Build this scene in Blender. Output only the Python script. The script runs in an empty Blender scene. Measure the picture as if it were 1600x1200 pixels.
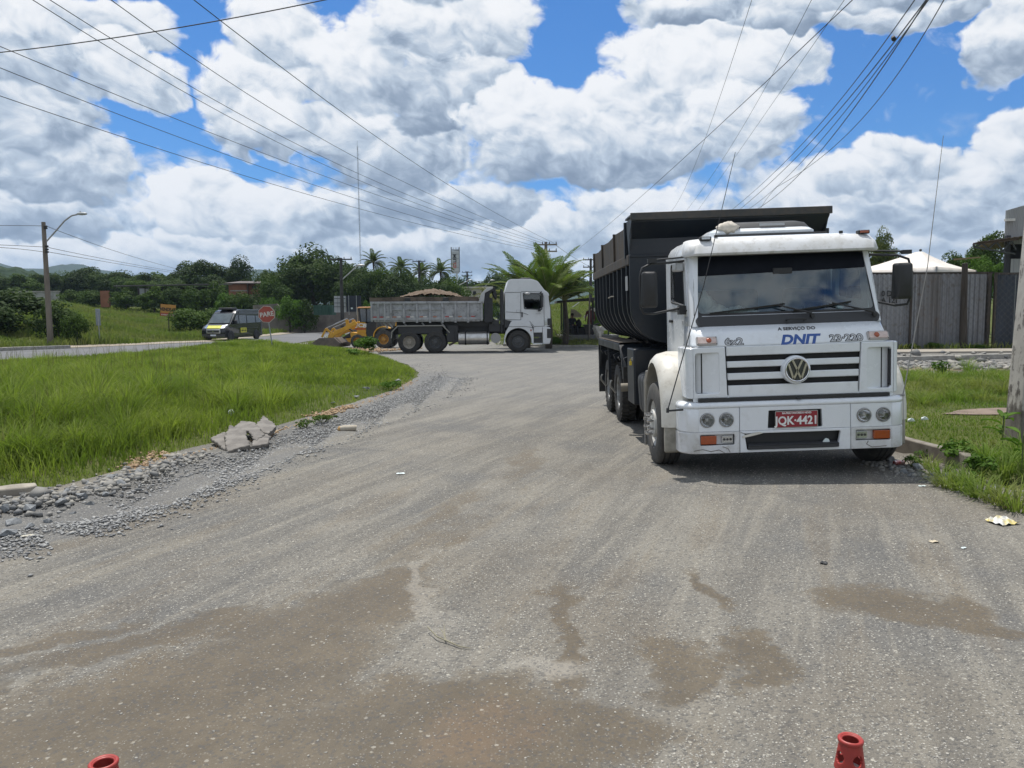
import bpy, bmesh, math, random
import numpy as np
from mathutils import Vector, Matrix, Euler
C = bpy.context.scene.collection
R = math.radians
rnd = random.Random(7)
rng = np.random.default_rng(7)

# ------------------------------------------------------------------ camera
CAM_H = 1.80; PITCH = R(5.05); ROLL = R(0.4); FPX = 1200.0
cd = bpy.data.cameras.new('camera'); cam = bpy.data.objects.new('camera', cd); C.objects.link(cam)
cd.sensor_width = 36.0; cd.lens = 36.0*FPX/1600.0; cd.clip_start = 0.05; cd.clip_end = 12000
cam.matrix_world = (Matrix.Translation((0, 0, CAM_H)) @ Matrix.Rotation(R(90)-PITCH, 4, 'X') @ Matrix.Rotation(-ROLL, 4, 'Z'))
bpy.context.scene.camera = cam
sc = bpy.context.scene
sc.view_settings.view_transform = 'Standard'; sc.view_settings.look = 'None'
sc.view_settings.exposure = 0.02; sc.view_settings.gamma = 1.0; sc.view_settings.use_curve_mapping = False
sc.render.engine = 'CYCLES'
sc.cycles.max_bounces = 6; sc.cycles.transparent_max_bounces = 12; sc.cycles.caustics_reflective = False; sc.cycles.caustics_refractive = False
sc.cycles.use_denoising = True

def ray(u, v):
    a = (u-800)/FPX; b = (600-v)/FPX
    c, s = math.cos(ROLL), math.sin(ROLL)
    a, b = a*c + b*s, -a*s + b*c
    return (a, math.cos(PITCH)+b*math.sin(PITCH), -math.sin(PITCH)+b*math.cos(PITCH))
def G(u, v, z=0.0):
    d = ray(u, v); t = (z-CAM_H)/d[2]
    return Vector((d[0]*t, d[1]*t, z))
def P(u, v, Y):
    d = ray(u, v); t = Y/d[1]
    return Vector((d[0]*t, Y, CAM_H+d[2]*t))

# ------------------------------------------------------------------ sun
SUN_EL, SUN_AZ = 72.0, -28.0          # degrees; azimuth from +Y towards +X
sd = bpy.data.lights.new('sun', 'SUN'); sd.energy = 4.9; sd.angle = R(0.53); sd.color = (1.0, 0.955, 0.89)
so = bpy.data.objects.new('sun', sd); C.objects.link(so)
_d = Vector((math.sin(R(SUN_AZ))*math.cos(R(SUN_EL)), math.cos(R(SUN_AZ))*math.cos(R(SUN_EL)), math.sin(R(SUN_EL))))
so.rotation_euler = _d.to_track_quat('Z', 'Y').to_euler(); so.location = (0, 0, 50)

# ------------------------------------------------------------------ node helper
class S:
    """socket with arithmetic"""
    nt = None
    def __init__(s, o): s.o = o
    @staticmethod
    def put(inp, v):
        if isinstance(v, S): S.nt.links.new(v.o, inp)
        else: inp.default_value = v
    @staticmethod
    def m(op, a, b=0.0, c=None, clamp=False):
        n = S.nt.nodes.new('ShaderNodeMath'); n.operation = op; n.use_clamp = clamp
        S.put(n.inputs[0], a); S.put(n.inputs[1], b)
        if c is not None: S.put(n.inputs[2], c)
        return S(n.outputs[0])
    def __add__(a, b): return S.m('ADD', a, b)
    def __radd__(a, b): return S.m('ADD', a, b)
    def __sub__(a, b): return S.m('SUBTRACT', a, b)
    def __rsub__(a, b): return S.m('SUBTRACT', b, a)
    def __mul__(a, b): return S.m('MULTIPLY', a, b)
    def __rmul__(a, b): return S.m('MULTIPLY', a, b)
    def __truediv__(a, b): return S.m('DIVIDE', a, b)
def smooth(x, a, b, lo=0.0, hi=1.0):
    n = S.nt.nodes.new('ShaderNodeMapRange'); n.interpolation_type = 'SMOOTHSTEP'
    S.put(n.inputs['Value'], x)
    for k, v in (('From Min', a), ('From Max', b), ('To Min', lo), ('To Max', hi)): S.put(n.inputs[k], v)
    return S(n.outputs['Result'])
def noise(vec, scale, detail=4, rough=.5, dist=0.0, col=False):
    n = S.nt.nodes.new('ShaderNodeTexNoise')
    if vec is not None: S.nt.links.new(vec.o, n.inputs['Vector'])
    n.inputs['Scale'].default_value = scale; n.inputs['Detail'].default_value = detail
    n.inputs['Roughness'].default_value = rough; n.inputs['Distortion'].default_value = dist
    return S(n.outputs['Color' if col else 'Fac'])
def voro(vec, scale, detail=0, rough=.5, feature='F1', out='Distance', smoothness=.5, rand=1.0):
    n = S.nt.nodes.new('ShaderNodeTexVoronoi'); n.feature = feature
    if vec is not None: S.nt.links.new(vec.o, n.inputs['Vector'])
    n.inputs['Scale'].default_value = scale; n.inputs['Detail'].default_value = detail
    n.inputs['Roughness'].default_value = rough; n.inputs['Randomness'].default_value = rand
    if feature == 'SMOOTH_F1': n.inputs['Smoothness'].default_value = smoothness
    n.normalize = True if detail else False
    return S(n.outputs[out])
def comb(x, y, z):
    n = S.nt.nodes.new('ShaderNodeCombineXYZ')
    S.put(n.inputs[0], x); S.put(n.inputs[1], y); S.put(n.inputs[2], z); return S(n.outputs[0])
def sep(v):
    n = S.nt.nodes.new('ShaderNodeSeparateXYZ'); S.nt.links.new(v.o, n.inputs[0]); return [S(o) for o in n.outputs]
def vmath(op, a, b):
    n = S.nt.nodes.new('ShaderNodeVectorMath'); n.operation = op
    S.put(n.inputs[0], a); S.put(n.inputs[1], b); return S(n.outputs[0])
def mixc(f, a, b):
    n = S.nt.nodes.new('ShaderNodeMix'); n.data_type = 'RGBA'
    S.put(n.inputs[0], f)
    for i, v in ((6, a), (7, b)):
        if isinstance(v, S): S.nt.links.new(v.o, n.inputs[i])
        else: n.inputs[i].default_value = (*v, 1) if len(v) == 3 else v
    return S(n.outputs[2])

# ------------------------------------------------------------------ world: sky with cumulus clouds
world = bpy.data.worlds.new('World'); sc.world = world; world.use_nodes = True; world.cycles.sampling_method = 'MANUAL'; world.cycles.sample_map_resolution = 512
wn = world.node_tree; S.nt = wn
for n in list(wn.nodes): wn.nodes.remove(n)
wout = wn.nodes.new('ShaderNodeOutputWorld'); bg = wn.nodes.new('ShaderNodeBackground'); wn.links.new(bg.outputs[0], wout.inputs[0])
SKY_K = 0.1
bg.inputs['Strength'].default_value = SKY_K
sky = wn.nodes.new('ShaderNodeTexSky'); sky.sky_type = 'NISHITA'; sky.sun_disc = False
sky.sun_elevation = R(SUN_EL); sky.sun_rotation = R(SUN_AZ); sky.air_density = 1.0; sky.dust_density = 0.6; sky.ozone_density = 2.0
tc = wn.nodes.new('ShaderNodeTexCoord'); dv = S(tc.outputs['Generated'])
dx, dy, dz = sep(dv)
az = S.m('ARCTAN2', dx, dy); el = S.m('ARCSINE', dz)
def azel(u, v):
    d = Vector(ray(u, v)).normalized(); return math.atan2(d.x, d.y), math.asin(d.z)
# cloud cloud coordinates: cells shrink towards the horizon as a real cloud does
#kk = S.m('DIVIDE', 1.0, S.m('MAXIMUM', dz, 0.0)+0.30)
q0 = comb(dx*2.0, dy*2.0, dz*2.7+0.3*dx)
near = smooth(el, 0.34, 0.02)
wq = noise(q0, 4.0, 3, .6, col=True)
wv = vmath('MULTIPLY', vmath('SUBTRACT', wq, (.5, .5, .5)), (0.17, 0.17, 0.17))
qa = vmath('ADD', q0, wv); UP = (-0.020, 0.0, 0.050)
qb = vmath('ADD', qa, UP)
def puffs(q, sc_, det, rough=.55):
    v = voro(q, sc_, det, rough, 'F1'); return 1.0 - v*v*2.6
big0 = noise(q0, 1.9, 2, .5)
fine0 = noise(qa, 14.0, 4, .65); fine1 = noise(qb, 14.0, 4, .65)
pa0 = puffs(qa, 3.6, 3.0); pa1 = puffs(qb, 3.6, 3.0)
pb0 = puffs(qa, 9.0, 2.0, .6); pb1 = puffs(vmath('ADD', qa, (-0.012, 0.0, 0.03)), 9.0, 2.0, .6)
h0 = (big0-0.5)*0.95 + (pa0-0.45)*0.55 + (fine0-0.5)*0.26
wz = noise(q0, 6.0, 3, .6, col=True)
wx_, wy_, wz_ = sep(wz)
azw = az + (wx_-0.5)*0.10; elw = el + (wy_-0.5)*0.075
edge = (pa0-0.45)*0.62 + (pb0-0.45)*0.42 + (fine0-0.5)*1.05
rel = (pa0-pa1)*0.95 + (fine0-fine1)*0.62 + (pb0-pb1)*0.75
fdirt = (fine0-0.5)*0.10
low = smooth(el, 0.26, 0.07)
# small far heaps and thin veil
fieldB = (pb0-0.45)*0.55 + (big0-0.5)*0.9 + (fine0-0.5)*0.30 - 0.36 + low*0.62
absaz = S.m('ABSOLUTE', az)
outside = S.m('MAXIMUM', smooth(absaz, 0.66, 0.80), smooth(el, 0.46, 0.56))
fieldB = fieldB + outside*(0.35 + (pa0-0.45)*0.5)
alphaB = smooth(fieldB, 0.0, 0.22)
lum = S.m('ADD', 0.62, rel*0.7) + low*0.10 + outside*smooth(big0, .62, .38)*0.22
cover = alphaB*0.9
# cumulus, far ones first: (u, v, half width, half height, brightness shift)
CUMULI = [(60, 405, 150, 36, .05), (215, 398, 110, 36, .08), (480, 392, 120, 42, .05), (640, 392, 110, 45, .0), (760, 368, 110, 50, -.02), (880, 372, 90, 40, .02), (985, 345, 90, 52, .05), (1400, 385, 190, 42, .05), (1560, 370, 110, 55, .0),
          (340, 385, 110, 45, .12), (60, 340, 120, 34, -.15), (330, 318, 110, 46, .15), (455, 338, 115, 46, .15), (575, 330, 110, 38, -.05), (700, 318, 150, 36, -.22), (1340, 310, 150, 62, .12), (1500, 300, 120, 66, .0), (1385, 262, 110, 38, .10),
          (1582, 232, 56, 62, .14), (82, 252, 118, 60, -.15), (40, 165, 110, 70, -.05), (50, 55, 130, 70, .05), (175, 35, 95, 40, .05), (212, 112, 70, 50, .10), (405, 140, 95, 75, .14), (445, 50, 85, 58, .12), (455, 205, 130, 42, -.05), (560, 110, 75, 75, .08),
          (620, 235, 120, 60, -.10), (705, 45, 130, 70, .0), (700, 150, 110, 60, -.22), (820, 190, 120, 55, .06), (1000, 175, 120, 60, .12), (1190, 95, 90, 66, .06), (1085, 95, 120, 78, .20), (1165, 190, 95, 60, .06), (935, 245, 190, 46, -.20),
          (1090, 6, 110, 26, .0), (1260, 18, 110, 26, -.12), (1440, 8, 130, 30, .02), (1570, 60, 55, 60, .0), (640, -60, 300, 50, 0), (1500, -60, 300, 40, 0)]
for (u, v, ru, rv, br) in CUMULI:
    a_, e_ = azel(u, v); d_ = Vector(ray(u, v)).normalized(); ra = ru/FPX*d_.y; re = rv/FPX*d_.y
    X = S.m('MULTIPLY_ADD', azw, 1/ra, -a_/ra); Y = S.m('MULTIPLY_ADD', elw, 1/re, -e_/re)
    r2 = S.m('MULTIPLY_ADD', Y, Y, X*X)
    al = smooth(edge-r2, -0.94, -0.52)
    lb = S.m('MULTIPLY_ADD', Y, 0.38, 0.73+br)
    n = S.nt.nodes.new('ShaderNodeMix'); n.data_type = 'FLOAT'; S.put(n.inputs[0], al); S.put(n.inputs[2], lum); S.put(n.inputs[3], lb); lum = S(n.outputs[0])
    cover = S.m('MAXIMUM', cover, al)
lum = lum + rel + fdirt + smooth(cover, 0.95, 0.4)*0.15
cl = S.nt.nodes.new('ShaderNodeValToRGB'); S.put(cl.inputs[0], smooth(lum, -0.10, 1.15)); cr = cl.color_ramp
cr.elements[0].position = 0.0; cr.elements[0].color = (.18, .235, .33, 1)
cr.elements[1].position = 1.0; cr.elements[1].color = (.95, .955, .965, 1)
for p_, c_ in ((.30, (.30, .37, .475)), (.58, (.51, .59, .69)), (.80, (.76, .80, .85))):
    e_ = cr.elements.new(p_); e_.color = (*c_, 1)
cloudcol = vmath('MULTIPLY', S(cl.outputs[0]), (1/SKY_K, 1/SKY_K, 1/SKY_K))
skyc = vmath('MULTIPLY', S(sky.outputs[0]), (0.23, 0.69, 1.20))
mixed = mixc(cover*0.985, skyc, cloudcol)
hz = smooth(el, 0.09, 0.0, 0.0, 0.30)
mixed = mixc(hz, mixed, (0.50/SKY_K, 0.63/SKY_K, 0.78/SKY_K))
S.nt.links.new(mixed.o, bg.inputs['Color'])

# ------------------------------------------------------------------ mesh helpers
class MB:
    def __init__(s): s.v = []; s.f = []
    def add(s, vs, fs):
        n = len(s.v); s.v += [tuple(p) for p in vs]; s.f += [tuple(i+n for i in f) for f in fs]; return s
    def box(s, x0, x1, y0, y1, z0, z1, M=None):
        vs = [Vector((x, y, z)) for z in (z0, z1) for y in (y0, y1) for x in (x0, x1)]
        if M is not None: vs = [M @ p for p in vs]
        return s.add(vs, [(0, 2, 3, 1), (4, 5, 7, 6), (0, 1, 5, 4), (2, 6, 7, 3), (0, 4, 6, 2), (1, 3, 7, 5)])
    def bar(s, a, b, w, h=None, up=(0, 0, 1)):
        a = Vector(a); b = Vector(b); h = h or w; d = (b-a); L = d.length; d.normalize()
        u = Vector(up)
        if abs(d.dot(u)) > .99: u = Vector((1, 0, 0))
        r = d.cross(u).normalized(); u = r.cross(d)
        vs = [p+r*sx*w/2+u*sy*h/2 for p in (a, b) for sx, sy in ((-1, -1), (1, -1), (1, 1), (-1, 1))]
        return s.add(vs, [(0, 1, 2, 3)[::-1], (4, 5, 6, 7), (0, 1, 5, 4), (1, 2, 6, 5), (2, 3, 7, 6), (3, 0, 4, 7)])
    def tube(s, pts, r, n=8, cap=True):
        pts = [Vector(p) for p in pts]; rs = r if isinstance(r, (list, tuple)) else [r]*len(pts)
        rings = []; pu = None
        for i, p in enumerate(pts):
            d = (pts[min(i+1, len(pts)-1)]-pts[max(i-1, 0)]).normalized()
            if pu is None:
                u = Vector((0, 0, 1)) if abs(d.z) < .9 else Vector((1, 0, 0))
            else: u = pu
            u = (u-d*u.dot(d)).normalized(); pu = u; w = d.cross(u)
            rings.append([p+(u*math.cos(2*math.pi*k/n)+w*math.sin(2*math.pi*k/n))*rs[i] for k in range(n)])
        return s.loft(rings, cap)
    def loft(s, rings, cap=True, closed=True):
        n = len(rings[0]); base = len(s.v)
        for r in rings: s.v += [tuple(p) for p in r]
        for i in range(len(rings)-1):
            for k in range(n if closed else n-1):
                a = base+i*n+k; b = base+i*n+(k+1) % n
                s.f.append((a, b, b+n, a+n))
        if cap and closed:
            s.f.append(tuple(base+k for k in range(n))[::-1]); s.f.append(tuple(base+(len(rings)-1)*n+k for k in range(n)))
        return s
    def cyl(s, a, b, r0, r1=None, n=16): return s.tube([a, b], [r0, r0 if r1 is None else r1], n)
    def lathe(s, prof, c, axis, n=32, caps=False):
        """prof: (offset along axis, radius)"""
        c = Vector(c); ax = Vector(axis).normalized(); u = Vector((0, 0, 1)) if abs(ax.z) < .9 else Vector((1, 0, 0))
        u = (u-ax*u.dot(ax)).normalized(); w = ax.cross(u)
        rings = [[c+ax*o+(u*math.cos(2*math.pi*k/n)+w*math.sin(2*math.pi*k/n))*r for k in range(n)] for o, r in prof]
        return s.loft(rings, caps)
    def prism(s, poly, a0, a1, plane='xz'):
        """poly in the named plane, extruded along the third axis"""
        def m(p, q):
            return {'xz': (p[0], q, p[1]), 'yz': (q, p[0], p[1]), 'xy': (p[0], p[1], q)}[plane]
        return s.loft([[m(p, a0) for p in poly], [m(p, a1) for p in poly]])
    def sphere(s, c, r, n=10, m=7):
        r = r if isinstance(r, (tuple, list)) else (r, r, r)
        rings = [[(c[0]+r[0]*math.sin(t)*math.cos(2*math.pi*k/n), c[1]+r[1]*math.sin(t)*math.sin(2*math.pi*k/n), c[2]+r[2]*math.cos(t)) for k in range(n)] for t in [math.pi*(.03+.94*i/(m-1)) for i in range(m)]]
        return s.loft(rings)
    def plate(s, loops, M=None, thick=.01, bevel=0.0):
        """flat plate with holes; loops of (a, b); maps a->x, b->z, thickness along y (front face at y=0, body behind)"""
        cu = bpy.data.curves.new('tmp', 'CURVE'); cu.dimensions = '2D'; cu.fill_mode = 'BOTH'
        cu.extrude = max(thick/2-bevel, 1e-5); cu.bevel_depth = bevel; cu.bevel_resolution = 1; cu.offset = -bevel
        for L in loops:
            sp = cu.splines.new('POLY'); sp.points.add(len(L)-1); sp.use_cyclic_u = True
            for p, q in zip(sp.points, L): p.co = (q[0], q[1], 0, 1)
        o = bpy.data.objects.new('tmp', cu); C.objects.link(o)
        me = bpy.data.meshes.new_from_object(o)
        vs = []
        for v in me.vertices:
            p = Vector((v.co.x, thick/2-v.co.z, v.co.y))
            vs.append(M @ p if M is not None else p)
        s.add(vs, [tuple(p.vertices) for p in me.polygons])
        bpy.data.objects.remove(o); bpy.data.curves.remove(cu); bpy.data.meshes.remove(me)
        return s
    def build(s, name, mat, parent=None, bevel=0.0, seg=2, smooth=35, solid=0.0, loc=None):
        me = bpy.data.meshes.new(name); me.from_pydata(s.v, [], s.f)
        bm = bmesh.new(); bm.from_mesh(me)
        bmesh.ops.recalc_face_normals(bm, faces=bm.faces); bm.to_mesh(me); bm.free()
        if smooth:
            me.polygons.foreach_set('use_smooth', [True]*len(me.polygons)); me.set_sharp_from_angle(angle=R(smooth))
        me.materials.append(mat)
        o = bpy.data.objects.new(name, me); C.objects.link(o); o.parent = parent
        if loc is not None: o.location = loc
        if solid: md = o.modifiers.new('solid', 'SOLIDIFY'); md.thickness = solid; md.offset = -1
        if bevel:
            md = o.modifiers.new('bevel', 'BEVEL'); md.width = bevel; md.segments = seg; md.limit_method = 'ANGLE'; md.angle_limit = R(35)
            md.harden_normals = False
        return o

def rrect(x0, x1, z0, z1, r, n=4):
    out = []
    for cx, cz, a0 in ((x1-r, z1-r, 0), (x0+r, z1-r, 90), (x0+r, z0+r, 180), (x1-r, z0+r, 270)):
        for k in range(n+1):
            a = R(a0+90*k/n); out.append((cx+r*math.cos(a), cz+r*math.sin(a)))
    return out
def circ(cx, cz, r, n=24): return [(cx+r*math.cos(2*math.pi*k/n), cz+r*math.sin(2*math.pi*k/n)) for k in range(n)]
def rpoly(pts, r, n=4):
    """rounded polygon"""
    out = []; N = len(pts)
    for i in range(N):
        p0, p, p1 = Vector(pts[i-1]), Vector(pts[i]), Vector(pts[(i+1) % N])
        rr = r[i] if isinstance(r, (list, tuple)) else r
        a = (p0-p); b = (p1-p); t = min(rr, a.length*.45, b.length*.45)
        a.normalize(); b.normalize()
        A = p+a*t; B = p+b*t
        for k in range(n+1):
            q = k/n; out.append(tuple(A*(1-q)**2+p*2*q*(1-q)+B*q*q))
    return out
def mesh_np(name, V, Q, mat, parent=None, smooth=False, attr=None):
    """fast mesh: V (n,3), Q (m,k)"""
    me = bpy.data.meshes.new(name); V = np.asarray(V, dtype=np.float32); Q = np.asarray(Q, dtype=np.int32); k = Q.shape[1]
    me.vertices.add(len(V)); me.vertices.foreach_set('co', V.ravel())
    me.loops.add(Q.size); me.loops.foreach_set('vertex_index', Q.ravel())
    me.polygons.add(len(Q)); me.polygons.foreach_set('loop_start', np.arange(0, Q.size, k, dtype=np.int32))
    me.update(calc_edges=True)
    if smooth: me.polygons.foreach_set('use_smooth', np.ones(len(Q), bool))
    me.materials.append(mat); me.validate()
    o = bpy.data.objects.new(name, me); C.objects.link(o); o.parent = parent
    return o
def tag(o, label=None, cat=None, group=None, kind=None):
    if label: o['label'] = label
    if cat: o['category'] = cat
    if group: o['group'] = group
    if kind: o['kind'] = kind
    return o
def empty(name, loc=(0, 0, 0), rz=0.0, label=None, cat=None, group=None):
    o = bpy.data.objects.new(name, None); C.objects.link(o); o.location = loc; o.rotation_euler = (0, 0, rz)
    o.empty_display_size = .2
    return tag(o, label, cat, group)
def copy_tree(o, parent=None):
    c = o.copy(); C.objects.link(c); c.parent = parent
    for ch in list(o.children): copy_tree(ch, c)
    return c
def text(s, size, name, mat, parent, loc, rot=(R(90), 0, 0), depth=.002, bold=0.0, shear=0.0, sx=1.0, align='CENTER'):
    cu = bpy.data.curves.new(name, 'FONT'); cu.body = s; cu.size = size; cu.extrude = depth; cu.offset = bold; cu.shear = shear
    cu.align_x = align; cu.align_y = 'CENTER'; cu.resolution_u = 3
    o = bpy.data.objects.new(name, cu); C.objects.link(o)
    me = bpy.data.meshes.new_from_object(o); bpy.data.objects.remove(o)
    me.materials.clear(); me.materials.append(mat)
    o = bpy.data.objects.new(name, me); C.objects.link(o); o.parent = parent
    o.location = loc; o.rotation_euler = rot; o.scale = (sx, 1, 1)
    return o

# ------------------------------------------------------------------ materials
def newmat(name):
    m = bpy.data.materials.new(name); m.use_nodes = True
    S.nt = m.node_tree; b = m.node_tree.nodes['Principled BSDF']
    return m, b
def objco():
    n = S.nt.nodes.new('ShaderNodeTexCoord'); return S(n.outputs['Object'])
def gpos():
    n = S.nt.nodes.new('ShaderNodeNewGeometry'); return S(n.outputs['Position'])
def bump(b, h, strength=.3, dist=.01):
    n = S.nt.nodes.new('ShaderNodeBump'); n.inputs['Strength'].default_value = strength; n.inputs['Distance'].default_value = dist
    S.put(n.inputs['Height'], h); S.nt.links.new(n.outputs[0], b.inputs['Normal'])
def mat(name, col, rough=.5, metal=0.0, col2=None, scale=6.0, amt=.5, bmp=0.0, bscale=60.0, bdist=.004, coat=0.0, spec=.5, streak=None, dirt=None, dirtamt=.5):
    """noisy two-tone procedural material"""
    m, b = newmat(name)
    co = objco()
    if streak: co = vmath('MULTIPLY', co, streak)
    col2 = col2 or tuple(c*.72 for c in col)
    n1 = noise(co, scale, 6, .6)
    f = smooth(n1, .38, .66)*amt
    c = mixc(f, col, col2)
    if dirt:
        n2 = noise(objco(), scale*2.3, 8, .7)
        c = mixc(smooth(n2, .50, .70)*dirtamt, c, dirt)
    S.nt.links.new(c.o, b.inputs['Base Color'])
    S.put(b.inputs['Roughness'], smooth(n1, .3, .7, rough*.85, min(rough*1.15, 1.0)))
    b.inputs['Metallic'].default_value = metal; b.inputs['Coat Weight'].default_value = coat; b.inputs['Coat Roughness'].default_value = .08
    b.inputs['Specular IOR Level'].default_value = spec
    if bmp: bump(b, noise(objco(), bscale, 4, .6), bmp, bdist)
    return m
def glassmat(name, tint, refl=.10, fk=1.6):
    """thin window pane: clear pass-through with tint, plus fresnel mirror"""
    m = bpy.data.materials.new(name); m.use_nodes = True; nt = m.node_tree; S.nt = nt
    nt.nodes.remove(nt.nodes['Principled BSDF']); out = nt.nodes['Material Output']
    tr = nt.nodes.new('ShaderNodeBsdfTransparent'); tr.inputs[0].default_value = (*tint, 1)
    gl = nt.nodes.new('ShaderNodeBsdfGlossy'); gl.inputs['Roughness'].default_value = .02; gl.inputs['Color'].default_value = (.95, .97, 1, 1)
    fr = nt.nodes.new('ShaderNodeFresnel'); fr.inputs[0].default_value = 1.5
    mx = nt.nodes.new('ShaderNodeMixShader')
    f = S(fr.outputs[0])*fk+refl
    S.put(mx.inputs[0], S.m('MINIMUM', f, 1.0))
    nt.links.new(tr.outputs[0], mx.inputs[1]); nt.links.new(gl.outputs[0], mx.inputs[2]); nt.links.new(mx.outputs[0], out.inputs[0])
    return m
def leafmat(name, c1, c2, c3=None, trans=.25, rough=.55, zvar=None, spec=.12):
    m, b = newmat(name)
    g = S.nt.nodes.new('ShaderNodeNewGeometry'); rn = S(g.outputs['Random Per Island'])
    c = mixc(rn, c1, c2)
    n1 = noise(S(g.outputs['Position']), .35 if zvar is None else zvar, 3, .6)
    c = mixc(smooth(n1, .40, .62)*.75, c, c3 or tuple(x*.6 for x in c1))
    S.nt.links.new(c.o, b.inputs['Base Color']); b.inputs['Roughness'].default_value = .7; b.inputs['Specular IOR Level'].default_value = spec
    tl = S.nt.nodes.new('ShaderNodeBsdfTranslucent'); S.nt.links.new(vmath('MULTIPLY', c, (1.3, 1.5, .7)).o, tl.inputs[0])
    mx = S.nt.nodes.new('ShaderNodeMixShader'); mx.inputs[0].default_value = trans
    out = S.nt.nodes['Material Output']
    S.nt.links.new(b.outputs[0], mx.inputs[1]); S.nt.links.new(tl.outputs[0], mx.inputs[2]); S.nt.links.new(mx.outputs[0], out.inputs[0])
    return m

WHITE = mat('white_paint', (.76, .79, .82), .25, 0, (.69, .72, .75), 3.5, .5, coat=.35, dirt=(.42, .40, .36), dirtamt=.16)
WHITE_WORN = mat('worn_white_paint', (.66, .67, .68), .45, 0, (.50, .50, .48), 5, .7, bmp=.15, bscale=9, dirt=(.34, .31, .26), dirtamt=.45)
CREAM = mat('cream_fender', (.66, .64, .58), .38, 0, (.52, .49, .42), 4, .6, dirt=(.30, .26, .2), dirtamt=.4)
BLACKP = mat('black_plastic', (.022, .023, .025), .55, 0, (.035, .036, .038), 12, .6, bmp=.1, bscale=200)
DARKP = mat('dark_grey_plastic', (.035, .037, .041), .6, 0, (.05, .052, .056), 8, .6)
NAVY = mat('dark_body_paint', (.0075, .012, .019), .45, 0, (.012, .018, .026), 3, .7, bmp=.08, bscale=20, dirt=(.035, .032, .03), dirtamt=.3, streak=(1, 1, .35))
RUSTSTEEL = mat('weathered_steel', (.045, .040, .036), .75, .1, (.085, .068, .052), 5, .8, bmp=.3, bscale=30, dirt=(.12, .08, .05), dirtamt=.45, streak=(1, 1, .5))
DUSTTOP = mat('dusty_steel', (.15, .125, .10), .85, 0, (.07, .055, .045), 7, .8, bmp=.3, bscale=40)
CHROME = mat('chrome', (.75, .75, .75), .18, 1.0, (.55, .55, .55), 14, .5)
STEEL = mat('dull_steel', (.42, .42, .41), .42, .9, (.28, .27, .25), 9, .6)
RUBBER = mat('tyre_rubber', (.022, .022, .022), .82, 0, (.05, .047, .042), 7, .8, bmp=.25, bscale=120, dirt=(.10, .09, .078), dirtamt=.35)
RUBBER_DUSTY = mat('dusty_tyre_rubber', (.045, .045, .044), .88, 0, (.085, .082, .076), 6, .8, bmp=.25, bscale=120, dirt=(.13, .12, .105), dirtamt=.5)
RIMGREY = mat('grey_wheel_rim', (.33, .34, .34), .5, .3, (.2, .19, .17), 10, .8, dirt=(.12, .09, .06), dirtamt=.5)
ORANGE = mat('amber_lens', (.36, .075, .022), .2, 0, (.27, .06, .02), 30, .5, coat=.5)
REDLENS = mat('red_lens', (.45, .03, .02), .25, 0, (.35, .02, .02), 30, .5, coat=.5)
CLEARLENS = mat('clear_lens', (.55, .57, .58), .08, .55, (.4, .41, .41), 55, .7, coat=1.0)
GLASS = glassmat('windscreen_glass', (.88, .96, .96), .02, 1.35)
DGLASS = glassmat('dark_window_glass', (.22, .25, .27), .06)
MIRROR = mat('mirror_glass', (.6, .62, .64), .05, 1.0, (.6, .62, .64))
PLATE_RED = mat('red_plate_paint', (.27, .018, .03), .35, 0, (.22, .015, .025), 20, .4)
WHITETXT = mat('white_lettering', (.8, .8, .78), .5)
BLACKTXT = mat('black_lettering', (.02, .02, .022), .5)
BLUETXT = mat('blue_lettering', (.03, .09, .32), .4)
GREYTXT = mat('grey_lettering', (.36, .37, .38), .4)
CONCRETE = mat('concrete', (.36, .35, .32), .9, 0, (.22, .21, .19), 5, .8, bmp=.5, bscale=40, bdist=.006, dirt=(.12, .11, .09), dirtamt=.4)
WOOD_DARK = mat('dark_weathered_wood', (.055, .045, .036), .85, 0, (.03, .025, .02), 5, .7, bmp=.4, bscale=30, streak=(1, 1, .15))
FABRIC = mat('cloth', (.45, .42, .38), .95, 0, (.3, .28, .25), 10, .6, bmp=.4, bscale=60)
WIRE = mat('cable_sheath', (.03, .032, .035), .5, 0, (.045, .045, .05), 2, .5)

# ------------------------------------------------------------------ terrain
def poly_sd(x, y, poly):
    """signed distance to polygon (positive inside), numpy"""
    x = np.asarray(x, float); y = np.asarray(y, float)
    d = np.full(x.shape, 1e9); ins = np.zeros(x.shape, bool); n = len(poly)
    for i in range(n):
        x0, y0 = poly[i][:2]; x1, y1 = poly[(i+1) % n][:2]
        ex, ey = x1-x0, y1-y0; L = ex*ex+ey*ey+1e-12
        t = np.clip(((x-x0)*ex+(y-y0)*ey)/L, 0, 1)
        d = np.minimum(d, np.hypot(x-x0-t*ex, y-y0-t*ey))
        c = ((y0 > y) != (y1 > y)) & (x < (x1-x0)*(y-y0)/(y1-y0+1e-12)+x0); ins ^= c
    return np.where(ins, d, -d)
def sst(x, a, b):
    t = np.clip((x-a)/(b-a), 0, 1); return t*t*(3-2*t)
_g = np.random.default_rng(3); _ph = _g.uniform(0, 6.28, (4, 12)); _dr = _g.uniform(0, 6.28, (4, 12))
def wob(x, y, wl, k=0):
    """cheap smooth noise in [-1, 1]"""
    s = 0
    for i in range(12):
        a = _dr[k, i]; w = 2*math.pi/wl*(.6+.09*i)
        s = s+np.sin((x*math.cos(a)+y*math.sin(a))*w+_ph[k, i])
    return s/5.0
g2 = lambda u, v, z=0.0: tuple(G(u, v, z)[:2])
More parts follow.
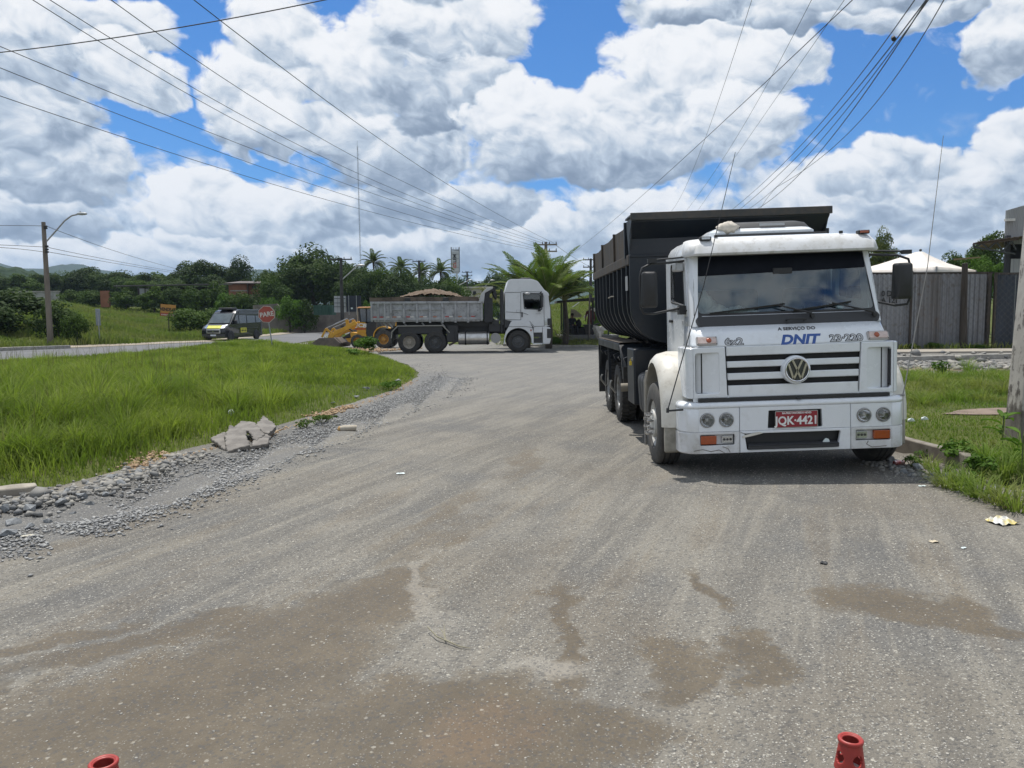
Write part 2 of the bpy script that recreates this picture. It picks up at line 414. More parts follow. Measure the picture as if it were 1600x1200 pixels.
ISLAND = [(-14, 4.2), g2(-260, 805), g2(0, 772), g2(90, 765), g2(200, 735), g2(300, 703), g2(360, 690), g2(480, 655), g2(560, 630), g2(620, 610), g2(648, 592), g2(652, 582), g2(635, 571), g2(600, 562),
          g2(560, 553), (-11.5, 43.5), (-14.6, 45.5), (-16.3, 40.5), (-18.3, 35.6), (-21.2, 29.5), (-24.5, 21), (-29, 9), (-33, 2)]
VERGE = [(4.75, 5.9), (5.05, 7.4), (5.2, 8.6), (5.5, 10.5), (5.9, 13), (6.4, 16), (6.9, 19.3), (8.2, 21.2), (12, 21.4), (20, 21.8), (45, 23), (45, 2), (6.5, 2), (5.2, 4.4)]
ROAD = [(-35, -6), (-24.5, 20.5), (-20.6, 30.7), (-18.0, 36.5), (-15.6, 42.5), (-14.6, 47), (-15.2, 55), (-15.9, 66), (-16, 100), (-14, 170), (-4, 330), (30, 700), (20, 700), (-12, 330), (-24, 170), (-25.6, 104), (-24.3, 80), (-22.6, 58.5), (-25.4, 51.5), (-29.8, 44.4), (-34.5, 35), (-42, 18), (-50, -6)]
WALK = [(6, 29.2), (14, 30.6), (45, 32), (80, 34), (80, 31.6), (45, 29.6), (14, 28.6), (7, 28.2)]
FAREDGE = [(-42, 18), (-34.5, 35), (-29.8, 44.4), (-25.4, 51.5), (-22.6, 58.5), (-24.3, 80), (-25.6, 104), (-24, 170), (-12, 330), (0, 500), (-900, 500), (-900, -100), (-52, -6)]
GRAV = [(-15, -3), (-14, 4.0), g2(-260, 803), g2(0, 770), g2(90, 763), g2(200, 733), g2(300, 701), g2(360, 688), g2(480, 653), g2(560, 628), g2(622, 608), g2(650, 591), g2(655, 582), g2(638, 570), g2(603, 561),
        g2(562, 552), (-11.4, 43.7), (-14.4, 47.2), (-14.9, 55), (-12, 60), (-4, 50), (0, 45.2), (6.5, 44.2), (14, 43.6), (20, 34), (20, 28.0), (45, 28.2), (45, 23.2), (20, 21.8), (12, 21.4), (8.2, 21.2), (6.9, 19.3), (6.4, 16), (5.9, 13), (5.5, 10.5), (5.2, 8.6), (5.02, 7.4), (4.75, 5.9), (5.2, 4.4), (6.5, 2), (9, -3)]
def ground_z(x, y):
    x = np.asarray(x, float); y = np.asarray(y, float)
    z = 0.012*wob(x, y, 9, 0)
    si = poly_sd(x, y, ISLAND)
    z = z+sst(si, -.05, .55)*.10+sst(si, .6, 3.5)*.12*(1+.5*wob(x, y, 5, 1))
    mx, my = -14.2, 39.5
    z = z+np.where(si > 0, .34*np.exp(-((x-mx)**2/9+(y-my)**2/14))+.22*np.exp(-((x+8.6)**2/10+(y-33)**2/30)), 0)
    sv = poly_sd(x, y, VERGE)
    z = z+sst(sv, -.02, .10)*.14+sst(sv, .3, 3)*.05*(1+wob(x, y, 3, 2))
    # right-hand plot with pavement and fence
    z = z+.30*sst(y, 27.4, 28.3)*sst(x, 9, 11)
    # field beyond the paved road climbs gently
    sf = poly_sd(x, y, FAREDGE)
    f = np.clip(sf, 0, 400)
    z = z+np.where(sf > 0, .10*sst(f, 0, 2.5)+.098*np.minimum(f, 36)*(1+.10*wob(x, y, 22, 3))*sst(f, 0, 14), 0)
    # grassy bank behind the bus shelter
    z = z+.52*sst(y, 44.2, 46.8)*sst(x, -3, .5)*(1-sst(x, 16, 22))
    b = sst(y, 56, 110)*sst(x, -6, 12)*3.6+sst(y, 130, 400)*sst(x, -4, 8)*2
    z = z+b*(1-sst(x, 60, 120))
    # shallow gutter of loose gravel along the island
    z = z-.05*np.exp(-((si+1.3)/.35)**2)*sst(y, 28, 20)
    z = z+.03*np.exp(-((si+.75)/.35)**2)*sst(y, 28, 20)
    return z
def gz(x, y): return float(ground_z(np.array([x]), np.array([y]))[0])

def soilmat():
    m, b = newmat('soil')
    p = gpos()
    n1 = noise(p, .25, 6, .6); n2 = noise(p, 6, 6, .65)
    c = mixc(smooth(n1, .35, .65), (.055, .075, .022), (.095, .11, .035))
    c = mixc(smooth(n2, .52, .70)*.55, c, (.12, .095, .06))
    S.nt.links.new(c.o, b.inputs['Base Color']); b.inputs['Roughness'].default_value = 1.0; b.inputs['Specular IOR Level'].default_value = .1
    bump(b, n2, .6, .05); return m
SOIL = soilmat()

def ell(p, u, v, a, b_, ang, soft=.5):
    """soft ellipse stain on the ground, centred where the photo shows it"""
    g = G(u, v); px, py, _ = sep(p)
    ca, sa = math.cos(ang), math.sin(ang)
    X = (px-g.x)*(ca/a)+(py-g.y)*(sa/a); Y = (px-g.x)*(-sa/b_)+(py-g.y)*(ca/b_)
    return smooth(X*X+Y*Y, 1.0+soft*1.5, max(1.0-soft*1.2, .02))
DAMP = ((480, 980, 1.0, .42, 1.0), (330, 1080, 1.0, .50, .85), (575, 925, .45, .20, 1.3), (120, 1130, .9, .42, .7), (640, 1120, .7, .34, .2), (880, 1140, .50, .30, 0), (520, 1180, 1.2, .34, 0), (200, 1010, .8, .14, .75), (885, 985, .75, .09, 1.5), (1170, 1010, .28, .13, 1.0), (780, 1190, .5, .25, 0),
        (1420, 952, .50, .30, -.6), (1095, 925, .40, .09, 1.6), (1180, 1040, .32, .18, 1.3), (1060, 1050, .30, .18, 1.2), (1510, 980, .40, .10, -.5), (690, 1190, .6, .25, 0), (60, 1010, .6, .12, .7))
def gravelmat():
    m, b = newmat('gravel_surface')
    p = gpos(); px, py, pz = sep(p)
    wv = noise(p, 1.3, 5, .65, col=True)
    pw = vmath('ADD', p, vmath('MULTIPLY', vmath('SUBTRACT', wv, (.5, .5, .5)), (1.0, 1.0, 0)))
    # travel direction streaks
    ca, sa = math.cos(R(-22)), math.sin(R(-22))
    al = px*(-sa)+py*ca; ac = px*ca+py*sa
    st = noise(comb(ac*1.0, al*.10, 0.0), 2.6, 7, .62)
    st2 = noise(comb(ac*1.0, al*.05, 3.0), 7.0, 4, .6)
    big = noise(p, .55, 6, .62)
    wf = noise(p, 90.0, 2, .6, col=True)
    pc = vmath('ADD', p, vmath('MULTIPLY', vmath('SUBTRACT', wf, (.5, .5, .5)), (.016, .016, .016)))
    chips = voro(pc, 66.0, 0, .5, 'F1', 'Color'); cs, _, _ = sep(chips)
    chipd = voro(pc, 66.0, 0, .5, 'F1', 'Distance')
    fine = noise(p, 160, 3, .7)
    med = voro(pc, 27.0, 0, .5, 'F1', 'Color'); ms, _, _ = sep(med); medd = voro(pc, 27.0, 0, .5, 'F1', 'Distance')
    base = mixc(smooth(st, .36, .64), (.165, .156, .138), (.250, .235, .202))
    base = mixc(smooth(big, .44, .66)*.7, base, (.135, .135, .132))
    base = mixc(smooth(st2, .50, .66)*.45, base, (.295, .275, .23))
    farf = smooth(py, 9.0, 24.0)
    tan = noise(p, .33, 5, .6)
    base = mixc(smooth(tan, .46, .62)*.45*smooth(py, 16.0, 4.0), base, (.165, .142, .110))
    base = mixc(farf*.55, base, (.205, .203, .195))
    # loose dark crushed stone along the left edge
    tot = None
    for a in ((215, 770, 1.9, .55, 1.02), (90, 805, 1.5, .5, 1.0), (330, 735, 1.6, .40, 1.05), (450, 690, 2.2, .40, 1.25), (560, 645, 3.0, .42, 1.32), (655, 600, 4.0, .6, 1.45), (30, 850, 1.2, .3, 1.0)):
        e_ = ell(pw, *a, .6); tot = e_ if tot is None else S.m('MAXIMUM', tot, e_)
    base = mixc(tot*.55, base, (.150, .155, .160))
    # damp brown fines
    dn = noise(p, 2.2, 7, .68)
    tot = None
    for a in DAMP+( (700, 800, 1.3, .22, 1.35), (640, 850, .9, .25, 1.1), (820, 720, 1.6, .2, 1.5)):
        e_ = ell(pw, *a, .75)
        if a[0] in (700, 820, 640) and a[1] < 900: e_ = e_*.5
        tot = e_ if tot is None else S.m('MAXIMUM', tot, e_)
    brown = mixc(smooth(dn, .35, .65), (.080, .061, .038), (.122, .095, .060))
    damp = smooth(tot*1.0 + (st-0.5)*1.5 + (dn-0.5)*1.1 + (st2-0.5)*0.7, .20, .88)*smooth(tot, 0.02, 0.35)
    trk = smooth(st + (big-0.5)*0.5, .50, .66)*smooth(py, 14.0, 5.0)
    base = mixc(trk*.38, base, (.150, .120, .082))
    base = mixc(S.m('MULTIPLY', damp, .76), base, brown)
    red = ell(pw, 760, 1160, .22, .30, .3, .9)
    base = mixc(red*.30*smooth(dn, .35, .6), base, (.20, .125, .075))
    # pale dried patch
    base = mixc(ell(pw, 850, 1040, .22, .10, .2, .7)*.6, base, (.33, .31, .27))
    base = mixc(ell(pw, 660, 930, .9, .07, 1.75, .7)*.5, base, (.31, .29, .25))
    # individual chips
    keep = 1.0-damp*.75
    lightchip = smooth(cs, .62, .80)*smooth(chipd, .42, .22)*keep
    base = mixc(lightchip*.85, base, (.42, .41, .37))
    darkchip = smooth(cs, .24, .10)
    base = mixc(darkchip*.45, base, (.075, .078, .082))
    mlight = smooth(ms, .90, .94)*smooth(medd, .30, .18)*(1.0-damp*.45)
    base = mixc(mlight*.8, base, (.48, .455, .39))
    base = mixc(smooth(fine, .35, .65)*.30, base, vmath('MULTIPLY', base, (.62, .62, .63)))
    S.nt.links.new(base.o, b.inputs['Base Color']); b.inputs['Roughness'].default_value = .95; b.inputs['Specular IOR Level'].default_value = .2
    hgt = (0.5-chipd)*1.0*keep + fine*.35 + big*.8 + st2*.5
    S.put(b.inputs['Roughness'], smooth(damp, .3, 1.0, .95, .62))
    bump(b, hgt, .9, .010)
    return m
GRAVEL = gravelmat()
def asphaltmat():
    m, b = newmat('asphalt')
    p = gpos(); n1 = noise(p, .35, 6, .6); n2 = noise(p, 60, 3, .6)
    c = mixc(smooth(n1, .3, .7), (.095, .097, .102), (.135, .136, .138))
    c = mixc(smooth(n2, .4, .6)*.3, c, (.09, .09, .09))
    S.nt.links.new(c.o, b.inputs['Base Color']); b.inputs['Roughness'].default_value = .85
    bump(b, n2, .3, .01); return m
ASPHALT = asphaltmat()

def gridmesh(xs, ys, name, m):
    X, Y = np.meshgrid(xs, ys); Z = ground_z(X, Y)-.006
    Z = Z-.06*sst(poly_sd(X, Y, GRAV), .05, .5)
    V = np.stack([X, Y, Z], -1).reshape(-1, 3); nx = len(xs); ny = len(ys)
    i = np.arange(nx-1)[None, :]+np.arange(ny-1)[:, None]*nx
    Q = np.stack([i, i+1, i+1+nx, i+nx], -1).reshape(-1, 4)
    return mesh_np(name, V, Q, m, smooth=True)
t = np.linspace(-1, 1, 241); xs = np.sign(t)*(18*np.abs(t)+3000*np.abs(t)**7)
t = np.linspace(0, 1, 300); ys = -60+0*t; ys = np.concatenate([np.linspace(-200, 1, 12)[:-1], 1+45*t+6000*t**7])
tag(gridmesh(xs, ys, 'ground', SOIL), 'green and brown ground of the fields and roadside', kind='structure')

from mathutils.geometry import delaunay_2d_cdt
def sheet(name, poly, step, m, dz, kind='structure', ymax=70, ymin=-3, xlim=25, jag=0.0, seed=1):
    """surface following the terrain inside a polygon"""
    r = np.random.default_rng(seed); bp = []
    for i in range(len(poly)):
        a = np.array(poly[i][:2], float); c = np.array(poly[(i+1) % len(poly)][:2], float); L = np.hypot(*(c-a))
        near = min(a[1], c[1]) < ymax
        k = max(1, int(L/(step*1.0 if near else step*12)))
        for j in range(k):
            q = a+(c-a)*j/k
            if jag and j: q = q+r.normal(0, jag, 2)
            bp.append(tuple(q))
    xs_ = [p[0] for p in bp]; ys_ = [p[1] for p in bp]
    gx = np.arange(max(min(xs_), -xlim), min(max(xs_), xlim), step); gy = np.arange(max(min(ys_), ymin), min(max(ys_), ymax), step)
    X, Y = np.meshgrid(gx, gy); X = X.ravel(); Y = Y.ravel()
    ok = poly_sd(X, Y, bp) > step*.4
    pts = [Vector(p) for p in bp]+[Vector((float(a), float(c))) for a, c in zip(X[ok], Y[ok])]
    n = len(bp)
    vs, es, fs, _, _, _ = delaunay_2d_cdt(pts, [(i, (i+1) % n) for i in range(n)], [], 1, 1e-5)
    V = np.array([(p.x, p.y) for p in vs]); Z = ground_z(V[:, 0], V[:, 1])+dz
    F = np.array([f for f in fs if len(f) == 3])
    return tag(mesh_np(name, np.column_stack([V, Z]), F, m, smooth=True), kind=kind)
sheet('gravel_road', GRAV, .45, GRAVEL, .008, jag=.03, ymax=62, xlim=46)
sheet('paved_road', ROAD, 1.2, ASPHALT, .016, ymax=120, xlim=60)
PALEGROUND = mat('pale_shoulder_dirt', (.30, .26, .20), .95, 0, (.22, .19, .15), 1.2, .8, bmp=.4, bscale=8, bdist=.03)
sheet('road_shoulder', [(-42.3, 18), (-34.8, 35), (-30.0, 44.4), (-25.6, 51.5), (-22.8, 58.5), (-24.5, 80), (-25.8, 104), (-27.4, 104), (-25.9, 80), (-24.2, 59), (-27.0, 52), (-32.5, 44.2), (-37.5, 34.5), (-45, 17.5)], 1.2, PALEGROUND, .030, ymax=120, xlim=60)
PAVE = mat('worn_pavement', (.31, .28, .235), .92, 0, (.22, .20, .17), .8, .8, bmp=.4, bscale=10, bdist=.02)
def slab(name, poly, h, m, label=None):
    b = MB(); zs = [gz(*p[:2]) for p in poly]; top = [(p[0], p[1], z+h) for p, z in zip(poly, zs)]; bot = [(p[0], p[1], z-.3) for p, z in zip(poly, zs)]
    b.loft([bot, top]); o = b.build(name, m, None, bevel=.02); tag(o, label, kind='structure'); return o
slab('pavement', WALK, .08, PAVE)

# ------------------------------------------------------------------ wheels
def wheel(parent, c, r, w, side, ax=(1, 0, 0), lugs=False, tyre=RUBBER, rim=RIMGREY, hub='front', spikes=False, n=40, dual=False):
    """axle along ax; side=+1/-1 is the direction of the outer face along ax"""
    ax = Vector(ax)*side; c = Vector(c); rr = r*.56
    t = MB(); h = w/2
    prof = [(-h*.8, rr), (-h, rr+.02), (-h*1.02, (r+rr)/2), (-h*.92, r*.95), (-h*.78, r*.985)]
    if lugs: prof += [(h*.78, r*.985)]
    else:
        for g in (-.45, -.0, .45):
            prof += [(h*(g-.07), r), (h*(g-.05), r-.012), (h*(g+.05), r-.012), (h*(g+.07), r)]
        prof += [(h*.78, r*.985)]
    prof += [(h*.92, r*.95), (h*1.02, (r+rr)/2), (h, rr+.02), (h*.8, rr)]
    t.lathe(prof, c, ax, n)
    if lugs:
        u = Vector((0, 0, 1)); q = ax.cross(u)
        K = 34
        for k in range(K):
            for sx in (-1, 1):
                a = 2*math.pi*(k+(.5 if sx > 0 else 0))/K; d = u*math.cos(a)+q*math.sin(a); tg = ax.cross(d)
                p0 = c+d*(r*.985)+ax*sx*h*.10; p1 = c+d*(r*.975)+ax*sx*h*.92+tg*.02
                t.bar(p0, p1, .055*r/.5, .034, up=d)
    o = t.build('tyre', tyre, parent, smooth=50)
    m = MB()
    d0 = h*.55
    if hub == 'front': prof = [(h*.8, rr), (h*.7, rr*.93), (d0*.8, rr*.88), (d0*.75, rr*.62), (d0*(1.2 if not spikes else 1.85), rr*.60), (d0*(1.25 if not spikes else 1.85), rr*.36), (d0*1.9, rr*.34), (d0*2.0, rr*.25), (d0*2.0, .001)]
    else: prof = [(h*.8, rr), (h*.7, rr*.93), (-h*.2, rr*.88), (-h*.25, rr*.6), (-h*.05, rr*.55), (-h*.05, rr*.38), (h*.45, rr*.34), (h*.5, rr*.26), (h*.5, .001)]
    m.lathe(prof, c, ax, 28); ro = m.build('rim', rim, parent, smooth=40)
    b = MB(); u = Vector((0, 0, 1)); q = ax.cross(u)
    for k in range(8 if spikes else 10):
        a = 2*math.pi*(k+.5)/(8 if spikes else 10); d = u*math.cos(a)+q*math.sin(a); off = d0*1.2 if hub == 'front' else -h*.05
        off = h*1.0 if spikes else off
        p = c+d*rr*(.44 if spikes else .50)+ax*off
        b.cyl(p, p+ax*(.085 if spikes else .022), .019 if spikes else .011, n=8)
    b.build('wheel_nuts', CHROME if spikes else STEEL, ro)
    if dual:
        t2 = MB(); c2 = c-ax*(w+.04)
        t2.lathe([(-h, rr), (-h*1.02, (r+rr)/2), (-h*.8, r*.98), (h*.8, r*.98), (h*1.02, (r+rr)/2), (h, rr)], c2, ax, 28); t2.build('inner_tyre', tyre, parent)
    return o

# ------------------------------------------------------------------ near white truck.  local x right, y away, z up; origin at the front bumper
TX, TY = 3.12, 8.36
TRUCK = empty('dump_truck', (TX, TY, .136), 0, 'white cab dump truck with black tipper body parked facing the camera', 'dump truck')
TRUCK.rotation_euler = (0, R(-1.6), 0)
def shell(rows, name, m, parent=TRUCK, nc=5, solid=.012, cap=False, **k):
    """rows: (z, yfront, halfwidth, corner radius, yback) -> open U-shaped skin, or closed"""
    b = MB(); rings = []
    for z, yf, hw, rad, yb in rows:
        r = [(-hw, yb, z)]
        for i in range(nc+1):
            a = math.pi/2*i/nc; r.append((-hw+rad-rad*math.cos(a), yf+rad-rad*math.sin(a), z))
        for i in range(nc+1):
            a = math.pi/2*(1-i/nc); r.append((hw-rad+rad*math.cos(a), yf+rad-rad*math.sin(a), z))
        r.append((hw, yb, z)); rings.append(r)
    b.loft(rings, cap=cap, closed=cap)
    return b.build(name, m, parent, solid=solid if not cap else 0, **k)
T = TRUCK
bdy = empty('cab'); bdy.parent = T
# upper front skin between grille and windscreen
shell([(1.338, .065, 1.085, .13, .62), (1.36, .075, 1.08, .13, .62), (1.455, .125, 1.075, .13, .62), (1.465, .132, 1.073, .13, .62), (1.558, .20, 1.065, .13, .62)], 'front_panel', WHITE, bdy, smooth=30)
shell([(1.558, .202, 1.063, .13, .62), (1.675, .252, 1.056, .13, .62)], 'scuttle_panel', WHITE, bdy, smooth=30)
b = MB(); M0 = Matrix.Translation((0, .196, 1.56)) @ Matrix.Rotation(math.atan2(.052, .115), 4, 'X').inverted()
b.plate([rpoly([(-1.0, 0.0), (1.0, 0.0), (1.03, .07), (1.0, .122), (-1.0, .122), (-1.03, .07)], .02)], M0, .012, .003)
pn = b.build('cowl_panel', DARKP, bdy)
b = MB(); b.tube([(-.02, .20, 1.60), (-.02, .165, 1.605), (.0, .15, 1.61), (.16, .15, 1.61), (.18, .165, 1.605), (.18, .20, 1.60)], .011, 8); b.build('grab_handle', BLACKP, pn)
# windscreen plane
ang = math.atan2(.21, .68)
MW = Matrix.Translation((0, .255, 1.675)) @ Matrix.Rotation(ang, 4, 'X').inverted()
WS = rpoly([(-1.0, .015), (1.0, .015), (.955, .70), (-.955, .70)], .05)
b = MB(); b.plate([rpoly([(-1.035, -.01), (1.035, -.01), (.985, .735), (-.985, .735)], .03), rpoly([(-.985, .03), (.985, .03), (.94, .70), (-.94, .70)], .06)[::-1]], MW, .02, .004); b.build('windscreen_seal', BLACKP, bdy)
b = MB(); b.plate([WS], MW @ Matrix.Translation((0, .010, 0)), .004); b.build('windscreen', GLASS, bdy)
b = MB(); b.plate([rpoly([(-.955, .475), (.945, .515), (.935, .70), (-.935, .70)], .02)], MW @ Matrix.Translation((0, .005, 0)), .003); b.build('sun_strip', mat('sun_strip_film', (.004, .006, .011), .6, spec=.15), bdy)
# pillars
for s in (-1, 1):
    b = MB(); rings = []
    for z, yf, xi, xo in ((1.56, .21, 1.0, 1.062), (1.70, .255, .99, 1.058), (2.0, .35, .965, 1.045), (2.36, .46, .935, 1.025), (2.44, .49, .93, 1.02)):
        rings.append([(s*p, q, z) for p, q in ((xi, yf), (xi+.03, yf-.004), (xo-.03, yf+.012), (xo-.006, yf+.045), (xo, yf+.10), (xo, yf+.17), (xo-.05, yf+.18), (xi, yf+.06))])
    b.loft(rings); b.build('windscreen_pillar', WHITE, bdy, smooth=60)
# roof with sun visor
b = MB(); rings = []
for z, yf, hw, rad, yb in ((2.352, .36, 1.07, .10, .44), (2.346, .325, 1.085, .12, .50), (2.37, .312, 1.092, .13, .55), (2.46, .352, 1.085, .15, .60), (2.53, .43, 1.055, .17, .64), (2.545, .50, 1.02, .18, .68), (2.547, .58, .98, .18, .70)):
    r = []
    for i in range(7):
        a = math.pi/2*i/6; r.append((-hw+rad-rad*math.cos(a), yf+rad-rad*math.sin(a), z))
    for i in range(7):
        a = math.pi/2*(1-i/6); r.append((hw-rad+rad*math.cos(a), yf+rad-rad*math.sin(a), z))
    r += [(hw, yb, z), (-hw, yb, z)]
    r = [(p[0], p[1]-.03*(1-(p[0]/1.1)**2), p[2]+.012*(1-(p[0]/1.1)**2)) for p in r]
    rings.append(r)
b.loft(rings); vis = b.build('sun_visor', WHITE_WORN, bdy, smooth=50)
b = MB(); rings = []
for z, i in ((2.38, 0), (2.44, .0), (2.50, .03), (2.545, .09), (2.57, .2), (2.575, .35)):
    rings.append([(p[0], p[1], z) for p in rrect(-1.06+i, 1.06-i, .47+i*.5, 1.64-i, .16)])
b.loft(rings); rf = b.build('roof', WHITE, bdy, smooth=50)
for x in (-.72, .70): b = MB(); b.cyl((x, .48, 2.555), (x, .48, 2.585), .022, n=10); b.build('roof_bolt', BLACKP, rf)
for x, y, z in ((-.86, .395, 2.535), (.93, .42, 2.55)):
    b = MB(); b.box(x-.065, x+.065, y-.02, y+.06, z-.012, z+.030); o = b.build('marker_light', BLACKP, vis, bevel=.01)
    b = MB(); b.box(x-.048, x+.048, y-.028, y-.01, z-.004, z+.020); b.build('lens', ORANGE if x > 0 else CLEARLENS, vis, bevel=.004)
# doors (built for both sides)
for s in (-1, 1):
    X = s*1.055; th = .05
    def md(v, X=X, s=s): return v
    Mx = Matrix(((0, s*-1, 0, X), (1, 0, 0, 0), (0, 0, 1, 0), (0, 0, 0, 1)))     # plate a->y, b->z, thickness inwards
    outer = rpoly([(.46, 1.72), (.60, 2.37), (1.46, 2.40), (1.50, 1.10), (1.30, .98), (.52, 1.30), (.44, 1.5)], .03)
    hole = rpoly([(.63, 1.80), (.72, 2.29), (1.34, 2.30), (1.36, 1.86)], .05)
    b = MB(); b.plate([outer, hole[::-1]], Mx, th, .006); dr = b.build('door', WHITE, bdy)
    b = MB(); b.plate([rpoly([(.61, 1.78), (.70, 2.31), (1.36, 2.32), (1.38, 1.84)], .05), hole[::-1]], Mx @ Matrix.Translation((0, -.006, 0)), .03, .004); b.build('window_rubber', BLACKP, dr)
    b = MB(); b.plate([hole], Mx @ Matrix.Translation((0, .02, 0)), .004); b.build('window_pane', DGLASS, dr)
    b = MB(); b.box(X-.012 if s < 0 else X-.0, X if s < 0 else X+.012, .50, 1.42, 1.735, 1.75); b.build('belt_trim', BLACKP, dr)
    b = MB(); b.box(*(sorted((X+s*.002, X+s*.03))), 1.26, 1.40, 1.60, 1.635); b.build('handle', BLACKP, dr, bevel=.008)
    b = MB(); b.prism([(1.46, 1.0), (1.5, 2.40), (1.66, 2.42), (1.66, .75), (1.52, .72)], *sorted((X, X-s*.05)), 'yz'); b.build('corner_panel', WHITE, bdy)
    b = MB(); b.prism([(.20, .74), (.46, .74), (.52, 1.31), (.46, 1.5), (.24, 1.34)], *sorted((X+s*.004, X-s*.04)), 'yz'); b.build('side_panel', WHITE, bdy, bevel=.006)
    text('23-220', .075, 'badge_lettering', GREYTXT, dr, (X+s*.003, .66, 1.60), (R(90), 0, R(90*s)), .002, .002)
    b = MB(); b.box(*sorted((X+s*.002, X+s*.012)), .19, .23, 1.12, 1.15); b.build('side_repeater', ORANGE, bdy, bevel=.004)
    b = MB(); b.box(*sorted((X+s*.002, X+s*.075)), .27, .30, .84, .90); b.build('side_reflector', ORANGE, bdy, bevel=.004)
# interior and rear wall
DARKIN = mat('cab_interior', (.05, .055, .06), .8, 0, (.03, .033, .037), 4, .6)
b = MB(); b.box(-1.0, 1.0, 1.58, 1.63, .9, 2.4); b.box(-1.03, 1.03, .35, 1.6, .95, 1.0); b.build('cab_rear_wall', mat('cab_rear_lining', (.14, .19, .26), .8), bdy)
b = MB(); b.prism([(.30, 1.0), (.30, 1.60), (.36, 1.64), (.62, 1.66), (.70, 1.58), (.72, 1.0)], -.98, .98, 'yz'); dash = b.build('dashboard', mat('dashboard_grey', (.13, .16, .16), .7), bdy, bevel=.02)
for x, w in ((.62, .26), (-.45, .5)):
    b = MB(); b.box(x-w, x+w, 1.0, 1.45, 1.15, 1.38); b.box(x-w, x+w, 1.36, 1.48, 1.38, 1.98); st = b.build('seat', DARKIN, bdy, bevel=.05, seg=3)
b = MB(); b.lathe([(-.012, .19), (0, .202), (.012, .19), (0, .178), (-.012, .19)], (.58, .76, 1.70), (0, -.55, .8), 24); b.bar((.40, .76, 1.70), (.76, .76, 1.70), .03); b.cyl((.58, .76, 1.70), (.58, .66, 1.5), .03)
b.build('steering_wheel', BLACKP, bdy, smooth=60)
b = MB(); b.box(-.10, .12, .40, .43, 2.12, 2.19); b.build('rear_view_mirror', BLACKP, bdy, bevel=.01)
b = MB(); b.cyl((-.04, .50, 2.28), (-.04, .50, 2.20), .012); b.sphere((-.04, .50, 2.18), (.02, .02, .035)); b.build('air_freshener', mat('air_freshener_green', (.25, .32, .12), .6), bdy)
PAPER = mat('paper', (.70, .78, .78), .7, 0, (.6, .68, .68), 10, .4)
for (x, y, w, l, h, a) in ((-.02, .44, .13, .07, .012, .2), (.14, .47, .12, .06, .02, -.1), (.66, .42, .035, .03, .09, .0), (.86, .45, .13, .07, .035, -.15), (.50, .46, .10, .05, .01, .3), (-.80, .42, .10, .05, .015, .1), (.36, .42, .09, .05, .02, .5)):
    b = MB(); b.box(-w, w, -l, l, 0, h, Matrix.Translation((x, y, 1.652)) @ Matrix.Rotation(a, 4, 'Z')); tag(b.build('paper_stack', PAPER, T, bevel=.003), None)
for (x, y, z, rx, ry, rz_) in ((-.82, .70, 1.78, .10, .09, .17), (-.66, .60, 1.70, .13, .09, .08), (-.46, .60, 1.70, .12, .10, .07), (-.30, .62, 1.68, .10, .08, .06), (-.72, .90, 1.66, .18, .12, .20)):
    b = MB(); b.sphere((0, 0, 0), 1, 18, 12)
    b.v = [(x+rx*p[0]*(1+.25*math.sin(9*p[1]+5*p[2])), y+ry*p[1]*(1+.2*math.sin(8*p[0]+3*p[2])), z+rz_*p[2]*(1+.25*math.sin(7*p[0]-6*p[1]))) for p in b.v]
    b.build('cloth_bundle', FABRIC, bdy, smooth=60)
# wipers
for (x0, x1, xb) in ((.02, .30, 0), (1.0, 1.0, 0)): pass
for (px, pz, ex, bl0, bl1) in ((.27, 1.64, -.12, -.86, -.02), (1.02-.06, 1.63, .50, .08, .72)):
    b = MB(); y = .235
    b.tube([(px, .21, pz), (px-.02, .195, pz+.03), (ex, .235, 1.775)], [.018, .013, .008], 6)
    b.tube([(bl0, .245, 1.705), ((bl0+bl1)/2, .238, 1.745), (bl1, .252, 1.785)], .006, 5); b.bar((bl0, .255, 1.70), (bl1, .265, 1.778), .008, .02)
    b.cyl((px, .25, pz), (px, .19, pz), .022, n=10); b.build('wiper', BLACKP, bdy)
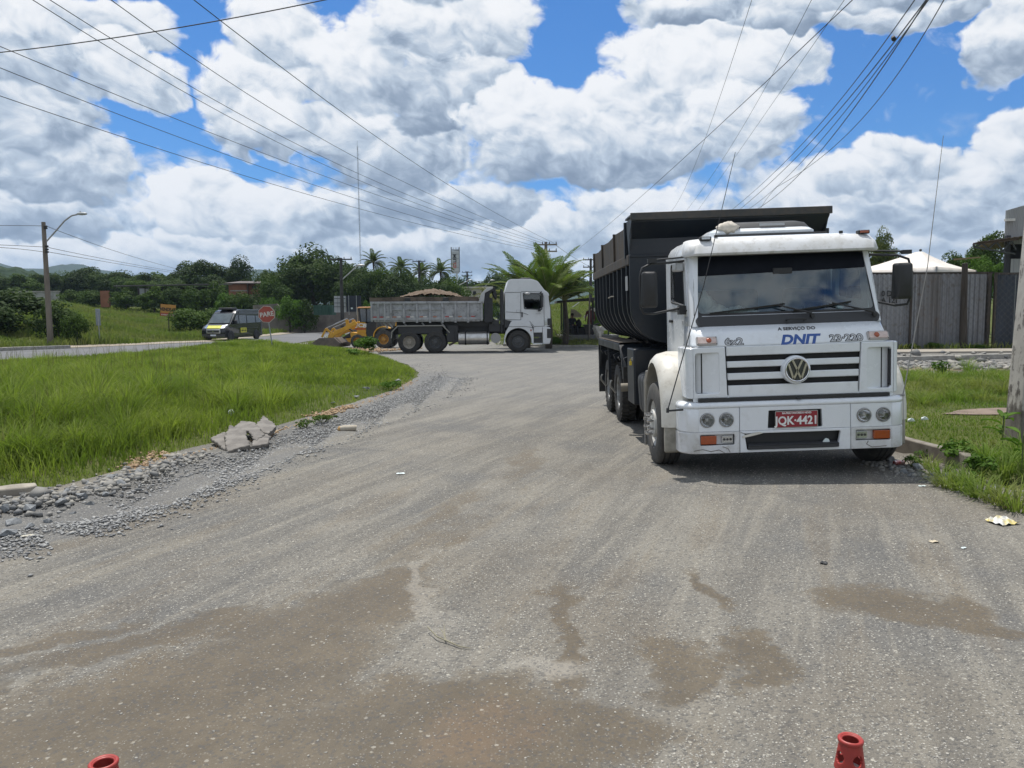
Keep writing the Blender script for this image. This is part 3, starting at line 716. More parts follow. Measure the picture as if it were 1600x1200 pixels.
# grille
bk = MB(); bk.box(-1.0, 1.0, .11, .14, .70, 1.33); bk.build('grille_backing', mat('grille_black', (.006, .006, .007), .6), bdy)
grp = empty('grille'); grp.parent = T
def trap(z): return .735-(1.34-z)*.045
for z0, z1 in ((1.232, 1.334), (1.102, 1.172), (.965, 1.041), (.772, .905)):
    b = MB(); b.plate([rpoly([(-trap(z0), z0), (trap(z0), z0), (trap(z1), z1), (-trap(z1), z1)], .006)], Matrix.Translation((0, .05, 0)), .045, .008); b.build('grille_slat', WHITE, grp)
for s in (-1, 1):
    xi = .748
    b = MB()
    outer = [(s*p, q) for p, q in ((xi, 1.334), (1.10, 1.334), (1.10, .772), (xi-.024, .772))]
    hole = [(s*p, q) for p, q in ((.815, 1.27), (1.075, 1.27), (1.075, .825), (.815, .825))]
    if s < 0: outer = outer[::-1]; hole = hole[::-1]
    b.plate([rpoly(outer, .012), rpoly(hole, .03)[::-1]], Matrix.Translation((0, .05, 0)), .05, .01)
    rings = []
    for z, i in ((.772, .03), (.785, .0), (1.322, .0), (1.334, .03)):
        ri = [(s*1.102, .05+i*.4, z)]
        for k in range(7):
            a = math.pi/2*k/6; ri.append((s*(1.102+(.068-i*.5)*math.sin(a)), .05+i*.4+.10*(1-math.cos(a)), z))
        ri += [(s*(1.17-i*.5), .50, z), (s*1.12, .50, z), (s*1.102, .10, z)]
        rings.append(ri)
    b.loft(rings); cp = b.build('corner_fairing', WHITE, grp, smooth=40)
    b = MB(); b.loft([[(s*.815, .062, .825), (s*.815, .062, 1.27), (s*.815, .075, 1.27), (s*.815, .075, .825)], [(s*1.075, .135, .825), (s*1.075, .135, 1.27), (s*1.075, .15, 1.27), (s*1.075, .15, .825)]]); b.build('air_duct', WHITE, cp)
    b = MB(); b.box(*sorted((s*1.072, s*1.078)), .060, .135, .85, 1.25); b.build('duct_outlet', BLACKP, cp)
# emblem
EZ = 1.06
b = MB(); b.lathe([(.055, .155), (.0, .155), (-.02, .148), (-.028, .135), (-.022, .125), (.0, .122)], (.02, .02, EZ), (0, 1, 0), 40); em = b.build('emblem', WHITE, grp)
b = MB(); b.lathe([(.0, .132), (-.030, .132), (-.034, .126), (-.030, .118), (.0, .118)], (.02, .012, EZ), (0, 1, 0), 40); b.build('emblem_ring', CHROME, em)
b = MB(); b.cyl((.02, -.004, EZ), (.02, .02, EZ), .119, n=36); b.build('emblem_disc', mat('emblem_disc_green', (.045, .05, .045), .35), em)
GOLD = mat('aged_chrome', (.50, .47, .38), .3, .9, (.4, .38, .3), 20, .6)
def stroke(b, pts, w=.021, y=-.012):
    for a, c in zip(pts[:-1], pts[1:]):
        b.bar((.02+a[0], y, EZ+a[1]), (.02+c[0], y, EZ+c[1]), .014, w, up=Vector((-(c[1]-a[1]), 0, c[0]-a[0])))
b = MB(); stroke(b, [(-.052, .104), (0, -.004), (.052, .104)])
b.v = [p for p in b.v]; b.build('emblem_letter', GOLD, em)
b = MB(); stroke(b, [(-.096, .066), (-.042, -.103), (0, -.016), (.042, -.103), (.096, .066)], y=-.0115); b.build('emblem_letter', GOLD, em)
# front marker/turn lamps
for s in (-1, 1):
    b = MB(); MT = Matrix.Translation((s*.94, .088, 1.40)) @ Matrix.Rotation(-R(27), 4, 'X')
    b.plate([rrect(-.115, .115, -.05, .05, .012)], MT @ Matrix.Translation((0, -.016, 0)), .03, .004); tl = b.build('turn_lamp', mat('lamp_frame', (.45, .42, .40), .4), bdy)
    b = MB(); b.plate([rrect(-.10, .10, -.037, .037, .008)], MT @ Matrix.Translation((0, -.024, 0)), .02, .004); b.build('lens', mat('turn_lens', (.62, .50, .45), .15, .2, (.45, .33, .28), 25, .6, coat=.8), tl)
    b = MB(); b.sphere((0, 0, 0), (.03, .012, .03)); b.v = [tuple(MT @ Vector((p[0]-s*.02, p[1]-.026, p[2]))) for p in b.v]; b.build('bulb', ORANGE, tl)
    b = MB()
    for px in (-.104, .104):
        for pz in (-.04, .04): b.sphere(tuple(MT @ Vector((px, -.018, pz))), .006, 6, 4)
    b.build('screws', BLACKP, tl)
# lettering
MTX = (R(90-27), 0, 0)
def frontz(z): return .066+(z-1.338)*.5
for s_, x, siz in (('6x2', -.64, .115), ('23·220', .595, .112)):
    o1 = text(s_, siz, 'model_lettering', BLACKTXT, bdy, (x, frontz(1.385)-.001, 1.383), MTX, .002, .0075, sx=1.18)
    o2 = text(s_, siz, 'model_lettering', mat('badge_grey', (.5, .51, .52), .5), bdy, (x, frontz(1.385)-.005, 1.383), MTX, .002, .0008, sx=1.18)
b = MB(); b.plate([rrect(-.165, .185, -.095, .095, .004)], Matrix.Translation((.08, .118, 1.463)) @ Matrix.Rotation(-R(31), 4, 'X'), .001); 
text('DNIT', .155, 'sticker_lettering', BLUETXT, bdy, (.075, frontz(1.385)-.002, 1.383), MTX, .002, .007, .30, 1.12)
text('A SERVIÇO DO', .056, 'sticker_lettering', BLACKTXT, bdy, (.075, .158, 1.505), (R(90-36), 0, 0), .002, .0010, 0, 1.1)
# bumper
bp = empty('bumper'); bp.parent = T
F0 = .0
def bsec(z0, z1, y, holes_side, name):
    for s in (-1, 1):
        outer = [(.612, z0), (1.06, z0), (1.06, z1), (.612, z1)]
        loops = [outer]+[h for h in holes_side]
        L = []
        for i, lp in enumerate(loops):
            q = [(s*a, c) for a, c in lp]
            if s < 0: q = q[::-1]
            if i: q = q[::-1]
            L.append(q)
        b = MB(); b.plate(L, Matrix.Translation((0, y, 0)), .05, .007)
        # curved end
        rings = []
        for z, i in ((z0, .012), (z0+.012, 0), (z1-.012, 0), (z1, .012)):
            ri = []
            for k in range(9):
                a = math.pi/2*k/8; ri.append((s*(1.06+(.19-i)*math.sin(a)), y+i*.6+.20*(1-math.cos(a)), z))
            ri += [(s*(1.25-i), .62, z), (s*1.20, .62, z), (s*1.17, .24, z), (s*1.06, y+.05, z)]
            rings.append(ri)
        b.loft(rings); b.build(name, WHITE_WORN if 'lower' in name else WHITE, bp, smooth=40)
hls = [circ(.755, .535, .078), circ(.965, .535, .078)]
bsec(.405, .665, .0, hls, 'bumper_end')
bsec(.165, .403, -.006, [rrect(.665, 1.045, .255, .375, .015)], 'bumper_end_lower')
b = MB(); b.plate([rrect(-.606, .606, .405, .665, .005), rpoly([(-.30, .425), (-.29, .62), (.29, .62), (.30, .425)], .01)], Matrix.Translation((0, .0, 0)), .05, .006); b.build('bumper_centre', WHITE, bp)
b = MB(); b.plate([rrect(-.606, .606, .165, .403, .005), rpoly([(-.53, .195), (-.56, .375), (.50, .375), (.47, .195)], .015)], Matrix.Translation((0, -.006, 0)), .05, .006); b.build('bumper_centre_lower', WHITE, bp)
rows = []
for z, o_ in ((.667, .0), (.70, .004), (.722, .022), (.733, .06), (.733, .16)):
    rows.append((z, -.002+o_, 1.252-o_*.8, .20, .62-o_*.3))
shell(rows, 'bumper_top', WHITE, bp, nc=8, solid=.02, smooth=60)
b = MB(); b.box(-1.16, 1.16, .08, .14, .17, .72); b.build('bumper_core', BLACKP, bp)
b = MB(); b.box(-1.05, 1.05, .03, .30, .735, .772); b.build('bumper_gap_trim', BLACKP, bp)
for s in (-1, 1):
    b = MB(); b.box(*sorted((s*.62, s*1.10)), .06, .075, .735, .80); b.build('lower_valance', WHITE, bp)
b = MB(); b.box(-.52, .47, -.035, .05, .20, .245); b.prism([(-.05, .245), (.05, .20), (.05, .26)], -.52, .47, 'yz'); b.build('step_tread', DARKP, bp, bevel=.006)
b = MB(); b.cyl((.05, .02, .735), (.05, .02, .752), .025); b.build('rubber_stop', BLACKP, bp)
b = MB(); b.plate([rpoly([(.30, .25), (.38, .25), (.37, .285), (.34, .295), (.32, .28)], .01)], Matrix.Translation((0, -.0, 0)), .01); b.build('torn_paper', PAPER, bp)
for s in (-1, 1):
    for x, nm in ((.755, 'headlight'), (.965, 'headlight')):
        b = MB(); b.lathe([(.06, .0), (.055, .03), (.04, .055), (.01, .072), (-.004, .077), (-.006, .071)], (s*x, .0, .535), (0, 1, 0), 28); hl = b.build(nm, CHROME, bp)
        b = MB(); b.lathe([(-.006, .001), (-.003, .03), (.002, .055), (.008, .071)], (s*x, -.002, .535), (0, 1, 0), 28); b.build('lens', glassmat('lamp_glass', (.93, .95, .96), .03, 1.0) if x < .9 or s < 0 else glassmat('hazy_lamp_glass', (.70, .71, .70), .06, 1.0), hl)
        b = MB(); b.sphere((s*x, .025, .535), (.020, .022, .020), 10, 7); b.build('bulb', mat('bulb_glass', (.75, .74, .68), .15, .3), hl)
        b = MB(); b.lathe([(-.008, .079), (-.010, .073), (-.002, .070)], (s*x, 0, .535), (0, 1, 0), 28); b.build('lamp_ring', STEEL, hl)
        b = MB()
        for q_ in (-1, 1): b.bar((s*x+q_*.026, -.004, .485), (s*x+q_*.026, -.004, .585), .0022)
        b.build('lens_fluting', GREYTXT, hl)
    b = MB(); b.box(*sorted((s*.67, s*1.04)), .05, .06, .26, .37); b.build('lamp_recess', WHITE_WORN, bp)
    b = MB(); b.plate([rrect(*sorted((s*.865, s*1.04)), .268, .362, .01)], Matrix.Translation((0, -.004, 0)), .05, .006); b.build('indicator_lamp', ORANGE, bp)
    b = MB(); b.plate([rrect(*sorted((s*.68, s*.80)), .275, .355, .01)], Matrix.Translation((0, .022, 0)), .03, .004); fg = b.build('fog_lamp', CLEARLENS, bp)
    b = MB()
    for k in range(3): b.cyl((s*(.705+.035*k), .02, .315), (s*(.705+.035*k), .026, .315), .014, n=10)
    b.build('lamp_element', BLACKP, fg)
b = MB(); b.plate([rrect(-.225, .245, .425, .612, .012)], Matrix.Translation((0, -.012, 0)), .006, .002); pl = b.build('number_plate', STEEL, bp)
b = MB(); b.plate([rrect(-.217, .237, .433, .604, .008)], Matrix.Translation((0, -.015, 0)), .003, .001); b.build('plate_face', PLATE_RED, pl)
text('JQK·4421', .128, 'plate_lettering', WHITETXT, pl, (.01, -.018, .502), (R(90), 0, 0), .0015, .0035, 0, .92)
text('BA-PRES.TANCREDO NEVES', .028, 'plate_lettering', WHITETXT, pl, (.01, -.018, .588), (R(90), 0, 0), .001, .0008, 0, .92)
# scuffs: torn trim flap on the lower bumper
b = MB(); b.plate([rpoly([(-.585, .355), (-.40, .395), (-.36, .375), (-.50, .345), (-.585, .33)], .01)], Matrix.Translation((0, -.022, 0)), .008, .002); b.build('torn_trim', CREAM, bp)
for k_, pts_ in enumerate((((-1.12, .20), (-1.02, .215), (-.93, .19), (-.84, .205), (-.78, .17)), ((-.80, .30-.06), (-.74, .215), (-.72, .175)), ((.80, .25), (.78, .215), (.84, .18), (1.0, .19)), ((-.60, .39), (-.50, .36), (-.42, .375)))):
    b = MB()
    for p_, q_ in zip(pts_[:-1], pts_[1:]): b.bar((p_[0], -.0085, p_[1]), (q_[0], -.0085, q_[1]), .004, .006)
    b.build('paint_crack', mat('scuff_mark', (.16, .14, .12), .9) if not k_ else bpy.data.materials['scuff_mark'], bp)
# fenders, steps
for s in (-1, 1):
    cy, cz = .93, .40
    b = MB(); rings = []
    for k in range(15):
        a = R(2+k*12.4)
        # from the front-bottom (towards -y) over the top to the back
        dy, dz = -math.cos(a), math.sin(a)
        fl = .565+.10*max(0, math.cos(a-R(60)))
        def pt(x, rr): return (s*x, cy+dy*rr*(1.0), cz+dz*rr*(1.22))
        rings.append([pt(1.03, fl+.05), pt(1.22, fl+.055), pt(1.34, fl+.03), pt(1.39, fl-.015), pt(1.40, fl-.05), pt(1.385, fl-.05), pt(1.33, fl-.0), pt(1.03, fl+.02)])
    b.loft(rings); b.build('fender', CREAM, T, smooth=50)
    b = MB(); b.prism([(.30, .14), (.38, .12), (.40, .30), (.38, .44), (.30, .46)], *sorted((s*1.13, s*1.37)), 'yz'); b.build('step_panel', mat('worn_step_paint', (.34, .32, .27), .7, 0, (.2, .19, .16), 6, .8), T, bevel=.02)
    b = MB(); b.cyl((s*1.22, .30, .53), (s*1.30, .30, .53), .022, n=8); b.cyl((s*1.22, .36, .50), (s*1.30, .36, .50), .02, n=8); b.build('tow_pin', STEEL, T)
# wheels
for s, dz in ((-1, 0), (1, -.056)):
    wheel(T, (s*1.265, .93, .39+dz), .50, .27, s, spikes=True, tyre=RUBBER_DUSTY, rim=mat('white_rim', (.55, .55, .53), .5, 0, (.35, .34, .3), 8, .7))
    for y in (4.75, 6.10): wheel(T, (s*1.17, y, .39+dz), .50, .26, s, lugs=True, hub='rear', dual=True)
b = MB(); b.tube([(-1.38, 1.56, .02), (-1.38, 1.54, .2), (-1.38, 1.54, .86), (-1.36, 1.50, .98), (-1.28, 1.30, 1.02), (-1.22, 1.2, 1.0)], .016, 8); b.build('air_hose', mat('hose_grey', (.30, .29, .27), .6), T)
for y in (4.75, 6.10):
    b = MB(); b.tube([(-1.33, y, .38), (-1.42, y-.02, .50), (-1.42, y-.03, .56), (-1.40, y-.04, .60)], .018, 6); b.build('inflation_pipe', STEEL, T)
# chassis
b = MB()
for s in (-1, 1): b.box(*sorted((s*.36, s*.44)), .5, 7.1, .60, .86)
for y in (.8, 2.0, 3.4, 4.9, 6.2, 7.0): b.box(-.36, .36, y-.05, y+.05, .62, .82)
for y in (.93, 4.75, 6.10): b.cyl((-1.0, y, .38), (1.0, y, .38), .07)
for y in (4.75, 6.10): b.sphere((0, y, .38), .2)
b.box(-.9, .9, .5, 1.5, .45, .95)
b.build('chassis', BLACKP, T)
# tank, toolbox
b = MB(); rings = [[(p[0], y, p[1]) for p in rpoly([(-1.30, .32), (-1.33, .90), (-.75, .95), (-.72, .32)], .12)] for y in (1.72, 1.75, 1.95, 1.97, 2.0, 2.02, 2.2, 2.22, 2.25, 2.27, 2.44, 2.47)]
for i, k in enumerate((.90, 1.0, 1.0, .97, .97, 1.0, 1.0, .97, .97, 1.0, 1.0, .90)): rings[i] = [(-1.02+(p[0]+1.02)*k, p[1], .62+(p[2]-.62)*k) for p in rings[i]]
b.loft(rings); b.build('fuel_tank', DARKP, T, smooth=50)
b = MB(); b.box(-1.36, -.70, 2.55, 3.15, .42, 1.22); tb = b.build('toolbox', NAVY, T, bevel=.015)
b = MB(); b.plate([rrect(-1.34, -.72, .44, 1.20, .02)], Matrix.Translation((0, 2.535, 0)), .016, .004); b.build('toolbox_door', NAVY, tb)
b = MB(); b.box(-1.375, -1.345, 2.60, 2.66, 1.06, 1.10); b.build('hasp', STEEL, tb)
b = MB(); b.box(-1.41, -1.375, 2.60, 2.64, .99, 1.045); b.tube([(-1.392, 2.605, 1.04), (-1.392, 2.605, 1.08), (-1.392, 2.635, 1.08), (-1.392, 2.635, 1.04)], .005, 6); b.build('padlock', mat('brass_yellow', (.55, .42, .05), .4, .5), tb, bevel=.004)
b = MB(); b.cyl((-1.0, 3.3, .62), (-1.43, 3.38, .60), .055, .065, 14); b.build('exhaust_pipe', mat('exhaust_beige', (.22, .20, .16), .8), T)
# tandem mudguards
for s in (-1, 1):
    b = MB(); x0, x1 = sorted((s*.98, s*1.36))
    prof = [(3.62, .72), (3.78, 1.05), (4.0, 1.24), (6.9, 1.26), (7.0, 1.1), (7.0, .40), (6.94, .40), (6.94, 1.08), (6.86, 1.20), (4.02, 1.18), (3.84, 1.02), (3.68, .70)]
    b.prism(prof, x0, x1, 'yz'); b.box(*sorted((s*1.33, s*1.365)), 4.0, 6.9, 1.13, 1.25); mg = b.build('mudguard', NAVY, T, bevel=.008)
    b = MB(); b.box(x0, x1, 4.0, 6.88, 1.262, 1.27); b.build('dust_layer', DUSTTOP, mg)
    b = MB(); b.box(*sorted((s*.99, s*1.36)), 3.58, 3.62, .55, .90); b.box(*sorted((s*1.0, s*1.36)), 7.005, 7.02, .18, .60); b.build('mud_flap', RUBBER, mg)
    b = MB(); b.bar((s*1.34, 5.42, .55), (s*1.34, 5.42, 1.16), .05); b.build('mudguard_stay', NAVY, mg)
    b = MB(); b.bar((s*1.34, 6.6, 1.15), (s*1.34, 6.9, .7), .04); b.build('mudguard_stay', NAVY, mg)
# tipper body
tub = empty('tipper_body'); tub.parent = T; tub.location = (-.06, 0, 0)
YB0, YB1 = 2.30, 6.98
def tubsec(off=0.0, ztop=2.46):
    pts = [(-1.30-off, ztop), (-1.30-off, 1.86)]
    for k in range(1, 8):
        a = R(90*k/7); pts.append((-.80-(.50+off)*math.cos(a), 1.86-(.50+off)*math.sin(a)))
    q = [(-p[0], p[1]) for p in pts][::-1]
    return pts+q
b = MB(); so_, si_ = tubsec(), tubsec(-.02)
rings = [[(p[0], y, p[1]) for p in so_+si_[::-1]] for y in (YB0+.02, YB1-.02)]
b.loft(rings); b.build('tub_skin', NAVY, tub, smooth=40)
for k in range(10):
    y = YB0+.35+k*.465
    b = MB(); o_, i_ = tubsec(.065), tubsec(.0)
    hl_ = len(o_)//2+1
    rings = [[(p[0], yy, p[1]) for p in o_+i_[::-1]] for yy in (y-.03, y+.03)]
    b.loft(rings); b.build('rib', NAVY, tub, smooth=0)
for s in (-1, 1):
    b = MB(); b.box(*sorted((s*1.28, s*1.375)), YB0+.04, YB1, 2.40, 2.54); rl = b.build('side_rail', RUSTSTEEL, tub, bevel=.012)
    for k, (y0, y1, zt) in enumerate(((YB0+.06, 4.0, 2.985), (4.03, 5.6, 2.965), (5.63, YB1, 2.92))):
        b = MB(); b.loft([[(s*1.33, y0, 2.54), (s*1.30, y0, 2.54), (s*1.30, y0, zt), (s*1.33, y0, zt)], [(s*1.33, (y0+y1)/2, 2.54), (s*1.30, (y0+y1)/2, 2.54), (s*1.30, (y0+y1)/2, zt-.03), (s*1.33, (y0+y1)/2, zt-.03)], [(s*1.33, y1, 2.54), (s*1.30, y1, 2.54), (s*1.30, y1, zt-.01), (s*1.33, y1, zt-.01)]])
        b.build('side_board', RUSTSTEEL, tub)
        b = MB(); b.box(*sorted((s*1.30, s*1.36)), y1-.02, y1+.03, 2.54, zt); b.build('board_post', RUSTSTEEL, tub)
b = MB(); b.tube([(-1.38, 3.9, 2.0), (-1.42, 3.9, 2.0), (-1.42, 4.25, 1.99), (-1.38, 4.25, 2.0)], .012, 6); b.build('grab_rail', mat('painted_rail', (.2, .19, .16), .6), tub)
b = MB(); b.box(-1.385, -1.375, 2.42, 2.60, 2.05, 2.25); b.build('data_plate', GREYTXT, tub)
# headboard: U shaped plate and canopy
hb = [(-1.37, 2.80), (-1.37, 1.80)]+[(-.84-.53*math.cos(R(90*k/6)), 1.80-.50*math.sin(R(90*k/6))) for k in range(1, 7)]
hb = hb+[(-p[0], p[1]) for p in hb][::-1]
b = MB(); b.prism(hb, YB0-.02, YB0+.03, 'xz'); b.box(-1.37, 1.37, YB0-.035, YB0-.02, 2.49, 2.53); head = b.build('headboard', NAVY, tub, bevel=.01)
b = MB(); b.prism([(YB0-.02, 2.74), (YB0+.03, 2.74), (YB0-.22, 3.01), (YB0-.22, 3.03), (YB0-.26, 3.03), (YB0-.26, 2.95)], -1.37, 1.28, 'yz'); b.box(-1.37, 1.28, YB0-.27, YB0+.30, 3.025, 3.055); b.build('canopy', NAVY, tub, bevel=.006)
b = MB(); b.box(-1.385, 1.30, YB0-.30, YB0-.262, 2.965, 3.062); b.build('canopy_lip', mat('worn_lip_paint', (.035, .036, .036), .6, 0, (.08, .065, .05), 8, .7), tub, bevel=.006)
for s in (-1, 1):
    b = MB(); b.prism([(YB0-.24, 3.0), (YB0+.28, 3.0), (YB0+.03, 2.50)], *sorted((s*1.345-.04-s*.04, s*1.365-.04-s*.04)), 'yz'); b.bar((s*1.36-.04-s*.04, YB0+.30, 2.5), (s*1.36-.04-s*.04, YB0+.30, 3.0), .06); b.build('canopy_gusset', NAVY, tub)
b = MB(); b.bar((-1.25, 2.5, 2.62), (1.25, 2.5, 2.62), .04); b.bar((0, 2.3, 2.6), (0, 3.4, 2.62), .04)
for k in range(7): b.bar((-1.28, 3.0+.6*k, 1.0), (-.4, 3.0+.6*k, 1.36), .07)
b.box(-.42, .42, 3.2, 7.0, .87, 1.0); b.box(-.5, .5, 2.6, 6.9, 1.0, 1.34); b.build('subframe', NAVY, tub)
for y in (4.2, 5.4): 
    b = MB(); b.loft([[(-.4, y-.35, .95), (-.4, y+.35, .95), (-.45, y+.35, .95), (-.45, y-.35, .95)], [(-.9, y-.18, 1.40), (-.9, y+.18, 1.40), (-1.05, y+.18, 1.45), (-1.05, y-.18, 1.45)]]); b.build('body_bracket', NAVY, tub)
b = MB(); nx, ny = 26, 46; vs = []; 
for j in range(ny):
    for i in range(nx):
        x = -1.28+2.56*i/(nx-1); y = YB0+.06+(YB1-YB0-.1)*j/(ny-1)
        z = 2.86+.20*math.exp(-(x+.3)**2/.5-(y-3.6)**2/1.2)+.13*math.exp(-(x-.5)**2/.4-(y-5)**2/1)+.015*math.sin(9*x+4*y)+.012*math.sin(17*y-7*x)-.05*abs(x)
        vs.append((x, y, z))
b.add(vs, [(j*nx+i, j*nx+i+1, (j+1)*nx+i+1, (j+1)*nx+i) for j in range(ny-1) for i in range(nx-1)])
tag(b.build('tarpaulin', mat('black_tarpaulin', (.016, .018, .022), .55, 0, (.03, .032, .036), 4, .6, bmp=.5, bscale=14, bdist=.02), None), 'black tarpaulin covering the load of the white cab truck', 'tarpaulin').matrix_world = Matrix.Translation((TX, TY, .136)) @ Matrix.Rotation(R(-1.6), 4, 'Y')
# roof cooler
ac = empty('roof_cooler'); ac.parent = T
b = MB(); b.loft([[(p[0], p[1], z) for p in rrect(-.66+i, .60-i*.6, .92+i, 1.50-i*.3, .12)] for z, i in ((2.60, 0), (2.66, .0), (2.70, .06), (2.715, .10))]); b.build('cooler_base', WHITE, ac, smooth=50)
b = MB(); b.loft([[(p[0], p[1], z) for p in rrect(-.42+i*.5, .54-i, 1.0+i, 1.48-i*.3, .10)] for z, i in ((2.70, -.02), (2.76, .02), (2.785, .09))]); b.build('cooler_lid', DARKP, ac, smooth=50)
b = MB(); b.box(-.06, .24, .985, .99, 2.725, 2.755); b.build('cooler_badge', GREYTXT, ac)
b = MB(); b.box(-.60, .70, .86, .95, 2.60, 2.625); b.build('cooler_foot', BLACKP, ac)
b = MB(); b.sphere((0, 0, 0), 1, 14, 9); b.v = [(-.44+.13*p[0]*(1+.2*math.sin(5*p[2])), 1.0+.12*p[1], 2.70+.085*p[2]*(1+.25*math.sin(7*p[0]+4*p[1]))) for p in b.v]
b.build('torn_cover', mat('beige_torn_cover', (.50, .46, .40), .8, 0, (.36, .33, .28), 12, .7, bmp=.5, bscale=30), ac)
# mirrors
for s in (-1, 1):
    mr = empty('wing_mirror'); mr.parent = T
    xo = 1.39 if s > 0 else -1.50; z0, z1 = 1.79, 2.20; dy = .46
    b = MB(); xa = s*1.04
    b.tube([(xa, .62, 2.32), (s*1.22, .56, 2.30), (xo-s*.04, .50, 2.29), (xo+s*.07, dy, 2.24), (xo+s*.095, dy, 2.15), (xo+s*.095, dy, 1.80), (xo+s*.06, dy, 1.73), (xo-s*.06, .50, 1.72), (s*1.2, .58, 1.76), (xa, .60, 1.79)], .014, 8)
    b.tube([(xa, .60, 2.36), (s*1.45, .50, 2.33)], .010, 6); b.box(*sorted((s*1.04, s*1.13)), .55, .67, 1.70, 1.80); b.box(*sorted((s*1.40, s*1.50)), .46, .52, 2.30, 2.345)
    b.build('mirror_bracket', BLACKP, mr, smooth=60)
    b = MB(); b.loft([[(p[0], y, p[1]) for p in rpoly([(xo-.10+i, z0+i), (xo+.10-i, z0+i), (xo+.095-i, z1-i), (xo-.085+i, z1-i)], .035)] for y, i in ((dy-.08, .03), (dy-.06, .006), (dy-.0, .0), (dy+.05, .0), (dy+.055, .012))]); b.build('mirror_housing', BLACKP, mr, smooth=45)
    b = MB(); b.plate([rrect(xo-.08, xo+.08, z0+.02, z1-.03, .02)], Matrix.Translation((0, dy+.056, 0)), .004); b.build('mirror_pane', MIRROR, mr)
b = MB(); b.box(-1.16, -1.06, .60, .80, 2.20, 2.31); b.build('door_top_lamp', mat('greyish_lens', (.45, .46, .47), .3, .2), T, bevel=.02)
# whip antennas
def TLp(u, v, yl):
    p = P(u, v, TY+yl)-Vector((TX, TY, .136)); return Matrix.Rotation(R(1.6), 3, 'Y') @ p
a, c = TLp(1043, 642, -.03), TLp(1149, 238, -.03)
a0 = Vector((-1.10, .35, .62)); mid = (a+c)/2+Vector((.03, 0, -.02))
b = MB(); b.tube([a, a+(c-a)*.25+Vector((.015, 0, 0)), mid, c], [.007, .006, .005, .003], 6); b.tube([a+Vector((.18, .05, 0)), a+Vector((0, 0, 0))], .011, 6); b.cyl(a-Vector((.0, 0, .02)), a+Vector((.004, 0, .03)), .016); b.build('whip_antenna', BLACKP, T)
a, c = TLp(1411, 617, .16), TLp(1474, 212, .16)
b = MB(); b.tube([a, (a+c)/2+Vector((.05, 0, 0)), c], [.007, .005, .003], 6); b.cyl(a-Vector((.12, 0, 0)), a, .010); b.sphere(a, .018); b.tube([a, a+Vector((.01, 0, -.38))], .004, 5)
b.build('whip_antenna', mat('pale_whip', (.30, .29, .28), .5), T)

# ------------------------------------------------------------------ far silver tipper truck.  local x forward (picture right), y away, z up
SY = 38.0
K = SY/FPX
def gzp(p): return gz(p.x, p.y)
ST = empty('dump_truck', (0, SY, 0), R(2.5), 'silver high-roof cab tipper truck loaded with brown soil, side-on at the junction', 'dump truck')
SILVER = mat('silver_paint', (.60, .62, .64), .34, .0, (.54, .56, .58), 2, .5, coat=.4, dirt=(.30, .28, .25), dirtamt=.15)
TUBGREY = mat('grey_tub_paint', (.36, .37, .385), .6, .0, (.24, .245, .25), 2.5, .8, bmp=.2, bscale=12, dirt=(.09, .085, .08), dirtamt=.7)
def sx(u): return (u-800)*K
def sz(v): return (551-v)*K
cb = empty('cab'); cb.parent = ST
def yz_plate(pts, y, th, m, nm, par, holes=(), r=.05, bevel=.01):
    b = MB(); loops = [rpoly([(sx(u), sz(v)) for u, v in pts], r)[::-1]]
    for h in holes: loops.append(rpoly([(sx(u), sz(v)) for u, v in h], r))
    b.plate(loops, Matrix.Translation((0, y, 0)), th, bevel); return b.build(nm, m, par)
Y0, Y1 = 0.0, 2.45
# cab shell lofted across the width, rounded at the sides
prof = [(790, 500), (790, 457), (795, 438.5), (800, 437), (832, 437), (841, 440), (850, 452), (857.5, 461), (858.5, 472), (860.5, 483), (861, 509), (849, 512.5), (835, 512.5), (829.5, 506.5), (822, 502.2), (801, 501.8)]
def inset(pr, k): 
    cx = sum(p[0] for p in pr)/len(pr); cy = sum(p[1] for p in pr)/len(pr)
    return [(cx+(p[0]-cx)*k, cy+(p[1]-cy)*k) for p in pr]
win = [(819, 459.5), (845.5, 460.5), (847, 468), (846.5, 483.5), (821, 482)]
for y, sgn in ((Y0, 1), (Y1-.05, -1)):
    hp = prof
    o = yz_plate([(p[0], p[1]) for p in hp], y, .05, SILVER, 'side_panel', cb, holes=[win], r=.10, bevel=.015)
b = MB(); rings = []
pr = [(790.3, 499), (790.3, 457), (795.2, 439), (800, 437.5), (832, 437.5), (840.7, 440.4), (849.6, 452), (857, 461)]
b = MB(); b.loft([[(sx(u), y, sz(v)) for u, v in pr] for y in (Y0+.03, Y1-.03)], cap=False, closed=False); b.build('roof_skin', SILVER, cb, solid=.03, smooth=40)
b = MB(); b.loft([[(sx(u), y, sz(v)) for u, v in ((860, 483), (861, 509), (849, 511))] for y in (Y0+.03, Y1-.03)], cap=False, closed=False); b.build('front_panel', SILVER, cb, solid=.03)
b = MB(); b.loft([[(sx(u), y, sz(v)) for u, v in ((857.6, 463), (860.3, 483))] for y in (Y0+.08, Y1-.08)], cap=False, closed=False); b.build('windscreen', DGLASS, cb)
b = MB(); b.box(sx(791), sx(859), Y0+.06, Y1-.06, sz(503), sz(498)); b.build('cab_floor', BLACKP, cb)
b = MB(); b.plate([rpoly([(sx(u), sz(v)) for u, v in win], .05)[::-1]], Matrix.Translation((0, .02, 0)), .01); b.build('window_pane', glassmat('far_cab_glass', (.35, .38, .38), .02), cb)
b = MB(); b.plate([rpoly([(sx(u), sz(v)) for u, v in win], .05)[::-1]], Matrix.Translation((0, Y1-.03, 0)), .01); b.build('window_pane', glassmat('far_cab_glass2', (.55, .6, .6), .02), cb)
outw = [(817.6, 458.2), (846.8, 459), (848.6, 468), (848.2, 485), (819.5, 483.6)]
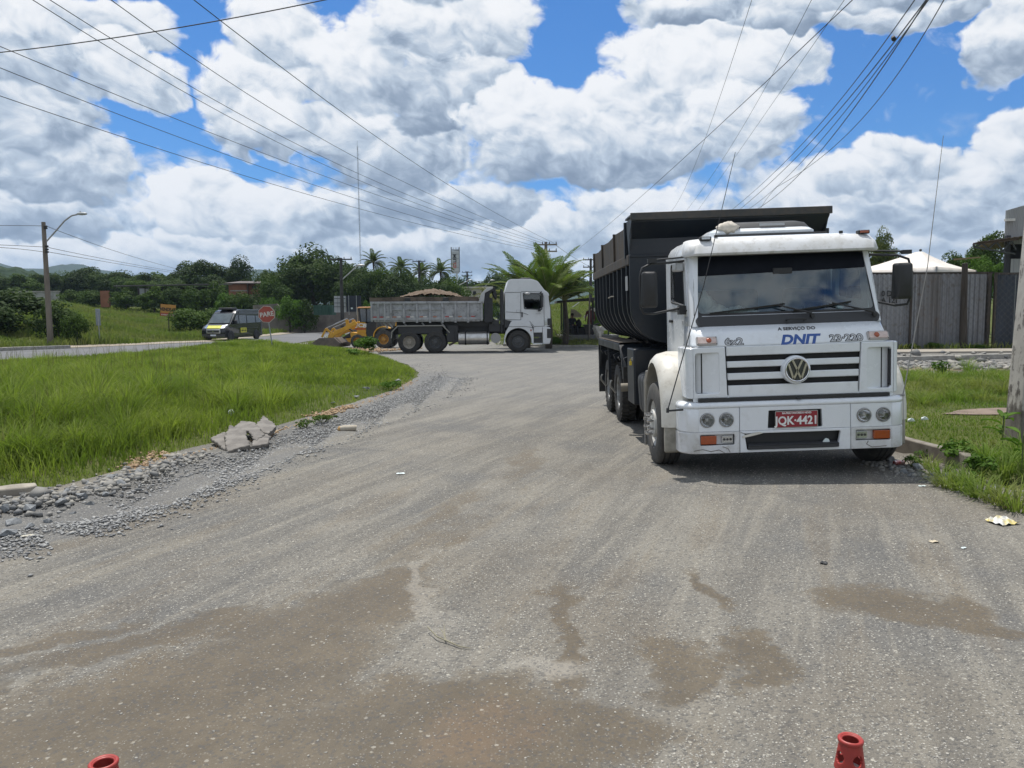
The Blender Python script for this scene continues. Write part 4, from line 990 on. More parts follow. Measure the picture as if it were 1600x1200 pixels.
b = MB(); b.plate([rpoly([(sx(u), sz(v)) for u, v in outw], .06)[::-1], rpoly([(sx(u), sz(v)) for u, v in win], .05)], Matrix.Translation((0, -.012, 0)), .02, .004); b.build('window_seal', BLACKP, cb)
b = MB(); b.box(sx(822), sx(834), .5, 1.0, sz(484), sz(470)); b.box(sx(824), sx(829), .6, .9, sz(470), sz(466)); b.build('seat', BLACKP, cb, bevel=.05)
b = MB(); b.bar((sx(830), .3, sz(478)), (sx(846), 1.6, sz(462)), .03); b.build('steering_column', BLACKP, cb)
SEAM = mat('panel_seam', (.05, .05, .055), .8)
def seam(pts, nm='panel_seam', par=None, w=.018, y=-.006):
    b = MB()
    for p, q in zip(pts[:-1], pts[1:]): b.bar((sx(p[0]), y, sz(p[1])), (sx(q[0]), y, sz(q[1])), .012, w, up=(0, 0, 1))
    return b.build(nm, SEAM, par or cb)
seam([(814.5, 500), (814.5, 458), (816, 456.3), (848, 457), (850.5, 466), (851, 510), (835, 510.5), (828, 502)], 'door_gap')
seam([(790.5, 457.6), (814, 457.3)]); seam([(791, 487.5), (800, 488), (818, 489.5), (826, 492)]); seam([(791, 499.4), (814, 500)])
b = MB(); b.box(sx(815.6), sx(817.4), -.03, 0, sz(496), sz(488)); b.build('door_handle', BLACKP, cb, bevel=.01)
b = MB(); b.box(sx(807.3), sx(813.5), -.012, 0, sz(488.3), sz(484.5)); b.build('side_badge', GREYTXT, cb, bevel=.004)
b = MB(); b.box(sx(807.8), sx(813), -.016, -.010, sz(487.8), sz(485)); b.build('badge_face', SILVER, cb)
b = MB(); b.box(sx(838), sx(845.5), -.008, 0, sz(491), sz(490.3)); b.build('model_strip', GREYTXT, cb)
b = MB(); b.prism([(sx(u), sz(v)) for u, v in ((846, 456), (853, 455), (857, 458), (859, 462.5), (857, 463), (850, 462.5))], -.02, Y1+.02, 'xz'); b.build('sun_visor', SILVER, cb, bevel=.01)
b = MB(); b.box(sx(815), sx(832), .6, 1.8, sz(437), sz(434)); b.build('roof_hatch', DARKP, cb, bevel=.04)
# mirror hanging outside, window reflection
for (u0, v0, u1, v1) in ((845.5, 458.5, 848.5, 481), ):
    b = MB(); b.box(sx(u0), sx(u1), -.38, -.10, sz(v1), sz(v0)); b.build('wing_mirror', BLACKP, cb, bevel=.05, seg=3)
b = MB(); b.box(sx(841), sx(845), -.30, -.02, sz(487), sz(484)); b.tube([(sx(845), -.02, sz(459)), (sx(846), -.25, sz(457))], .03, 6); b.build('mirror_arm', BLACKP, cb)
b = MB(); b.sphere((sx(824.5), -.16, sz(459.5)), (.14, .10, .07)); b.build('kerb_mirror', GREYTXT, cb)
# wheel arch trim, steps, bumper, headlamp
def arcp(cu, cv, r, a0, a1, n): return [(cu+r*math.cos(R(a0+(a1-a0)*i/n)), cv-r*math.sin(R(a0+(a1-a0)*i/n))) for i in range(n+1)]
b = MB(); outer = [(787.5, 537), (788.5, 527), (791, 518), (795, 511), (799, 503), (802, 501), (822, 501.5), (828, 505), (832, 511), (834, 519), (834.5, 538)]
inner = arcp(810.3, 533.5, 20.8, -8, 188, 16)
b.plate([[(sx(u), sz(v)) for u, v in outer+inner][::-1]], Matrix.Translation((0, -.05, 0)), .55, .01); b.build('wheel_arch', SILVER, cb)
seam([(791, 509), (799, 510.5), (821, 510.3), (832, 512)], y=-.058)
b = MB(); b.box(sx(789), sx(834), .05, Y1-.05, sz(512), sz(499)); b.build('arch_liner', BLACKP, cb)
b = MB(); b.box(sx(829.3), sx(831), -.07, -.05, sz(517.5), sz(515)); b.build('side_marker', ORANGE, cb)
b = MB(); b.box(sx(834.3), sx(848), -.02, .35, sz(520), sz(512)); b.build('step_panel', SILVER, cb, bevel=.01)
b = MB(); b.box(sx(834.3), sx(848), -.04, .35, sz(538.5), sz(536.5)); b.build('step_sill', SILVER, cb, bevel=.01)
for v0, v1 in ((520.5, 527), (530, 536)):
    b = MB(); b.box(sx(835), sx(847.5), .05, .32, sz(v1), sz(v0)); b.build('step_well', DARKP, cb)
b = MB(); b.box(sx(835), sx(847.5), -.03, .3, sz(529.5), sz(528)); b.build('step_tread', DARKP, cb)
b = MB(); b.loft([[(sx(u), y, sz(v)) for u, v in ((848.5, 511.5), (859.5, 511.5), (861.5, 515), (861.5, 530), (859.5, 538), (848.5, 538.5))] for y in (-.04, Y1+.04)]); b.build('bumper', SILVER, cb, bevel=.05, seg=3)
b = MB(); b.box(sx(855), sx(861.9), -.05, .02, sz(529), sz(514)); b.build('bumper_grille', BLACKP, cb, bevel=.02)
b = MB(); b.box(sx(851.3), sx(856), -.012, .2, sz(509.5), sz(497)); b.build('headlamp', CLEARLENS, cb, bevel=.04, seg=3)
b = MB(); b.box(sx(856), sx(862), -.02, Y1, sz(509), sz(498)); b.build('radiator_grille', BLACKP, cb, bevel=.02)
b = MB(); b.box(sx(784), sx(788), .1, Y1-.1, sz(508), sz(456)); b.cyl((sx(785), .25, sz(520)), (sx(785), .25, sz(452)), .07); b.build('air_intake_stack', BLACKP, cb)
# chassis
b = MB(); b.box(sx(612), sx(850), .75, .85, sz(522), sz(509)); b.box(sx(612), sx(850), 1.6, 1.7, sz(522), sz(509)); b.box(sx(620), sx(770), .5, 1.9, sz(509), sz(501))
b.box(sx(700), sx(716), .15, .8, sz(534), sz(508)); b.box(sx(765), sx(790), .3, 1.8, sz(518), sz(506)); b.build('chassis', BLACKP, ST)
for u in (640, 680.5): b = MB(); b.cyl((sx(u), .2, .55), (sx(u), 2.2, .55), .10); b.build('axle', BLACKP, ST)
b = MB(); b.cyl((sx(810.3), .2, .55), (sx(810.3), 2.2, .55), .08); b.build('axle', BLACKP, ST)
wheel(ST, (sx(810.3), .17, .55), .55, .30, -1, ax=(0, 1, 0), n=32, rim=mat('charcoal_rim', (.05, .055, .06), .6, 0, (.09, .085, .08), 9, .6)); wheel(ST, (sx(810.3), 2.28, .55), .55, .30, 1, ax=(0, 1, 0), n=24)
RIMC = mat('cream_rim', (.34, .31, .26), .6, 0, (.2, .18, .15), 10, .7); RIMD = mat('dark_rim', (.05, .055, .06), .6, 0, (.09, .085, .08), 9, .6)
for u, rm in ((640.5, RIMC), (681, RIMD)):
    wheel(ST, (sx(u), .17, .55), .55, .27, -1, ax=(0, 1, 0), n=32, hub='rear', dual=True, rim=rm); wheel(ST, (sx(u), 2.28, .55), .55, .27, 1, ax=(0, 1, 0), n=24, hub='rear', dual=True, rim=rm)
# tank and air bottle
b = MB(); b.lathe([(0, .05), (0, .30), (.02, .325), (1.53, .325), (1.55, .30), (1.55, .05)], (sx(716.5), .36, sz(528)), (1, 0, 0), 28, True); tk = b.build('fuel_tank', mat('polished_aluminium', (.58, .57, .55), .32, .85, (.42, .41, .38), 6, .6), ST, smooth=40)
for u in (727, 761): b = MB(); b.lathe([(0, .33), (0, .345), (.06, .345), (.06, .33)], (sx(u), .36, sz(528)), (1, 0, 0), 28); b.build('tank_strap', BLACKP, tk)
b = MB(); b.cyl((sx(775), .05, sz(528)), (sx(775), .7, sz(528)), .25, n=28); am = b.build('silencer_can', mat('tread_plate', (.4, .4, .4), .5, .7, (.15, .15, .15), 60, 1.0), ST)
b = MB(); b.tube([(sx(716), .3, sz(531)), (sx(708), .3, sz(536)), (sx(702), .3, sz(539))], .05, 8); b.build('exhaust_pipe', DUSTTOP, ST)
b = MB(); b.box(sx(771), sx(781), .3, .7, sz(510), sz(500)); b.build('battery_box', DARKP, ST)
# rear mudguard edge
gp = [(613.5, 527), (614.5, 517), (623.5, 508.2), (693, 508), (703.5, 519)]
b = MB()
for p, q in zip(gp[:-1], gp[1:]): b.bar((sx(p[0]), .0, sz(p[1])), (sx(q[0]), .0, sz(q[1])), .05, .05)
b.build('mudguard_edge', mat('pale_guard_edge', (.27, .265, .24), .7), ST)
b = MB()
for p, q in zip(gp[:-1], gp[1:]): b.loft([[(sx(p[0]), .03, sz(p[1])), (sx(p[0]), .65, sz(p[1])), (sx(q[0]), .65, sz(q[1])), (sx(q[0]), .03, sz(q[1]))], [(sx(p[0]), .03, sz(p[1])-.03), (sx(p[0]), .65, sz(p[1])-.03), (sx(q[0]), .65, sz(q[1])-.03), (sx(q[0]), .03, sz(q[1])-.03)]])
b.box(sx(613), sx(614.5), .02, .65, sz(541), sz(517)); b.box(sx(624), sx(692), .05, .08, sz(520), sz(509)); b.box(sx(699), sx(710), .02, .1, sz(532), sz(515)); b.build('mudguard', BLACKP, ST)
# tub
tb = empty('tipper_body'); tb.parent = ST
b = MB(); b.loft([[(sx(u), y, sz(v)) for u, v in ((582.5, 472), (755.5, 472), (755.5, 499), (750, 502), (588, 502), (585, 497))] for y in (.02, 2.42)]); b.build('tub_skin', TUBGREY, tb, bevel=.03)
b = MB(); b.box(sx(582), sx(755.5), -.07, .06, sz(474), sz(470.5)); b.build('side_rail', TUBGREY, tb, bevel=.015)
for i, u in enumerate((584, 594, 604, 613.5, 633.5, 653.5, 673.5, 693, 713, 732.5, 753.5)):
    b = MB(); b.prism([(-.075, sz(474)), (.03, sz(474)), (.03, sz(501)), (-.03, sz(501.5)), (-.075, sz(498))], sx(u)-.045, sx(u)+.045, 'yz'); b.build('rib', TUBGREY, tb, bevel=.01)
b = MB(); b.box(sx(613), sx(693), -.05, .02, sz(483.3), sz(482)); b.build('mid_rail', TUBGREY, tb)
b = MB(); b.box(sx(585), sx(754), -.04, .02, sz(498.8), sz(495.3)); b.build('lower_rail', TUBGREY, tb)
REDR = mat('red_reflector', (.40, .04, .03), .3); WHR = mat('white_reflector', (.62, .6, .56), .4); AMR = mat('faded_reflector', (.40, .15, .08), .5)
for i, (u, t_) in enumerate(((589, 0), (599, 0), (608.5, 2), (619, 1), (625.5, 2), (640, 0), (646, 2), (660.5, 1), (666, 2), (681, 3), (700, 0), (706, 2), (720, 1), (740, 0))):
    b = MB(); b.box(sx(u)-.09, sx(u)+.09, -.048, -.04, sz(495), sz(493.4)); b.build('reflector_strip', (REDR, AMR, WHR, AMR)[t_], tb)
for u in (690, ): pass
b = MB()
for u in (633.5, 653.5, 673.5, 693, 713, 732.5): b.box(sx(u)-.05, sx(u)+.05, -.05, .05, sz(503.5), sz(501.5))
for u in (601, 609, 632, 660, 690): b.bar((sx(u), .3, sz(503)), (sx(u)+.2, .3, sz(511)), .07)
b.build('tub_feet', TUBGREY, tb)
b = MB()
vs = [(sx(u), -.01, sz(v)) for u, v in ((581, 464.5), (600, 464.3), (626, 463.2), (657, 463.5), (690, 464), (720, 463.2), (748, 463.8), (750, 471), (583, 471))]
b.loft([vs, [(p[0], .04, p[2]) for p in vs]]); b.loft([[(p[0], 2.36, p[2]) for p in vs], [(p[0], 2.42, p[2]) for p in vs]]); b.box(sx(581), sx(583), 0, 2.4, sz(471), sz(464)); b.build('side_board', mat('rusty_side_board', (.13, .10, .075), .85, .0, (.06, .05, .042), 2, .9, bmp=.4, bscale=9, dirt=(.03, .028, .027), dirtamt=.8), tb)
for u in (639.5, 698): b = MB(); b.prism([(sx(u-4.5), sz(470)), (sx(u+5), sz(470)), (sx(u+4), sz(464.8)), (sx(u-3.5), sz(464.8))], -.06, -.01, 'xz'); b.build('board_bracket', BLACKP, tb, bevel=.01)
b = MB(); b.loft([[(sx(u), y, sz(v)) for u, v in ((748, 474), (757, 474), (759, 458), (771, 451.5), (772, 448.8), (762, 450.5), (753, 459))] for y in (.0, 2.42)]); b.build('front_canopy', mat('pale_canopy_paint', (.42, .43, .44), .5, 0, (.3, .3, .3), 2, .6), tb, bevel=.01)
b = MB(); b.loft([[(sx(u), y, sz(v)) for u, v in ((757.5, 503), (771, 503), (771, 467), (766, 465), (767, 458), (773, 454.5), (773, 449), (771, 448.5), (762, 454), (757.5, 462))] for y in (.06, 2.36)]); b.build('headboard', mat('black_headboard', (.018, .019, .022), .6), tb, bevel=.01)
b = MB(); b.loft([[(sx(u), y, sz(v)) for u, v in ((771, 449), (775, 450), (778, 461), (777, 468), (773, 464), (771, 458))] for y in (.3, 2.1)]); b.build('canopy_flap', BLACKP, tb, bevel=.02)
# soil heap
def heap(nm, x0, x1, y0, y1, zb, h, m, n=60, k=24, seed=1, px=None):
    g_ = np.random.default_rng(seed); X, Y = np.meshgrid(np.linspace(0, 1, n), np.linspace(0, 1, k))
    H = np.sin(np.pi*np.clip(X*1.0, 0, 1))**.8*np.sin(np.pi*(.12+.76*Y))**.7
    Z = zb+h*H*(1+.06*np.sin(X*19+Y*9)+.05*np.sin(X*37-Y*17+2))+g_.normal(0, .022, X.shape)
    V = np.stack([x0+(x1-x0)*X, y0+(y1-y0)*Y, Z], -1).reshape(-1, 3)
    i = np.arange(n-1)[None, :]+np.arange(k-1)[:, None]*n
    return mesh_np(nm, V, np.stack([i, i+1, i+1+n, i+n], -1).reshape(-1, 4), m)
SOILH = mat('brown_rubble_soil', (.125, .085, .055), .95, 0, (.10, .07, .045), 3, .8, bmp=1.0, bscale=14, bdist=.05, dirt=(.27, .24, .2), dirtamt=.5)
hp = heap('soil_load', sx(622), sx(728), .05, 2.35, sz(466), .46, SOILH); hp.matrix_world = Matrix.Translation((0, SY, 0)) @ Matrix.Rotation(R(2.5), 4, 'Z')
tag(hp, 'heap of brown soil and rubble loaded on the silver truck', 'soil heap', kind=None)
b = MB(); b.box(sx(584), sx(750), .05, 2.36, sz(471), sz(466.5)); b.build('bed_floor', SOILH, tb)

# ------------------------------------------------------------------ backhoe loader
BY = 45.0; KB = BY/FPX
JC = empty('backhoe_loader', (0, BY, 0), R(-6), 'yellow backhoe loader digging with its front bucket beside the silver truck', 'backhoe loader')
YEL = mat('construction_yellow', (.62, .33, .03), .45, 0, (.5, .25, .02), 2, .6, dirt=(.22, .16, .08), dirtamt=.35)
def bx(u): return (u-545)*KB
def bz(v): return (545.5-v)*KB
JC.location.x = (545-800)*KB
def bpoly(nm, pts, y0, y1, m, bevel=.012, par=JC):
    b = MB(); b.prism([(bx(u), bz(v)) for u, v in pts], y0, y1, 'xz'); return b.build(nm, m, par, bevel=bevel)
BUCK = mat('worn_bucket_steel', (.11, .095, .085), .7, .3, (.2, .17, .14), 4, .7, bmp=.2, bscale=20)
b = MB(); rings = []
for y in (-.9, 1.3):
    rings.append([(bx(u), y, bz(v)) for u, v in ((489, 540.5), (536, 543.5), (540, 537), (530, 528.5), (507, 529.5), (510, 531), (529, 531), (536, 537), (533, 541), (490, 538.8))])
b.loft(rings); bk_ = b.build('bucket', BUCK, JC)
for y in (-.92, 1.29): 
    b = MB(); b.prism([(bx(u), bz(v)) for u, v in ((489, 540.5), (536, 543.5), (540, 537), (530, 528.5), (507, 529))], y, y+.04, 'xz'); b.build('bucket_side', BUCK, bk_)
for y in (-.4, .2, .8): b = MB(); b.bar((bx(492), y, bz(538)), (bx(512), y, bz(529)), .12, .05); b.build('bucket_rib', BUCK, bk_)
for y in (-.45, .75):
    b = MB(); pts = [(bx(u), y, bz(v)) for u, v in ((519, 531), (527, 522), (543, 516), (562, 505.5))]
    for p, q in zip(pts[:-1], pts[1:]): b.bar(p, q, .14, .26)
    b.build('loader_arm', YEL, JC, bevel=.02)
    b = MB(); b.bar((bx(507), y, bz(528)), (bx(514), y, bz(515)), .09, .10); b.bar((bx(514), y, bz(515)), (bx(524), y, bz(523)), .09, .12); b.build('bucket_link', YEL, JC)
    b = MB(); b.cyl((bx(514), y+.05, bz(514.5)), (bx(530), y+.05, bz(508)), .045); b.cyl((bx(529), y+.05, bz(508.5)), (bx(548), y+.05, bz(500.5)), .07); b.build('hydraulic_ram', mat('ram_chrome_black', (.25, .25, .25), .35, .6), JC)
    b = MB(); b.cyl((bx(541), y+.16, bz(511)), (bx(556), y+.16, bz(519)), .05); b.build('lift_ram', BLACKP, JC)
    b = MB(); b.bar((bx(547.5), y, bz(501)), (bx(549), y, bz(513)), .10, .18); b.build('arm_tower', YEL, JC)
bpoly('bonnet', ((561, 520), (559, 506), (563, 503.6), (571, 503.8), (575.5, 507), (576.5, 523), (562, 522.5)), -.25, .65, YEL, .04)
bpoly('lower_frame', ((551, 523), (551, 520.5), (576, 523), (577, 529), (560, 531), (552, 530)), -.3, .7, YEL)
bpoly('front_axle_frame', ((542, 530), (556, 529), (561, 533), (552, 537.5), (546, 535.5)), -.2, .6, YEL)
bpoly('radiator', ((537.5, 529), (551.5, 520.5), (552, 528), (540, 530.5)), -.25, .65, BLACKP)
bpoly('cab_base', ((576, 522), (577, 507), (592, 504), (593, 525), (580, 530)), -.3, .8, BLACKP)
b = MB(); b.box(bx(570), bx(592), .0-.35, .85, bz(535), bz(527)); b.build('undercarriage', BLACKP, JC)
for u0, u1 in ((564, 566), (575.5, 577.5), (586, 588)):
    for y in (-.28, .72): b = MB(); b.bar((bx(u1-.5+ (2 if u0 < 570 else 0)), y, bz(505)), (bx(u0+1.5), y, bz(484.5)), .06); b.build('cab_pillar', BLACKP, JC)
bpoly('side_window', ((567.5, 505), (566.5, 485), (586.5, 485), (588, 505)), -.265, -.255, glassmat('loader_glass', (.06, .07, .08), .04), 0)
bpoly('side_window', ((567.5, 505), (566.5, 485), (586.5, 485), (588, 505)), .70, .71, DGLASS, 0)
b = MB(); b.box(bx(572), bx(579), -.0, .5, bz(512), bz(495)); b.build('seat', BLACKP, JC, bevel=.05)
bpoly('cab_roof', ((563.5, 483.5), (565, 481.8), (586, 481.5), (588, 483.5)), -.36, .82, mat('orange_roof_paint', (.72, .36, .14), .5), .02)  # cab roof in its own even orange
b = MB(); b.tube([(bx(562), -.15, bz(505)), (bx(562), -.15, bz(484)), (bx(561), -.15, bz(482))], .035, 8); b.build('exhaust_stack', mat('stack_metal', (.45, .38, .3), .5, .3), JC)
rings = []
b = MB()
for k in range(10):
    a = R(180-k*14); cx, cz = bx(604.5), bz(528)
    rings.append([(cx+rr*math.cos(a), y, cz+rr*math.sin(a)) for y, rr in ((-.45, .62), (.05, .62), (.05, .56), (-.45, .56))])
b.loft(rings); b.build('rear_fender', YEL, JC, smooth=40)
YR = mat('yellow_hub', (.55, .28, .04), .6, 0, (.3, .2, .1), 8, .7)
for y, sd_ in ((-.25, -1), (.75, 1)): wheel(JC, (bx(562.5), y, .40), .41, .26, sd_, ax=(0, 1, 0), n=24, rim=YR, tyre=RUBBER_DUSTY, hub='rear')
for y, sd_ in ((-.28, -1), (.82, 1)): wheel(JC, (bx(604.5), y, .53), .54, .34, sd_, ax=(0, 1, 0), n=24, lugs=True, rim=YR, tyre=RUBBER_DUSTY, hub='rear')
bpoly('rear_frame', ((592, 520), (620, 512), (622, 530), (608, 537), (595, 530)), .0, .5, BLACKP)
b = MB(); 
for p, q, w_ in (((618, 525), (628, 490), .22), ((628, 490), (612, 480), .18), ((612, 480), (622, 505), .14)): b.bar((bx(p[0]), .25, bz(p[1])), (bx(q[0]), .25, bz(q[1])), w_, w_)
b.build('backhoe_boom', YEL, JC)
text('JCB', .30, 'bonnet_lettering', WHITETXT, JC, (bx(568.5), -.27, bz(510.3)), (R(90), R(4), 0), .004, .012, .15, 1.35)
b = MB(); b.box(bx(559), bx(575), -.262, -.25, bz(517), bz(514)); b.build('bonnet_stripe', mat('red_stripe', (.45, .10, .03), .5), JC)

# ------------------------------------------------------------------ black passenger van.  local x: forward, y: left, z up
vp = G(361, 532.5)
VN = empty('passenger_van', (vp.x-.55, vp.y+2.0, .02), R(-101), 'black high-roof passenger van with yellow signs driving on the paved road', 'van')
BLK = mat('black_van_paint', (.014, .016, .02), .22, 0, (.018, .02, .024), 3, .5, coat=.6)
L0 = 2.75   # front overhang reference: front at x=L0
prof = [(2.75, .32), (2.80, .60), (2.74, .95), (2.45, 1.16), (1.98, 1.33), (1.20, 2.12), (.85, 2.36), (.3, 2.46), (-2.6, 2.48), (-2.80, 2.38), (-2.86, 1.5), (-2.88, .40), (-2.7, .30)]
rings = []
for y, k, zk in ((-1.0, .985, .0), (-1.02, 1, .0), (-.9, 1, .02), (0, 1.01, .03), (.9, 1, .02), (1.02, 1, 0), (1.0, .985, 0)):
    tum = abs(y) > .95
    rings.append([(x*k, y*(1-.10*max(0, z-1.2)/1.3 if tum else 1), z+(zk if z > 2 else 0)) for x, z in prof])
b = MB(); b.loft(rings); body = b.build('body', BLK, VN, smooth=40)
def vside(pts, m, nm, d=.012, par=VN, s=1):
    b = MB(); r = rpoly(pts, .05)
    f = lambda p, o: (p[0], s*((1.02)*(1-.10*max(0, p[1]-1.2)/1.3)+o), p[1])
    b.loft([[f(p, 0) for p in r], [f(p, d) for p in r]]); return b.build(nm, m, par)
VG = mat('tinted_window', (.03, .04, .042), .08, 0, (.05, .06, .06), 3, .5, coat=1.0)
for s in (-1, 1):
    vside([(.75, 1.35), (1.55, 1.36), (1.08, 1.98), (.78, 2.05)], VG, 'front_door_window', s=s)
    vside([(-.42, 1.38), (.66, 1.36), (.66, 2.02), (-.42, 2.02)], VG, 'side_window', s=s)
    vside([(-1.85, 1.40), (-.52, 1.38), (-.52, 2.0), (-1.85, 1.98)], VG, 'side_window', s=s)
    vside([(-2.72, 1.42), (-1.95, 1.40), (-1.95, 1.98), (-2.72, 1.95)], VG, 'side_window', s=s)
    vside([(-2.6, 2.12), (.62, 2.14), (.62, 2.26), (-2.6, 2.24)], mat('roof_stripe', (.10, .11, .12), .3), 'roof_band', s=s)
    vside([(-2.2, .98), (2.0, 1.02), (2.0, 1.06), (-2.2, 1.02)], mat('side_rub_strip', (.05, .052, .055), .5), 'rub_strip', s=s)
    vside([(-.35, .62), (.55, .60), (.55, 1.0), (-.35, 1.0)], mat('yellow_sticker', (.68, .66, .05), .5), 'yellow_sign', d=.02, s=s)
    for (x0, x1, z0, z1) in ((-.25, -.1, .84, .92), (-.05, .45, .86, .91), (-.28, .05, .70, .78), (.12, .45, .70, .80)):
        vside([(x0, z0), (x1, z0), (x1, z1), (x0, z1)], BLACKTXT, 'sign_print', d=.024, s=s)
    for (x,) in ((1.98,), (-2.0,)):
        b = MB(); rr = []
        for k in range(11):
            a = R(-5+19*k); rr.append([(x+q*math.cos(a), s*yy, .36+q*math.sin(a)) for yy, q in ((.98, .44), (1.045, .43), (1.045, .38), (.98, .38))])
        b.loft(rr); b.build('wheel_arch', DARKP, VN, smooth=40)
        b = MB(); b.cyl((x, s*.9, .36), (x, s*1.026, .36), .40, n=28); b.build('arch_void', BLACKP, VN)
        wheel(VN, (x, s*.93, .34), .34, .22, s, ax=(0, 1, 0), n=24, hub='rear', rim=mat('bright_hubcap', (.5, .51, .52), .35, .5))
    b = MB(); b.box(1.32, 1.50, *sorted((s*1.0, s*1.26)), 1.30, 1.62); mr_ = b.build('wing_mirror', BLACKP, VN, bevel=.05, seg=3)
    b = MB(); b.loft([[(2.74, s*.60, .96), (2.52, s*.62, 1.17), (2.15, s*.85, 1.28), (2.30, s*.98, 1.14), (2.55, s*.97, 1.0)], [(2.80, s*.60, .97), (2.55, s*.62, 1.20), (2.16, s*.87, 1.31), (2.34, s*1.01, 1.15), (2.60, s*1.0, 1.01)]]); b.build('headlight', CLEARLENS, VN, bevel=.01)
b = MB(); b.loft([[(1.93+.02, y*.9, 1.38), (1.93+.02, -y*.9, 1.38), (1.22, -y*.80, 2.12), (1.22, y*.80, 2.12)] for y in (1,)]+[[(1.97+.02, y*.9, 1.40), (1.97+.02, -y*.9, 1.40), (1.26, -y*.80, 2.14), (1.26, y*.80, 2.14)] for y in (1,)]); b.build('windscreen', mat('van_windscreen', (.10, .12, .12), .06, 0, (.05, .06, .06), 2, .6, coat=1.0), VN)
b = MB(); b.box(2.76, 2.83, -.60, .60, .58, .92); fr = b.build('grille_surround', mat('silver_trim', (.5, .51, .52), .3, .5), VN, bevel=.04, seg=3)
b = MB(); b.box(2.80, 2.845, -.50, .50, .66, .82); b.build('radiator_grille', BLACKP, fr)
b = MB(); b.cyl((2.84, 0, .76), (2.86, 0, .76), .07); b.build('badge_disc', CHROME, fr)
b = MB(); b.box(2.60, 2.84, -1.0, 1.0, .26, .52); b.build('front_bumper', DARKP, VN, bevel=.05, seg=3)
b = MB(); b.box(2.84, 2.86, -.24, .24, .38, .50); b.build('number_plate', mat('white_blue_plate', (.6, .66, .75), .4), VN)
b = MB(); b.loft([[(2.73, -.62, .98), (2.73, .62, .98), (2.45, .66, 1.19), (2.45, -.66, 1.19)], [(2.75, -.62, .99), (2.75, .62, .99), (2.47, .66, 1.205), (2.47, -.66, 1.205)]]); b.build('yellow_sign', mat('yellow_bonnet_sticker', (.62, .62, .08), .5), VN)
b = MB(); b.box(.25, 1.0, -.62, .62, 2.44, 2.62); ac_ = b.build('roof_cooler', DARKP, VN, bevel=.05)
for k in range(5): b = MB(); b.box(.98, 1.02, -.5+.21*k, -.38+.21*k, 2.50, 2.58); b.build('fan_opening', BLACKP, ac_)
b = MB(); b.box(-2.92, -2.80, -1.0, 1.0, .30, .55); b.build('rear_bumper', DARKP, VN)
b = MB(); b.box(-2.7, 2.6, -.95, .95, .22, .40); b.build('underside', BLACKP, VN)

# ------------------------------------------------------------------ poles, lamps, cables
POLEW = mat('grey_concrete_pole', (.20, .17, .14), .9, 0, (.13, .11, .09), 3, .7, bmp=.3, bscale=30, streak=(1, 1, .2))
POLED = mat('dark_pole', (.05, .047, .045), .85, 0, (.03, .03, .03), 3, .7)
GALV = mat('galvanised_steel', (.36, .37, .38), .5, .5, (.27, .27, .27), 4, .6)
def pole(name, u, vtop, Y, r, label, m=POLEW, arms=(), group=None, lean=0.0):
    """arms: (v of the crossarm, half width m)"""
    b0 = P(u, vtop+20, Y); x = b0.x; zb = gz(x, Y); top = P(u, vtop, Y).z
    t = empty(name, (x, Y, zb), 0, label, 'power pole' if name == 'power_pole' else 'lamp post', group)
    b = MB(); b.cyl((0, 0, -.3), (lean, 0, top-zb), r*1.3, r*.8, 10); b.build('shaft', m, t)
    for v, hw in arms:
        z = P(u, v, Y).z-zb; b = MB(); b.bar((-hw, -.12, z), (hw, -.12, z), .10, .12); ar = b.build('crossarm', m, t)
        for k in range(4):
            xx = -hw*.92+hw*1.84*k/3; b = MB(); b.cyl((xx, -.12, z+.05), (xx, -.12, z+.26), .05, .03, 6); b.build('insulator', POLED, ar)
    return t, top-zb
# street lamp at the left
lp, h = pole('street_lamp', 69, 347, 50, .15, 'curved-arm street lamp on a grey pole at the left edge of the paved road')
b = MB(); a0 = P(71, 378, 50); a1 = P(88, 360, 50); a2 = P(101, 345, 50); a3 = P(112, 337, 50); a4 = P(121, 335, 50); o_ = Vector(lp.location)
b.tube([Vector((0, 0, (a0-o_).z-.1))]+[p-o_ for p in (a1, a2, a3, a4)], .05, 8); b.build('lamp_arm', GALV, lp)
b = MB(); c = P(128, 334, 50)-o_; b.sphere((0, 0, 0), (.36, .14, .10), 14, 8); b.v = [(p[0]+c.x, p[1]+c.y, p[2]+c.z) for p in b.v]; b.cyl(c+Vector((-.1, 0, .08)), c+Vector((-.1, 0, .16)), .04); b.build('lamp_head', mat('lamp_head_grey', (.4, .42, .42), .4), lp, smooth=60)
b = MB()
for v in (354, 357, 385, 390, 394): z = P(71, v, 50).z-o_.z; b.cyl((.1, -.1, z), (.28, -.12, z), .06, n=8)
b.build('insulator_brackets', POLED, lp)
# power poles along the far road
p1, _ = pole('power_pole', 533, 403, 78, .17, 'dark power pole with one crossarm and a street light, rising above the loader', POLED, ((405.5, 1.15),))
b = MB(); o_ = Vector(p1.location); b.tube([Vector((0, 0, (P(533, 438, 78)-o_).z)), P(558, 416, 78)-o_, P(561, 415, 78)-o_], .06, 6); b.sphere(tuple(P(564, 414.5, 78)-o_), (.45, .16, .10)); b.build('lamp_arm', GALV, p1)
p2, _ = pole('power_pole', 655, 407, 120, .2, 'power pole among the coconut palms between the second and third palm', POLED, ((408.5, 1.0),))
p3, _ = pole('power_pole', 853, 378, 70, .16, 'power pole with two crossarms rising out of the big roadside palm', POLEW, ((382.5, 1.0), (393, 1.0)))
p4, _ = pole('power_pole', 923, 404, 95, .17, 'power pole with two crossarms beside the rear of the black tipper body', POLED, ((406, .95), (417.5, .95)))
p5, _ = pole('power_pole', 933, 434, 170, .2, 'small distant power pole on the grassy bank', POLED, ((436, .9), (441, .9)))
